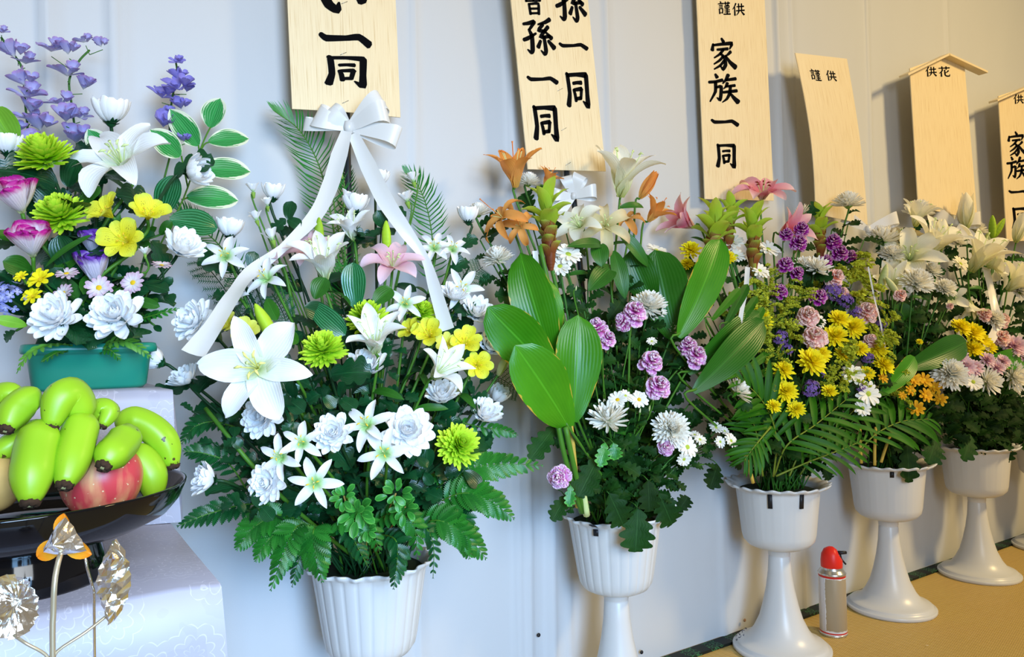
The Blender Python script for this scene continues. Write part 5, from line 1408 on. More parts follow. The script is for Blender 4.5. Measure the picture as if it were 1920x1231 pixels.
for b, tp, wd, Yb, Yt, mt, l in (((30, 270), (-12, 200), 60, 1.08, 1.07, M_llime, 'lime green silk leaf at the left picture edge, upper'), ((35, 345), (-15, 330), 50, 1.06, 1.05, M_llime, 'lime green silk leaf at the left picture edge, lower'),
                                 ((128, 350), (145, 300), 46, 1.03, 1.02, M_lsilk, 'dark leaf right of the upper lime chrysanthemum'), ((120, 395), (60, 345), 44, 1.04, 1.03, M_lsilk, 'dark leaf between the two lime chrysanthemums'),
                                 ((150, 390), (188, 350), 30, 1.03, 1.02, M_llily, 'mid green leaf under the white lily'), ((150, 520), (110, 440), 52, 1.0, .99, M_lsilk, 'dark leaf beneath the lower lime chrysanthemum'),
                                 ((85, 500), (172, 440), 12, .99, .96, M_llily, 'thin grassy blade arching over the purple rimmed bloom'), ((40, 450), (-15, 440), 24, 1.02, 1.0, M_llily, 'thin green leaf at the left edge between the magenta blooms'),
                                 ((50, 610), (-10, 598), 22, .96, .95, M_llime, 'bright green leaf below the blue hydrangea'), ((245, 560), (300, 575), 20, .98, .96, M_llily, 'narrow green leaf between daisy and right chrysanthemum'),
                                 ((60, 510), (5, 490), 40, 1.0, .98, M_llily, 'broad mid green leaf left of the golden daisies')):
    big_leaf(b, tp, wd, Yb, Yt, mt, l, name='silk_leaf', prof='egg', curl=.6, wave=.05)
frond('fern', [(160, 655, 1.0), (120, 645, .97), (80, 650, .94), (50, 668, .93), (32, 698, .925)], 20, 12, M_lfernl, 'light green fern frond drooping over the left end of the trough', ang=.9)
frond('fern', [(150, 660, 1.0), (110, 660, .965), (78, 678, .955)], 17, 9, M_lfern, 'mid green fern frond shorter, over the left end of the trough', ang=.9)
frond('fern', [(175, 662, 1.0), (215, 640, .96), (250, 645, .95), (285, 672, .945)], 20, 12, M_lfernl, 'light green fern frond drooping over the right end of the trough', ang=.9)
frond('fern', [(180, 660, 1.0), (205, 655, .96), (225, 675, .955)], 15, 8, M_lfern, 'mid green fern frond in front of the dark foam', ang=.9)
frond('fern', [(255, 600, 1.0), (290, 590, .98), (335, 578, .97)], 16, 9, M_lfern, 'green fern frond beside the right white chrysanthemum of the trough', ang=.9)
for i, (x, y, Y, n, s, kd, mt) in enumerate(((60, 330, 1.06, 8, 36, 'silk', M_lsilk), (150, 340, 1.05, 8, 36, 'silk', M_lsilk), (20, 450, 1.04, 8, 34, 'silk', M_lsilk), (150, 450, 1.03, 9, 36, 'silk', M_lsilk), (240, 380, 1.05, 8, 34, 'silk', M_lsilk),
                                             (300, 440, 1.03, 8, 34, 'oval', M_llily), (230, 520, 1.0, 10, 32, 'silk', M_lsilk), (120, 490, 1.0, 9, 34, 'silk', M_lsilk), (60, 590, .99, 8, 30, 'silk', M_lsilk), (300, 540, 1.0, 9, 28, 'oval', M_lsilk),
                                             (290, 610, 1.0, 8, 24, 'oval', M_lsilk), (170, 590, .98, 9, 32, 'silk', M_lsilk), (0, 540, 1.0, 8, 32, 'silk', M_lsilk), (30, 620, 1.0, 7, 26, 'silk', M_lsilk), (270, 570, .99, 8, 30, 'oval', M_llily), (90, 630, .985, 6, 24, 'oval', M_lsilk))):
    sprig(x, y, Y, 0, n, s, kd, mt, 'dark leafy sprig filling the gaps of the green trough bouquet', 'leafy sprigs in the green trough')

# ================================================================== STAND 1 (big white silk bouquet)
frond('cycas', [(650, 560, 1.11), (632, 470, 1.125), (618, 390, 1.14), (598, 310, 1.145), (562, 245, 1.14), (514, 208, 1.13)], 62, 46, M_lcyc, 'large feathery cycas frond curving up left of the bow', ang=1.35, stemr=.0016, tipf=.3)
frond('cycas', [(808, 560, 1.11), (812, 470, 1.13), (803, 400, 1.14), (785, 350, 1.145), (760, 324, 1.14)], 42, 30, M_lcyc, 'feathery cycas frond with pale tip right of the bow tails', ang=1.35, stemr=.0013, tipf=.3)
frond('cycas', [(650, 560, 1.12), (652, 450, 1.15), (650, 360, 1.16), (648, 310, 1.16)], 30, 26, M_lcyc, 'feathery cycas frond upright between the two bow tails', ang=1.3, tipf=.3)
frond('cycas', [(640, 620, 1.05), (640, 560, 1.06), (642, 500, 1.07)], 36, 18, M_lcyc, 'dark cycas frond showing behind the pink and white lilies', ang=1.35, tipf=.4)
frond('cycas', [(470, 560, 1.10), (420, 470, 1.12), (360, 415, 1.13), (320, 385, 1.12)], 40, 26, M_lcyc, 'feathery cycas frond reaching left behind the silk bouquet', ang=1.3, tipf=.3)
W_ = 'white silk chrysanthemum '
for kd, x, y, s, a, Y, l in (
    ('cup', 512, 375, 66, (.05, 1, .1), 1.11, 'beside the tip of the freesia spray, upper left of the big bouquet'), ('cup', 667, 400, 76, (.0, 1, .12), 1.09, 'upright between the two bow tails'),
    ('cup', 705, 350, 70, (.08, 1, .1), 1.12, 'highest, half hidden by the right bow tail'), ('cup', 430, 445, 78, (.12, .98, .15), 1.08, 'at the upper left above the small yellow throated lily'),
    ('cup', 878, 418, 66, (-.05, 1, .15), 1.09, 'at the upper right next to the orange lilies'), ('full', 372, 605, 92, (-.35, .35, .85), 1.02, 'at the far left behind the left bow tail'),
    ('half', 690, 695, 88, (0, .75, .6), .98, 'tucked below the central white lily'), ('half', 828, 750, 78, (.1, .75, .6), .97, 'below the sideways lily, right of centre'),
    ('half', 905, 782, 76, (.35, .65, .6), .98, 'at the right above the lime pompon, nearer one'), ('cup', 928, 752, 62, (.45, .8, .3), 1.03, 'at the right above the lime pompon, farther one'),
    ('full', 498, 782, 88, (-.2, .2, .9), .93, 'under the largest lily'), ('full', 628, 815, 84, (0, .4, .9), .91, 'at the centre of the lower row'),
    ('full', 760, 812, 108, (.25, .4, .85), .90, 'largest one, right of the small striped lily'), ('full', 508, 905, 84, (-.25, .2, .9), .90, 'lowest, left of the small front lily'),
    ('half', 402, 900, 84, (-.75, .3, .55), .95, 'at the lower left with petals spread to the side'), ('cup', 305, 682, 78, (-.85, .45, .1), 1.05, 'bluish in shade right of the green trough'),
    ('half', 355, 718, 74, (-.35, .75, .5), 1.03, 'behind the altar cloth corner, left of the largest lily'), ('half', 890, 592, 74, (.3, .6, .7), 1.04, 'in the upper right behind the yellow alstroemeria'),
    ('half', 918, 655, 70, (.35, .6, .7), 1.02, 'at the right edge, touching the broad green leaf'), ('half', 850, 560, 66, (.2, .7, .6), 1.05, 'partly hidden behind the upper right lily')):
    F(kd, x, y, s, a, Y, W_+l, 1)
F('bell', 475, 362, 34, (-.1, 1, .1), 1.11, 'small white freesia blossom, highest of the left spray', 1)
for i, (x, y, s, Y, l) in enumerate(((502, 388, 30, 1.10, 'second down in the left spray'), (482, 415, 34, 1.10, 'third down in the left spray'), (512, 452, 42, 1.07, 'lowest of the left spray'), (640, 328, 26, 1.13, 'high by the left bow tail'),
                                  (626, 358, 24, 1.12, 'just under the one by the left bow tail'), (648, 378, 38, 1.09, 'above the upright chrysanthemum'), (776, 343, 34, 1.12, 'top of the right spray'), (764, 380, 40, 1.11, 'lower in the right spray'))):
    F('bell', x, y, s, (R.uniform(-.3, .3), 1, .3), Y, 'small white freesia blossom, ' + l, 1)
S_ = 'small white lily with green throat, '
for x, y, s, a, Y, l in ((425, 483, 84, (.1, .3, .9), 1.06, 'upper left of the big bouquet'), (503, 525, 84, (-.2, .45, .85), 1.03, 'left of the pink lilies'), (760, 572, 76, (.1, .35, .9), 1.02, 'right of the striped dark leaf'),
                         (865, 545, 84, (.1, .3, .9), 1.05, 'at the upper right by the broad leaves'), (815, 468, 70, (.05, .5, .8), 1.08, 'left of a pair behind the right bow tail'), (848, 470, 66, (.2, .5, .8), 1.07, 'right of a pair behind the right bow tail'),
                         (530, 858, 88, (-.2, .3, .9), .89, 'leftmost of the lower group'), (568, 832, 84, (.0, .4, .9), .88, 'upper one of the lower group'), (592, 905, 98, (.1, .2, .95), .86, 'lowest, spread flat at the front'),
                         (690, 800, 100, (-.1, .5, .85), .89, 'in front of the largest chrysanthemum, upper'), (722, 850, 100, (0, .25, .95), .87, 'in front of the largest chrysanthemum, lower'), (446, 560, 60, (-.3, .5, .6), 1.05, 'half hidden by the left bow tail')):
    F('star', x, y, s, a, Y, S_+l, 1)
F('pinklily', 590, 480, 104, (-.1, .8, .55), 1.06, 'pale pink lily behind the white one, left of centre', 1)
F('pinklily', 520, 495, 78, (-.5, .75, .4), 1.07, 'pale pink lily farthest left, next to the bow tail', 1)
F('pinklily', 735, 505, 112, (.15, .72, .65), 1.04, 'pale pink lily right of centre under the green bud', 1)
F('lilytr', 610, 525, 128, (.05, .85, .5), 1.02, 'white lily opening upward in front of the pink lilies', 1)
F('lilytr', 662, 450, 84, (-.1, .85, .5), 1.07, 'white lily between the two green buds', 1)
F('bud', 598, 438, 62, (.03, 1, .1), 1.06, 'green lily bud, upright, left one below the bow', 1)
F('bud', 725, 444, 62, (-.02, 1, .1), 1.06, 'green lily bud, upright, right one below the bow', 1)
F('bud', 499, 608, 88, (-.42, .9, .2), .97, 'green lily bud leaning left above the largest lily', 1)
F('pom', 690, 603, 88, (0, .75, .66), 1.0, 'lime green pompon chrysanthemum above the central white lily', 1)
F('pom', 608, 662, 92, (0, .70, .7), .96, 'lime green pompon chrysanthemum between the two large white lilies', 1)
F('pom', 792, 590, 60, (.1, .75, .6), 1.03, 'smallest lime green pompon, half behind the right bow tail', 1)
F('pom', 858, 838, 92, (.35, .45, .8), .92, 'lime green pompon chrysanthemum at the lower right of the silk bouquet', 1)
F('freesia', 432, 615, 66, (-.4, .5, .7), .98, 'pale yellow freesia left of the leaning bud', 1)
F('freesia', 462, 628, 60, (.2, .5, .8), .97, 'pale yellow freesia just behind the largest lily', 1)
F('alstro', 775, 625, 56, (-.4, .5, .6), 1.0, 'yellow alstroemeria, leftmost of the right hand cluster', 1)
F('alstro', 806, 632, 66, (-.1, .5, .8), .98, 'yellow alstroemeria, second in the right hand cluster', 1)
F('freesia', 838, 648, 50, (.1, .4, .9), .97, 'plain yellow freesia in the middle of the right hand cluster', 1)
F('alstro', 872, 648, 68, (.1, .5, .8), .96, 'speckled yellow alstroemeria, third in the right hand cluster', 1)
F('alstro', 893, 685, 62, (.25, .1, .95), .95, 'speckled yellow alstroemeria hanging lowest in the right hand cluster', 1)
F('lilyflat', 487, 692, 196, (.05, .22, .97), .885, 'largest white lily with yellow filaments at the left front', 1, nleaf=2)
F('lilytr', 705, 662, 124, (.02, .75, .62), .95, 'white lily at the centre of the silk bouquet', 1)
F('lilytr', 812, 708, 112, (.55, .55, .6), .95, 'white lily turned sideways under the yellow alstroemeria', 1)
F('wbud', 945, 680, 56, (.4, .85, .2), 1.0, 'white lily bud at the right edge beneath the broad green leaf', 1)
for b, tp, wd, Yb, Yt, mt, l in (((668, 578), (662, 492), 46, 1.0, 1.0, M_lstr, 'dark pointed leaf standing behind the lime pompon'), ((580, 568), (648, 628), 42, .99, .96, M_lstr, 'striped glossy leaf slanting above the lime pompon'),
                                 ((620, 595), (570, 575), 38, .99, .98, M_lsilk, 'dark leaf left of the striped glossy leaf'), ((700, 570), (735, 540), 34, 1.0, 1.0, M_llily, 'mid green leaf below the right pink lily'),
                                 ((560, 640), (530, 625), 26, .95, .94, M_llily, 'small green leaf by the largest lily'), ((500, 560), (520, 600), 26, .99, .97, M_llily, 'green leaf above the leaning bud'),
                                 ((590, 560), (610, 520), 36, 1.0, 1.0, M_llily, 'green leaf under the upward opening lily')):
    big_leaf(b, tp, wd, Yb, Yt, mt, l, st=1, name='silk_leaf', curl=.4, stem=False)
# rounded dark silk leaves
RL = 'rounded dark leaf '
for x, y, r, Y, l in ((540, 412, 30, 1.07, 'above the left bow tail'), (465, 500, 26, 1.05, 'beside the yellow throated lily'), (662, 440, 24, 1.07, 'between the green buds'), (715, 425, 30, 1.08, 'behind the right green bud'),
                      (640, 745, 34, .93, 'above the lower chrysanthemum'), (548, 745, 34, .92, 'right of the largest lily'), (600, 740, 30, .93, 'under the middle lime pompon'), (548, 790, 24, .91, 'next to the white bloom under the largest lily'),
                      (460, 745, 26, .95, 'left beneath the largest lily'), (440, 820, 26, .96, 'on the lower left stems'), (490, 950, 30, .90, 'under the lowest chrysanthemum'), (440, 945, 26, .92, 'over the lower left ferns'),
                      (780, 860, 26, .92, 'right of the lower small lily'), (800, 880, 30, .93, 'beneath the lower right pompon'), (870, 880, 34, .94, 'behind the right fern frond'), (850, 720, 28, .98, 'right of the sideways lily'), (880, 750, 24, .98, 'between two right chrysanthemums')):
    p = at(x, y, Y); k = mpp(x, y, Y); t = thing('silk_leaf', RL+l, 'leaf', p, 'rounded dark leaves of the silk bouquet')
    for a in (100, 215, 325):
        aa = math.radians(a+R.uniform(-25, 25)); put_leaf(t, p+RGT*R.uniform(-6, 6)*k+UP*R.uniform(-6, 6)*k, RGT*math.cos(aa)+UP*math.sin(aa)-FWD*R.uniform(-.2, .7), r*k*R.uniform(.9, 1.3), 'silk' if a == 215 else 'round', M_lsilk)
    c = STAND[1]; part('stem', MB().tube(catmull([p, clampy(p.lerp(c, .5)+Vector((0, .015, 0))), c], 4), .0012, 5).mesh('stem', M_stemd), t)
# small-leaved bright clusters
for x, y, r, Y, n, l in ((672, 955, 38, .90, 9, 'largest cluster, above the pot'), (742, 925, 30, .90, 7, 'upper cluster, right'), (760, 950, 30, .91, 7, 'far right cluster'), (690, 990, 26, .90, 6, 'lowest cluster, right over the rim'), (645, 930, 26, .90, 5, 'upper cluster, left')):
    p = at(x, y, Y); k = mpp(x, y, Y); t = thing('pittosporum_sprig', 'bright green small-leaved sprig, ' + l, 'greenery', p)
    for i in range(n+5):
        a = i*2.4+R.uniform(-.3, .3); q = R.uniform(0, .55)
        put_leaf(t, p+(RGT*math.cos(a)+UP*math.sin(a))*r*k*q-FWD*.006*(i % 3), RGT*math.cos(a)+UP*math.sin(a)-FWD*R.uniform(.1, 1.0), r*k*R.uniform(.6, .85), 'oval', M_lpit, up=-FWD+UP*.5)
    c = STAND[1]; part('stem', MB().tube(catmull([p, p.lerp(c, .5)+Vector((0, .01, .0)), c], 4), .0011, 5).mesh('stem', plain('tan stem', (.35, .24, .06), .6)), t)
fg = None
FR = [([(800, 930, 1.0), (860, 885, .96), (930, 870, .94), (1015, 872, .93)], 34, 13, M_lfern, 'pointing right across the gap to the second stand'),
      ([(790, 960, 1.0), (860, 925, .94), (910, 935, .92), (962, 970, .91)], 36, 13, M_lfern, 'right side, sloping down to a fine tip'),
      ([(760, 990, 1.0), (820, 975, .93), (870, 1000, .92), (910, 1045, .92)], 36, 12, M_lfern, 'right of the pot, hanging over the rim'),
      ([(740, 1000, .99), (790, 985, .92), (812, 1020, .93), (812, 1082, .94)], 20, 10, M_lfernd, 'narrow, hanging straight down right of the pot'),
      ([(700, 1000, .99), (740, 1010, .92), (745, 1050, .92), (738, 1102, .925)], 26, 11, M_lfernd, 'hanging down the front of the pot at its right side'),
      ([(690, 985, .99), (740, 960, .92), (775, 985, .91), (783, 1045, .92)], 28, 11, M_lfern, 'short one over the right half of the rim'),
      ([(640, 1000, .99), (640, 975, .91), (690, 985, .90), (712, 1035, .91)], 28, 11, M_lfern, 'arching over the middle of the rim'),
      ([(620, 1005, .99), (590, 990, .92), (590, 1030, .91), (604, 1088, .915)], 36, 12, M_lfern, 'hanging down over the left half of the pot'),
      ([(600, 1000, .99), (560, 985, .93), (535, 1030, .92), (508, 1104, .93)], 32, 13, M_lfern, 'long, hanging left of the pot to a pointed tip'),
      ([(610, 1000, .99), (575, 1010, .93), (560, 1050, .93), (548, 1098, .94)], 24, 10, M_lfernd, 'dark, hanging between the left fronds'),
      ([(590, 990, 1.0), (530, 965, .95), (480, 985, .94), (445, 1028, .94)], 34, 12, M_lfern, 'left side, curving down below the white bloom'),
      ([(570, 975, 1.0), (480, 945, .97), (400, 960, .96), (335, 985, .96)], 30, 13, M_lfernd, 'long dark, reaching to the altar cloth'),
      ([(470, 930, 1.02), (430, 870, 1.0), (385, 850, 1.0), (345, 845, 1.0)], 26, 10, M_lfernd, 'dark, beside the banana bowl'),
      ([(440, 800, 1.03), (400, 790, 1.02), (365, 800, 1.02), (342, 830, 1.02)], 24, 9, M_lfernd, 'dark, above the bowl rim'),
      ([(820, 780, 1.0), (900, 800, .99), (940, 805, .985), (970, 815, .98)], 18, 9, M_lfern, 'small, right of the white blooms'),
      ([(820, 960, 1.0), (860, 960, .94), (880, 1000, .93)], 26, 9, M_lfernd, 'dark, behind the right fronds'),
      ([(660, 1000, .99), (650, 985, .91), (668, 1020, .905), (690, 1062, .91)], 24, 9, M_lfernd, 'dark, short, over the rim left of the arching one'),
      ([(780, 985, 1.0), (840, 985, .93), (870, 1010, .92), (880, 1045, .92)], 28, 10, M_lfern, 'right side, tucked under the one sloping to a fine tip'),
      ([(600, 985, 1.0), (540, 990, .94), (505, 1010, .93), (480, 1050, .93)], 30, 11, M_lfern, 'left side, between the low curved one and the long pointed one')]
for pts, pl, n, mt, l in FR: frond('fern', pts, pl*1.25, int(n*1.35), mt, 'leather fern frond, ' + l, ang=1.1, tipf=.12, name='leather_fern')
asparagus([(470, 620, 1.09), (420, 540, 1.11), (372, 480, 1.12)], 34, 'wispy asparagus fern at the far left behind the bow tail')
asparagus([(480, 620, 1.06), (470, 570, 1.07), (440, 520, 1.08)], 30, 'wispy asparagus fern left of the small lily by the pink lilies')
asparagus([(540, 620, 1.05), (530, 585, 1.06), (510, 550, 1.07)], 26, 'wispy asparagus fern under the pink lilies')
asparagus([(840, 560, 1.08), (880, 520, 1.09), (905, 500, 1.10)], 26, 'wispy asparagus fern at the upper right of the silk bouquet')
asparagus([(900, 700, 1.06), (940, 710, 1.05), (975, 735, 1.05)], 26, 'wispy asparagus fern below the white bud at the broad leaves')
for x, y, Y, n, s in ((430, 560, 1.06, 7, 30), (480, 640, 1.04, 8, 32), (560, 600, 1.03, 9, 32), (640, 560, 1.04, 8, 30), (740, 620, 1.02, 9, 32), (800, 560, 1.05, 8, 30), (850, 620, 1.03, 8, 30), (580, 700, 1.0, 10, 34), (660, 740, .98, 11, 34), (760, 740, .98, 11, 34),
                      (840, 800, .97, 10, 34), (740, 880, .95, 10, 32), (640, 880, .95, 10, 32), (560, 860, .96, 10, 34), (450, 760, .99, 9, 34), (440, 860, .98, 9, 34), (520, 960, .96, 9, 32), (600, 950, .95, 9, 30), (800, 920, .95, 10, 32), (900, 830, .99, 8, 30),
                      (400, 830, 1.0, 7, 30), (360, 770, 1.03, 6, 30), (880, 500, 1.08, 7, 28), (900, 720, 1.02, 8, 30), (420, 680, 1.02, 8, 32), (700, 940, .95, 8, 28), (860, 900, .96, 8, 30), (460, 940, .97, 7, 30), (590, 780, .97, 9, 32), (700, 780, .97, 9, 30)):
    sprig(x, y, Y, 1, n, s, 'silk', M_lsilk, 'dark glossy silk leaf sprig between the stems of the big white bouquet', 'dark silk leaf sprigs of the first stand', M_stemd)
RS = random.Random(5)
for i in range(26): sprig(RS.uniform(430, 870), RS.uniform(560, 900), RS.uniform(1.03, 1.10), 1, 8, 36, 'silk', M_lsilk, 'dark glossy silk leaf sprig between the stems of the big white bouquet', 'dark silk leaf sprigs of the first stand', M_stemd)
t = thing('bare_stem', 'pale green bare stem slanting down from the left white blooms', 'stem', STAND[1])
part('stem', MB().tube(catmull([STAND[1]]+[at(*p) for p in ((560, 960, .97), (480, 880, .96), (430, 820, .97), (385, 765, 1.0))], 5), .0028, 7).mesh('stem', M_steml), t)

# ================================================================== STAND 2 (ginger leaves, orange lilies)
for kd, x, y, s, a, Y, l in (('orange', 966, 352, 112, (-.05, .97, .25), 1.09, 'opening upward at the left top'), ('oranged', 944, 410, 84, (-.5, .35, .4), 1.07, 'wilted, hanging down at the left'), ('oranged', 975, 425, 60, (-.1, .1, .6), 1.06, 'small and wilted, under the open one'),
                             ('orangec', 1200, 372, 62, (.5, .85, .1), 1.11, 'closed with a dark tip, right of the cream lily'), ('orange', 1215, 415, 72, (.55, .75, .2), 1.10, 'at the right, by the closed one'), ('oranged', 1175, 415, 60, (-.2, .4, .3), 1.12, 'petals glimpsed behind the cream lily'), ('orange', 1020, 348, 52, (.5, .8, .2), 1.13, 'behind the bracts and the bow')):
    F(kd, x, y, s, a, Y, 'orange lily ' + l, 2)
F('cream', 1163, 370, 140, (.08, .95, .3), 1.08, 'cream white lily standing highest above the ginger leaves', 2)
F('creamd', 1135, 425, 92, (-.1, .3, .9), 1.06, 'fading cream lily with drooping petals below the tall one', 2)
F('creamo', 1090, 430, 100, (-.4, .5, .7), 1.09, 'cream lily leaning left under the ribbon bow', 2)
for x, y, h, l in ((1027, 345, 155, 'beside the wilted orange lily'),):
    pass
def curcuma(px, ytop, ybot, dx, Y, st, label):
    b = at(px-dx, ybot, Y); e = at(px+dx, ytop, Y); h = (e-b).length*1.02; c = STAND[st]+Vector((R.uniform(-.03, .03), R.uniform(-.03, .02), 0))
    t = thing('curcuma', label, 'flower', c)
    h_curcuma(t, Matrix.Translation(b) @ frame(e-b, None, R.random()*6) @ Matrix.Diagonal((h, h, h, 1)))
    part('stem', MB().tube(catmull([c, clampy(c.lerp(b, .5)), b, b.lerp(e, .1)], 4), .0036, 7).mesh('stem', M_steml), t)
curcuma(1028, 342, 492, -4, 1.05, 2, 'curcuma spike with green and russet bracts beside the orange lilies')
t = thing('bare_stem', 'pair of thick green stalks under the curcuma by the orange lilies', 'stem', STAND[2])
for q in ([(1060, 640, 1.03), (1035, 560, 1.03), (1012, 460, 1.035)], [(1050, 640, 1.04), (1022, 560, 1.04), (1005, 480, 1.05)]): part('stalk', MB().tube(catmull([STAND[2]]+[at(*p) for p in q], 4), .0042, 7).mesh('stalk', M_steml), t)
for kd, x, y, s, a, Y, l in (('mum', 990, 345, 52, (.1, .95, .2), 1.13, 'behind the open orange lily'), ('mum', 897, 402, 54, (-.1, .95, .25), 1.11, 'beside the wilted orange lily'), ('mum', 934, 488, 64, (-.25, .85, .4), 1.06, 'over the upper broad leaf'),
                             ('mum', 1215, 578, 78, (.05, .75, .6), 1.02, 'above the pink carnations'), ('mum', 1228, 606, 30, (-.1, .5, .7), 1.0, 'small, below the one above the carnations') if False else ('loose', 1262, 618, 44, (.2, .8, .4), 1.04, 'in front of the right broad leaf'),
                             ('loose', 1140, 790, 88, (-.15, .72, .62), .97, 'with curling outer petals at the centre'), ('mum', 1257, 806, 78, (.05, .35, .92), .96, 'round and full at the lower right'), ('loose', 1250, 950, 40, (.4, .1, .5), 1.08, 'small one behind the pot rim')):
    F(kd, x, y, s, a, Y, 'white fresh chrysanthemum ' + l, 2)
for kd, x, y, s, a, Y, l in (('daisyg', 1065, 478, 54, (.2, .6, .7), 1.05, 'upper one behind the curcuma stalk'), ('daisyg', 1050, 500, 46, (-.1, .5, .8), 1.05, 'lower one behind the curcuma stalk'), ('daisy', 1158, 750, 38, (-.2, .6, .7), .96, 'left of the one with the yellow eye'), ('daisyg', 1172, 742, 30, (.2, .7, .6), .97, 'between its two neighbours in the middle'),
                             ('daisy', 1198, 749, 36, (.05, .3, .95), .96, 'with a bright yellow eye facing out'), ('daisyg', 1288, 838, 44, (.3, .3, .8), .95, 'just right of the full chrysanthemum'), ('daisyg', 1282, 860, 30, (.2, -.2, .9), .95, 'hanging under the full chrysanthemum'),
                             ('daisyg', 1188, 510, 34, (.1, .6, .6), 1.08, 'high up left of the right broad leaf'), ('daisyg', 1196, 525, 30, (.3, .4, .7), 1.07, 'just beneath the high one'), ('daisyg', 1230, 470, 44, (.2, .8, .4), 1.11, 'behind the right broad leaf tip'), ('daisyg', 1243, 490, 34, (.3, .5, .6), 1.10, 'peeping past the right leaf edge'), ('daisyg', 1222, 640, 22, (0, .7, .6), 1.0, 'tiny, over the mauve carnation'),
                             ('daisyg', 1312, 824, 26, (.2, .6, .6), .99, 'first of the small sprays to the right'), ('daisyg', 1302, 815, 22, (0, .8, .4), 1.0, 'half open in the right sprays'), ('daisyg', 1342, 802, 30, (.2, .7, .5), 1.0, 'top of the right sprays'), ('daisyg', 1350, 828, 24, (.2, .3, .7), .99, 'drooping in the right sprays'), ('daisyg', 1370, 826, 30, (.4, .4, .7), .98, 'outermost of the right sprays'), ('daisyg', 1358, 808, 24, (.4, .6, .5), 1.0, 'small, near the outermost')):
    F(kd, x, y, s, a, Y, 'small white daisy ' + l, 2)
for x, y, s, l in ((1200, 770, 12, 'beneath the yellow eyed daisy'), (1218, 765, 12, 'right of the yellow eyed daisy'), (1080, 540, 10, 'high among the dark leaves'), (1225, 748, 10, 'by the lowest carnation')):
    F('wbud', x, y, s, (.1, 1, .3), .97, 'tiny pale chrysanthemum bud ' + l, 2, nleaf=1)
for x, y, s, a, Y, l in ((1120, 622, 46, (-.15, .75, .6), .99, 'upper left, next to the broad leaf'), (1138, 640, 36, (.25, .6, .6), .98, 'darker, just right of the upper left one'), (1188, 592, 50, (.2, .7, .65), .98, 'brightest, below the white chrysanthemum'), (1172, 606, 40, (-.5, .3, .5), .99, 'darker, turned left under the brightest one'),
                         (1220, 682, 50, (.15, .55, .8), .97, 'in the middle of the bouquet'), (1290, 655, 42, (-.1, .75, .6), 1.0, 'upper of the right pair'), (1302, 672, 46, (.25, .65, .7), .99, 'lower of the right pair'), (1232, 730, 52, (.1, .6, .75), .96, 'below the middle one'), (1050, 893, 48, (-.3, .1, .95), .95, 'low at the left over the pot rim'), (1248, 838, 34, (-.1, .2, .9), .96, 'peeping beneath the full white chrysanthemum')):
    F('mcarn', x, y, s, a, Y, 'mauve and white carnation ' + l, 2)
for b, tp, wd, Yb, Yt, mt, l, bd in (((1040, 690), (975, 474), 82, 1.0, 1.03, M_lbig, 'broad green ginger leaf standing behind the others at the left', -.3), ((1040, 705), (914, 576), 96, .985, .98, M_lbig, 'broad green ginger leaf reaching furthest left', -.2),
                                 ((1066, 800), (966, 648), 104, .96, .93, M_lbig, 'broad green ginger leaf in front with a scorched brown tip', .1), ((1074, 790), (1084, 590), 88, .97, .965, M_lbig, 'broad green ginger leaf upright with a small dry tip', .2),
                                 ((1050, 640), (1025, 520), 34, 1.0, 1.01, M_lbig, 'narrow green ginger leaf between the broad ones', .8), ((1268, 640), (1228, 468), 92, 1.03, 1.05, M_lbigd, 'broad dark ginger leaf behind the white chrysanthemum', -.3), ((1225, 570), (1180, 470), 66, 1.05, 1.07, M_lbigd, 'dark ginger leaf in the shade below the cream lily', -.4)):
    big_leaf(b, tp, wd, Yb, Yt, mt, l, st=2, bend=bd, wave=.07, curl=.35, smat=M_steml)
LL = [((1130, 430+30), (1063, 462), 22, 'arching left'), ((1150, 470), (1172, 560), 30, 'hanging down at the right'), ((1148, 500), (1103, 545), 40, 'hanging at the left of the stem'), ((1158, 430), (1215, 500), 24, 'curving right under the cream lily'), ((1120, 455), (1128, 500), 34, 'short and wide')]
for (b, tp, wd, l) in LL: big_leaf(b, tp, wd, 1.06, 1.04, M_llily, 'green lily leaf under the cream lilies, ' + l, name='lily_leaf', prof='lily', curl=.8)
t = thing('bare_stem', 'yellowed stalk and ringed cane at the left inside the second pot', 'stem', STAND[2])
for q, m_ in (([(1083, 950, 1.0), (1078, 880, .985), (1070, 800, .98), (1066, 770, .98)], M_stemb), ([(1100, 965, 1.0), (1092, 920, .985), (1085, 890, .985)], M_fil), ([(1090, 960, 1.0), (1060, 860, .97), (1045, 790, .965)], M_steml), ([(1095, 960, 1.0), (1075, 870, .965), (1060, 800, .955)], M_steml)):
    part('stalk', MB().tube(catmull([at(*p) for p in q], 4), .0045 if m_ is not M_fil else .006, 8).mesh('stalk', m_), t)
def hang_leaf(b, tp, wd, Yb, Yt, mt, label, name='chrysanthemum_leaf'):
    B = at(*b, Yb); T_ = at(*tp, Yt); L0 = (T_-B).length; W = wd*mpp(*tp, Yt)/L0; key = ('hang', round(W, 1), mt.name)
    if key not in LEAF:
        a = leaf(1, W*1.5, 'egg', .3, .18, 26, 6, lobes=4.5, lobed=.5, wave=.05, seed=3); LEAF[key] = mk_mesh('blade', *a[:2], mt, a[2])
    M, _ = leaf_frame(B, T_, -FWD+UP*.3); t = thing(name, label, 'leaf', B)
    part('blade', LEAF[key], t, M @ Matrix.Diagonal((L0, L0, L0, 1)))
    part('stalk', MB().tube([B+Vector((0, .03, .01)), B+Vector((0, .01, .006)), B], .0009, 4).mesh('stalk', M_stem), t)
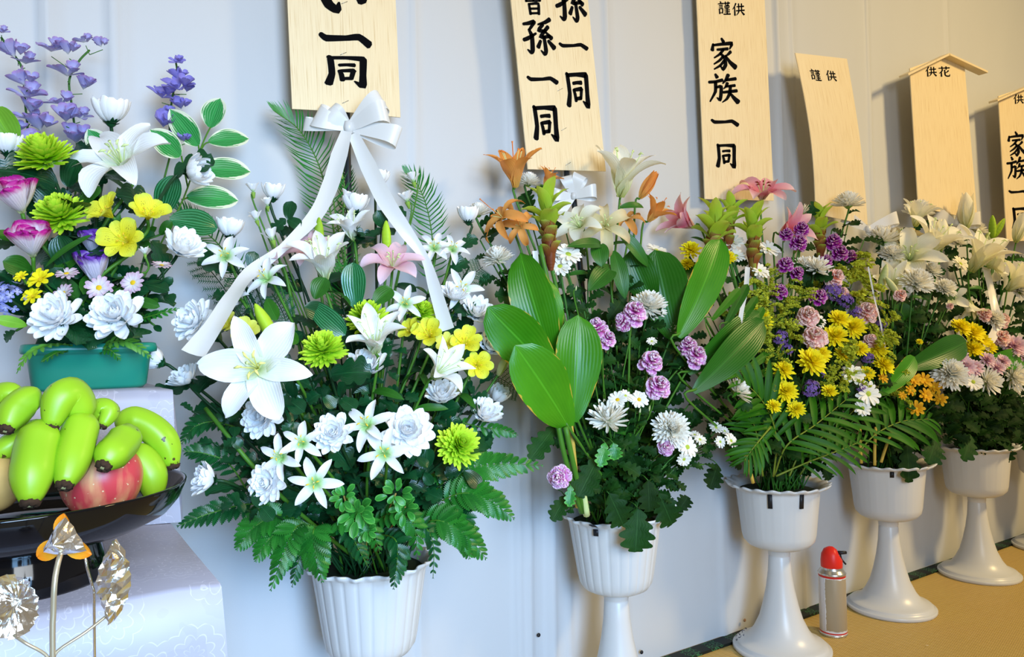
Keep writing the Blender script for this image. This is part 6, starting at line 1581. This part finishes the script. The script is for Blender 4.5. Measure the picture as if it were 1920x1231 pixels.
for b, tp, wd, Yb, Yt, mt, l in (((1196, 952), (1192, 1036), 46, .97, .965, M_lmum, 'largest lobed leaf hanging down the front of the second pot'), ((1142, 925), (1170, 985), 38, .965, .96, M_lmum, 'lobed leaf over the middle of the second pot rim'), ((1235, 925), (1262, 985), 34, .98, .975, M_lmum, 'lobed leaf drooping over the right of the second pot rim'),
                                 ((1060, 930), (1036, 975), 24, .98, .97, M_lmum, 'small curled leaf over the left of the second pot rim'), ((1040, 800), (994, 860), 30, .99, .98, M_lmum, 'lobed leaf sticking out left over the cloth wall'), ((1070, 910), (1068, 950), 16, .96, .955, M_lpit, 'small pale leaf beneath the low carnation'),
                                 ((1215, 900), (1218, 960), 30, .96, .955, M_lmumw, 'brownish lobed leaf at the second pot rim'), ((1345, 870), (1332, 915), 24, 1.0, .99, M_lmumw, 'withered leaf at the far right of the second bouquet'), ((1120, 860), (1085, 930), 34, .97, .96, M_lmum, 'lobed leaf behind the low carnation'),
                                 ((1135, 830), (1125, 875), 20, .955, .95, M_lpit, 'pale green leaf under the curling white chrysanthemum'), ((1150, 830), (1155, 862), 20, .955, .95, M_lpit, 'second pale green leaf under the curling white chrysanthemum'), ((1270, 960), (1290, 930), 22, 1.0, .99, M_lmumw, 'dull leaf right of the second pot'),
                                 ((1700, 830), (1706, 905), 28, 1.0, .985, M_lmumw, 'dark ragged leaf hanging over the fourth pot'), ((1820, 815), (1808, 862), 26, .99, .98, M_lmum, 'green lobed leaf hanging between the fourth and fifth pots'), ((1755, 820), (1742, 868), 30, 1.0, .99, M_lmum, 'lobed leaf over the right rim of the fourth pot'),
                                 ((1882, 820), (1888, 868), 22, 1.0, .99, M_lmumw, 'dark ragged leaf at the right of the fifth pot'), ((1545, 875), (1556, 900), 16, 1.0, .99, M_lmumw, 'dark withered leaf at the right rim of the third pot'), ((1388, 880), (1372, 850), 16, 1.02, 1.0, M_lmumw, 'dull leaf at the left rim of the third pot')):
    hang_leaf(b, tp, wd, Yb, Yt, mt, l)
S2x = [(RS.uniform(1060, 1300), RS.uniform(500, 800), RS.uniform(1.06, 1.11), 9, 34) for i in range(20)]
S2 = S2x + [(900, 450, 1.10, 8, 34), (960, 540, 1.08, 7, 34), (1000, 700, 1.06, 7, 32), (1090, 560, 1.06, 10, 34), (1140, 600, 1.05, 11, 34), (1090, 690, 1.03, 10, 32), (1150, 700, 1.02, 12, 32), (1200, 640, 1.03, 11, 32), (1260, 690, 1.03, 11, 32), (1180, 790, .99, 12, 32),
      (1110, 760, 1.0, 11, 30), (1230, 770, 1.0, 12, 32), (1290, 760, 1.03, 9, 30), (1100, 850, .98, 10, 32), (1160, 870, .97, 12, 34), (1220, 880, .97, 12, 34), (1270, 900, .98, 10, 30), (1320, 870, 1.0, 8, 26), (1080, 900, .99, 8, 28), (1130, 920, .975, 9, 32), (1190, 930, .975, 9, 32), (1240, 930, .985, 8, 28),
      (1050, 830, 1.02, 7, 26), (1170, 500, 1.08, 8, 30), (1060, 430, 1.12, 7, 30), (1000, 430, 1.12, 7, 30), (1210, 530, 1.08, 8, 28), (1330, 850, .99, 7, 22), (1300, 800, 1.02, 7, 26), (1290, 860, .99, 8, 26), (1080, 770, 1.02, 7, 30), (930, 520, 1.10, 7, 30), (1140, 840, .98, 9, 30), (1200, 840, .98, 9, 30), (1060, 960, 1.01, 5, 20)]
for x, y, Y, n, s in S2: sprig(x, y, Y, 2, n, s, 'mum', M_lmum, 'dark lobed chrysanthemum foliage sprig in the ginger leaf bouquet', 'chrysanthemum foliage sprigs of the second stand')

# ================================================================== STAND 3 (mixed bouquet)
F('starg', 1428, 375, 110, (-.05, .85, .5), 1.10, 'pink lily with dark red stamens at the top of the mixed bouquet', 3)
F('stargt', 1302, 425, 92, (-.85, .35, .3), 1.11, 'dull pink lily lying sideways left of the curcumas', 3)
F('stargt', 1462, 440, 90, (.4, .3, .7), 1.09, 'pale pink lily behind the purple carnations', 3)
curcuma(1338, 375, 512, 6, 1.05, 3, 'curcuma spike with rusty base, leftmost in the mixed bouquet')
curcuma(1412, 378, 505, 0, 1.04, 3, 'curcuma spike beneath the pink lily, darkest stalk')
curcuma(1368, 368, 470, 4, 1.08, 3, 'curcuma spike peeping between its two larger neighbours')
curcuma(1538, 382, 482, 0, 1.07, 3, 'curcuma spike standing alone before the curled board')
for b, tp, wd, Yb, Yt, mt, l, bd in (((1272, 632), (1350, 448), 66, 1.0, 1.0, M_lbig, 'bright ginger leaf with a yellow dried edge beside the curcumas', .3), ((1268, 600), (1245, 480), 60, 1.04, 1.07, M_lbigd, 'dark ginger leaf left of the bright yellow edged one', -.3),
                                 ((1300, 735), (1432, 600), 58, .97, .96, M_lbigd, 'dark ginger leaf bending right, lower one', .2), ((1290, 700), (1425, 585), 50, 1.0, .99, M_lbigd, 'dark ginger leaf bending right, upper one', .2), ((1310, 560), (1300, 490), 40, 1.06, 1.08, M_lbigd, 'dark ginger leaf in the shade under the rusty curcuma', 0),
                                 ((1700, 690), (1812, 640), 50, .98, .95, M_lbigd, 'ginger leaf arching to the right before the yellow cluster', .2), ((1650, 740), (1715, 668), 36, .98, .97, M_lbig, 'folded green leaf right of the mixed bouquet', .3), ((1710, 640), (1680, 565), 40, 1.05, 1.06, M_lbigd, 'dark leaf among the greenery under the flat chrysanthemum', 0),
                                 ((1845, 680), (1925, 672), 40, .97, .96, M_lbig, 'bright yellow green leaf at the right picture edge', .1)):
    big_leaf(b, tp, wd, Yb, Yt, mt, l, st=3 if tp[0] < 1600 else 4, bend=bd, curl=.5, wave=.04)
for b, tp, wd, l in (((1360, 610), (1402, 532), 18, 'first'), ((1375, 620), (1420, 555), 16, 'second'), ((1390, 640), (1432, 575), 16, 'third'), ((1335, 600), (1388, 540), 16, 'rearmost'), ((1390, 700), (1450, 655), 16, 'lower, nearest the yellow flowers'), ((1380, 720), (1455, 690), 14, 'lowest of the set')):
    big_leaf(b, tp, wd, .99, .99, M_lpalm, 'strap shaped green leaf with cut tip by the ginger leaves, ' + l, name='strap_leaf', prof='strap', curl=.2, st=3)
for x, y, s, Y, l in ((1473, 443, 28, 1.04, 'upper left of the top trio'), (1502, 434, 32, 1.03, 'upper right of the top trio'), (1495, 461, 36, 1.02, 'lowest of the top trio'), (1562, 456, 32, 1.05, 'top one of the right group'), (1573, 480, 34, 1.04, 'middle of the right group'), (1594, 484, 28, 1.05, 'far right, before the curled board'),
                      (1549, 490, 24, 1.04, 'small, left of the right group'), (1472, 499, 32, 1.02, 'alone beneath the top trio'), (1493, 516, 28, 1.01, 'dark, just right of the one beneath the trio'), (1462, 550, 32, 1.0, 'lowest left'), (1533, 560, 34, .99, 'beside the violet statice')):
    F('pcarn', x, y, s, (R.uniform(-.2, .3), .65, .7), Y, 'deep purple carnation, ' + l, 3)
for x, y, s, Y, l in ((1514, 597, 46, .98, 'above the other at the centre of the bouquet'), (1527, 636, 52, .97, 'largest, at the centre of the bouquet'), (1560, 525, 40, 1.02, 'up by the white daisies'), (1625, 588, 42, .99, 'right side, beside the goldenrod'), (1578, 552, 28, 1.0, 'behind the violet statice'), (1632, 640, 30, .98, 'small, at the right beneath its twin')):
    F('kcarn', x, y, s, (R.uniform(-.2, .3), .5, .8), Y, 'pale pink carnation, ' + l, 3)
for x, y, s, Y, l in ((1295, 470, 44, 1.08, 'at the upper left behind the rusty curcuma'), (1288, 495, 28, 1.08, 'small, beneath the upper left one'), (1364, 485, 36, 1.05, 'between the two left curcumas'), (1425, 600, 50, 1.01, 'behind the strap leaves'), (1412, 585, 30, 1.02, 'half hidden above the strap leaves'),
                      (1572, 600, 46, .98, 'top right of centre'), (1598, 615, 52, .98, 'right of the top right one'), (1566, 632, 52, .97, 'next to the largest pink carnation'), (1520, 680, 62, .955, 'largest, below the pink carnations'), (1535, 665, 48, .965, 'just behind the largest'), (1468, 695, 46, .97, 'left of the largest'), (1472, 735, 50, .96, 'lower left'), (1448, 728, 26, .97, 'small at the far lower left'),
                      (1555, 735, 34, .95, 'upright by the violet statice'), (1450, 762, 32, .955, 'lowest, left one'), (1492, 768, 38, .95, 'lowest, right one'), (1612, 655, 36, .965, 'seen from the side at the right'), (1645, 655, 44, .97, 'far right, upper'), (1655, 685, 46, .965, 'far right, lower'), (1625, 700, 32, .97, 'under the far right pair'), (1578, 665, 34, .97, 'in the middle under its larger neighbour')):
    F('ymum', x, y, s, (R.uniform(-.3, .3), .55, .75), Y, 'yellow chrysanthemum of the mixed bouquet, ' + l, 3)
for x, y, s, Y, l in ((1463, 634, 34, .98, 'at the left'), (1475, 655, 26, .98, 'just beneath the left one'), (1562, 548, 40, 1.0, 'top, beside the purple carnation'), (1583, 565, 36, .99, 'top, right hand one'), (1603, 585, 26, .99, 'small, leading down to the right'), (1520, 730, 40, .95, 'low, between yellow flowers'), (1627, 672, 26, .965, 'right, beside the goldenrod'), (1615, 728, 24, .96, 'behind the low white daisy'), (1488, 610, 26, 1.0, 'in the shade at centre left'), (1537, 700, 22, .97, 'tiny, beside the largest yellow'), (1650, 610, 28, .99, 'far right under the pink carnation')):
    F('stat', x, y, s, (R.uniform(-.3, .3), .6, .7), Y, 'violet statice cluster, ' + l, 3)
for kd, x, y, s, a, Y, l in (('daisyg', 1372, 455, 46, (-.2, .7, .6), 1.08, 'left of the dark curcuma, upper'), ('daisyg', 1380, 480, 38, (.1, .6, .6), 1.07, 'left of the dark curcuma, lower'), ('daisyg', 1440, 468, 46, (.2, .7, .6), 1.06, 'right of the dark curcuma'), ('daisyg', 1424, 508, 38, (.2, .6, .7), 1.03, 'under the dark curcuma'),
                             ('loose', 1532, 505, 56, (.1, .65, .7), 1.03, 'largest, beneath the lone curcuma'), ('loose', 1508, 498, 40, (-.2, .7, .6), 1.05, 'left of the largest'), ('daisyg', 1530, 600, 42, (.4, .6, .6), 1.0, 'creamy, behind the pale pink carnation'),
                             ('daisyg', 1598, 702, 46, (-.1, .6, .7), .96, 'upper one inside the goldenrod'), ('daisyg', 1627, 738, 50, (.1, .2, .95), .95, 'lower one facing out at the right'), ('daisyg', 1617, 765, 34, (.0, .3, .8), .955, 'lowest, above the palm leaflets'), ('loose', 1380, 735, 60, (.62, .62, .35), .96, 'alone at the lower left above the palm'),
                             ('mum', 1590, 385, 62, (-.05, .97, .2), 1.07, 'tall, before the curled board'), ('loose', 1505, 398, 34, (-.6, .6, .3), 1.09, 'small, left of the lone curcuma')):
    F(kd, x, y, s, a, Y, 'white daisy of the mixed bouquet, ' + l, 3)
for x, y, s, a, Y in ((1395, 560, 90, (-.3, .9, .3), 1.02), (1430, 545, 80, (.1, .95, .2), 1.03), (1440, 590, 90, (-.2, .8, .5), 1.0), (1470, 590, 70, (.2, .8, .5), .99), (1500, 550, 70, (0, .9, .4), 1.01), (1590, 530, 110, (.2, .9, .3), 1.01), (1620, 550, 100, (.4, .8, .4), 1.0), (1605, 500, 80, (.1, .9, .3), 1.03), (1590, 690, 90, (.1, .7, .6), .955), (1640, 640, 90, (.4, .7, .5), .97), (1580, 650, 60, (0, .6, .8), .965), (1450, 660, 70, (-.5, .6, .5), .98), (1430, 620, 60, (-.5, .6, .5), .99), (1660, 610, 70, (.6, .6, .4), .98), (1560, 710, 60, (-.1, .6, .8), .95), (1480, 620, 60, (-.3, .7, .6), .98), (1690, 720, 70, (.5, .6, .4), .98), (1445, 515, 60, (-.2, .9, .3), 1.04)):
    goldenrod(x, y, s, a, Y, 3, 'feathery yellow green goldenrod spray in the mixed bouquet', 'goldenrod sprays of the mixed bouquet')
PF = [([(1450, 893, 1.0), (1456, 830, .98), (1445, 780, .97), (1420, 740, .965), (1380, 705, .96)], 70, 10, 'fanning out to the left above the third pot'),
      ([(1452, 890, 1.0), (1475, 835, .96), (1530, 795, .945), (1585, 750, .94)], 66, 9, 'rising to the right across the yellow flowers'),
      ([(1455, 892, 1.0), (1510, 868, .97), (1570, 845, .95), (1620, 825, .94)], 46, 9, 'low, sweeping right over the third pot'),
      ([(1445, 800, .955), (1428, 820, .945), (1412, 840, .945), (1396, 862, .95)], 42, 8, 'small one hanging at the left with golden rachis'),
      ([(1600, 860, 1.0), (1640, 815, .98), (1690, 790, .965), (1740, 785, .96)], 62, 9, 'spreading right over the fourth pot'),
      ([(1500, 890, 1.02), (1540, 830, 1.0), (1590, 780, .98), (1650, 720, .975)], 56, 9, 'behind, leading up between the two bouquets'),
      ([(1480, 892, 1.0), (1500, 850, .99), (1540, 820, .985), (1580, 800, .98)], 50, 8, 'shaded, standing in the third pot'),
      ([(1430, 892, 1.0), (1425, 850, .99), (1415, 800, .985), (1400, 770, .98)], 50, 7, 'shaded, at the left of the third pot')]
for pts, pl, n, l in PF: frond('palm', pts, pl, n, M_lpalm, 'palm frond, ' + l, ang=1.0, stemr=.002, smat=plain('golden rachis', (.16, .22, .02), .5), start=.3)
t = thing('bare_stem', 'yellow brown dried stalk standing at the left inside the third pot', 'stem', STAND[3])
part('stalk', MB().tube(catmull([at(*p) for p in ((1412, 905, 1.0), (1403, 870, 1.0), (1392, 838, 1.0))], 4), .0035, 7).mesh('stalk', M_stemb), t)
t = thing('bare_stem', 'pale ringed canes standing inside the fourth pot', 'stem', STAND[4])
for q in ([(1640, 872, 1.0), (1640, 840, 1.0), (1642, 800, 1.0)], [(1615, 868, 1.02), (1613, 835, 1.02), (1612, 800, 1.02)], [(1652, 866, 1.0), (1660, 840, 1.0), (1672, 808, 1.0)]): part('cane', MB().tube(catmull([at(*p) for p in q], 4), .0035, 7).mesh('cane', M_stemb), t)
S3 = [(1395, 835, 1.04), (1420, 800, 1.04), (1455, 850, 1.04), (1490, 840, 1.04), (1520, 860, 1.05), (1550, 820, 1.04), (1470, 800, 1.04), (1375, 790, 1.05), (1510, 800, 1.03), (1440, 760, 1.03)] + [(RS.uniform(1350, 1620), RS.uniform(520, 820), RS.uniform(1.05, 1.10)) for i in range(14)] + [(1330, 640, 1.04), (1360, 560, 1.06), (1400, 520, 1.07), (1440, 560, 1.05), (1480, 560, 1.04), (1540, 540, 1.04), (1440, 620, 1.02), (1490, 660, 1.0), (1550, 580, 1.02), (1600, 560, 1.03), (1620, 620, 1.01), (1560, 690, .99), (1510, 720, .98), (1430, 680, 1.0), (1470, 760, .985), (1540, 770, .98), (1590, 740, .985), (1640, 720, .99),
      (1400, 780, 1.0), (1350, 720, 1.02), (1380, 660, 1.02), (1330, 780, 1.03), (1480, 820, .99), (1430, 830, .99), (1530, 830, .99), (1560, 430, 1.10), (1590, 420, 1.08), (1620, 450, 1.10), (1500, 470, 1.08), (1350, 830, 1.01), (1580, 810, 1.0), (1570, 560, 1.0), (1520, 620, .99)]
for x, y, Y in S3: sprig(x, y, Y, 3, 9, 30, 'mum', M_lmumw, 'dark foliage sprig between the blooms of the mixed bouquet', 'foliage sprigs of the third stand')

# ================================================================== STANDS 4 and 5 (cream lilies, right end)
for kd, x, y, s, a, Y, l, st in (('cream', 1716, 425, 74, (.15, .97, .1), 1.08, 'upright trumpet before the roofed blank board, left one', 4), ('creamc', 1812, 430, 74, (-.05, 1, .05), 1.08, 'half closed under the roofed blank board', 5), ('creamd', 1692, 450, 70, (-.4, .6, .5), 1.09, 'peach tinted and fading at the left', 4),
                             ('creamo', 1705, 490, 120, (-.35, .5, .75), 1.04, 'wide open with long stamens at the left', 4), ('cream', 1735, 480, 110, (.3, .75, .5), 1.03, 'with pointed petals, centre of the group', 4), ('creamc', 1764, 470, 64, (0, 1, .1), 1.01, 'round closed cup in the centre', 4), ('cream', 1822, 510, 118, (.25, .85, .4), 1.0, 'large, opening upward right of the centre', 5),
                             ('creamo', 1850, 500, 90, (.85, .3, .3), 1.02, 'petal sweeping right at the large open one', 5), ('cream', 1888, 545, 84, (.68, .72, .2), .99, 'long green trumpet leaning right', 5), ('creamc', 1905, 455, 60, (.15, 1, .1), 1.02, 'closed cup with red stamens at the right edge', 5), ('cream', 1672, 540, 80, (-.3, .3, .6), 1.05, 'drooping at the lower left of the group', 4), ('cream', 1815, 560, 60, (.05, -.9, .2), 1.02, 'hanging down between the green stems', 5), ('creamo', 1780, 560, 60, (-.2, .2, .9), 1.04, 'shaded, low in the centre', 4)):
    F(kd, x, y, s, a, Y, 'cream lily ' + l, st)
for kd, x, y, s, a, Y, l, st in (('bud', 1861, 425, 44, (-.03, 1, .05), 1.04, 'upright green lily bud near the right board', 5), ('bud', 1872, 428, 44, (.5, .85, .05), 1.08, 'green lily bud leaning right behind the upright one', 5), ('wbud', 1656, 520, 52, (.15, .95, .2), 1.03, 'cream lily bud at the left of the lily group', 4), ('wbud', 1672, 535, 42, (-.6, .7, .2), 1.01, 'slanting yellowish lily bud at the left of the lily group', 4), ('wbud', 1850, 450, 50, (.4, .85, .1), 1.09, 'tan lily bud behind the green one', 5)):
    F(kd, x, y, s, a, Y, l, st)
for kd, x, y, s, a, Y, l, st in (('mum', 1722, 400, 60, (0, .95, .3), 1.11, 'highest, before the roofed blank board', 4), ('loose', 1655, 452, 70, (-.2, .9, .3), 1.09, 'pale, beside the bow right of the mixed bouquet', 4), ('mum', 1672, 480, 50, (-.1, .8, .5), 1.06, 'under the wide open lily', 4), ('mum', 1716, 532, 68, (0, .75, .6), .99, 'flat topped, large, under the cream lilies', 4), ('mum', 1770, 543, 48, (.15, .75, .6), .99, 'right of the large flat topped one', 4),
                             ('mum', 1830, 433, 42, (.1, .9, .3), 1.11, 'at the top right behind the bow', 5), ('mum', 1795, 456, 34, (-.1, .85, .4), 1.09, 'small, behind the closed cup', 5), ('mum', 1745, 510, 44, (0, .8, .5), 1.02, 'behind the large flat topped one', 4), ('loose', 1780, 702, 70, (-.15, .45, .85), .94, 'dense ivory ball at the lower front', 4), ('mum', 1862, 600, 44, (.1, .6, .7), .98, 'beside the curved ribbon end', 5),
                             ('mum', 1910, 545, 56, (.1, .7, .6), .98, 'at the right edge under the closed lily', 5), ('loose', 1850, 716, 60, (.3, .2, .9), .94, 'open, with dark centre at the lower right', 5), ('loose', 1898, 706, 62, (.2, .3, .9), .95, 'open, at the far lower right', 5), ('daisyg', 1824, 716, 36, (-.1, .3, .9), .94, 'small green eyed one between larger ones', 5), ('daisyg', 1800, 495, 36, (.3, .5, .7), 1.05, 'small, behind the upward opening lily', 5)):
    F('mum' if (kd == 'loose' and y > 690 and x < 1800) else kd, x, y, s, a, Y, 'white chrysanthemum of the lily bouquets, ' + l, st)
for x, y, s, Y, l, st in ((1685, 556, 26, 1.0, 'lone, beneath the flat topped white bloom', 4), (1843, 592, 28, .99, 'red hearted, by the curved ribbon end', 5), (1877, 602, 30, .98, 'right of the curved ribbon end', 5), (1872, 636, 36, .97, 'largest of the right ones', 5), (1780, 575, 14, .99, 'tiny, in the dark greenery', 4)):
    F('kcarn', x, y, s, (R.uniform(-.2, .2), .5, .8), Y, 'small pink carnation, ' + l, st)
for x, y, s, Y, l, st in ((1800, 615, 44, .97, 'top of the cluster'), (1822, 625, 50, .965, 'middle of the cluster'), (1838, 640, 40, .965, 'right end of the cluster'), (1852, 652, 34, .965, 'lower right of the cluster'), (1825, 655, 40, .96, 'beneath the cluster'), (1773, 652, 28, .97, 'alone left of the mauve ones'), (1724, 641, 14, .98, 'tiny bud by the folded leaf')) and [(*q, 5) for q in ((1800, 615, 44, .97, 'top of the cluster'), (1822, 625, 50, .965, 'middle of the cluster'), (1838, 640, 40, .965, 'right end of the cluster'), (1852, 652, 34, .965, 'lower right of the cluster'), (1825, 655, 40, .96, 'beneath the cluster'), (1773, 652, 28, .97, 'alone left of the mauve ones'), (1724, 641, 14, .98, 'tiny, by the folded leaf'))]:
    F('ymum', x, y, s, (R.uniform(-.2, .2), .6, .7), Y, 'yellow chrysanthemum right of the palm, ' + l, st)
for x, y, s, Y, l in ((1796, 668, 40, .955, 'upper left'), (1808, 688, 44, .945, 'next to the ivory ball'), (1826, 690, 38, .945, 'middle'), (1900, 650, 50, .96, 'at the right picture edge'), (1850, 675, 34, .95, 'small, in front of the bright leaf'), (1868, 690, 34, .95, 'lower right'), (1880, 678, 30, .95, 'beneath the bright leaf'), (1918, 665, 36, .955, 'cut by the right picture edge')):
    F('mvmum', x, y, s, (R.uniform(-.2, .3), .45, .85), Y, 'dusty mauve chrysanthemum, ' + l, 5)
for x, y, s, l in ((1712, 712, 30, 'upper left'), (1732, 712, 34, 'top'), (1750, 725, 32, 'upper right'), (1735, 742, 32, 'facing out at the centre'), (1718, 766, 34, 'lowest'), (1762, 748, 28, 'right, seen from the side'), (1706, 732, 26, 'left'), (1692, 742, 18, 'tiny, near the palm tips'), (1655, 708, 24, 'apart at the left, in shade')):
    F('gdaisy', x, y, s, (R.uniform(-.2, .3), .4, .85), .96, 'orange gold daisy over the fourth pot, ' + l, 4)
S4 = [(1620, 820, 1.06), (1650, 800, 1.06), (1680, 840, 1.05), (1710, 800, 1.04), (1740, 830, 1.04), (1600, 780, 1.06)] + [(RS.uniform(1630, 1790), RS.uniform(540, 840), RS.uniform(1.05, 1.10)) for i in range(10)] + [(1650, 500, 1.10), (1690, 520, 1.08), (1740, 560, 1.05), (1700, 600, 1.04), (1660, 580, 1.06), (1740, 620, 1.02), (1780, 600, 1.02), (1700, 660, 1.02), (1750, 680, 1.0), (1720, 730, .99), (1680, 770, 1.0), (1740, 790, .985), (1700, 820, .99), (1640, 790, 1.01), (1770, 760, .985), (1660, 830, 1.0), (1730, 830, 1.0), (1690, 430, 1.11), (1750, 440, 1.11), (1680, 700, 1.02), (1620, 760, 1.03), (1760, 640, 1.01)]
for x, y, Y in S4: sprig(x, y, Y, 4, 9, 28, 'mum', M_lmumw, 'dark foliage sprig around the stems of the fourth stand', 'foliage sprigs of the fourth stand')
S5 = [(1790, 800, 1.04), (1820, 830, 1.04), (1850, 770, 1.04), (1880, 810, 1.04), (1810, 760, 1.04), (1900, 760, 1.04)] + [(RS.uniform(1790, 1920), RS.uniform(540, 830), RS.uniform(1.04, 1.10)) for i in range(12)] + [(1790, 450, 1.12), (1840, 470, 1.10), (1880, 490, 1.09), (1800, 540, 1.06), (1850, 560, 1.04), (1900, 590, 1.03), (1830, 600, 1.02), (1880, 640, 1.01), (1800, 740, .98), (1840, 760, .98), (1880, 750, .98), (1915, 740, .99), (1800, 790, .98), (1850, 800, .98), (1890, 800, .99), (1920, 790, 1.0), (1780, 820, 1.0), (1830, 820, .99), (1870, 830, .995), (1910, 620, 1.02), (1820, 700, .99), (1900, 700, .99), (1860, 780, .97), (1770, 790, 1.0)]
for x, y, Y in S5: sprig(x, y, Y, 5, 9, 28, 'mum', M_lmumw, 'dark foliage sprig around the stems of the fifth stand', 'foliage sprigs of the fifth stand')
S6 = [(1925, 480, 1.10), (1935, 560, 1.06), (1930, 650, 1.04), (1940, 720, 1.02), (1915, 820, 1.03), (1935, 790, 1.02), (1905, 840, 1.04), (1950, 830, 1.02), (1918, 770, 1.03)]
for x, y, Y in S6: sprig(x, y, Y, 6, 9, 26, 'mum', M_lmumw, 'dark foliage sprig of the last stand at the picture edge', 'foliage sprigs of the last stand')
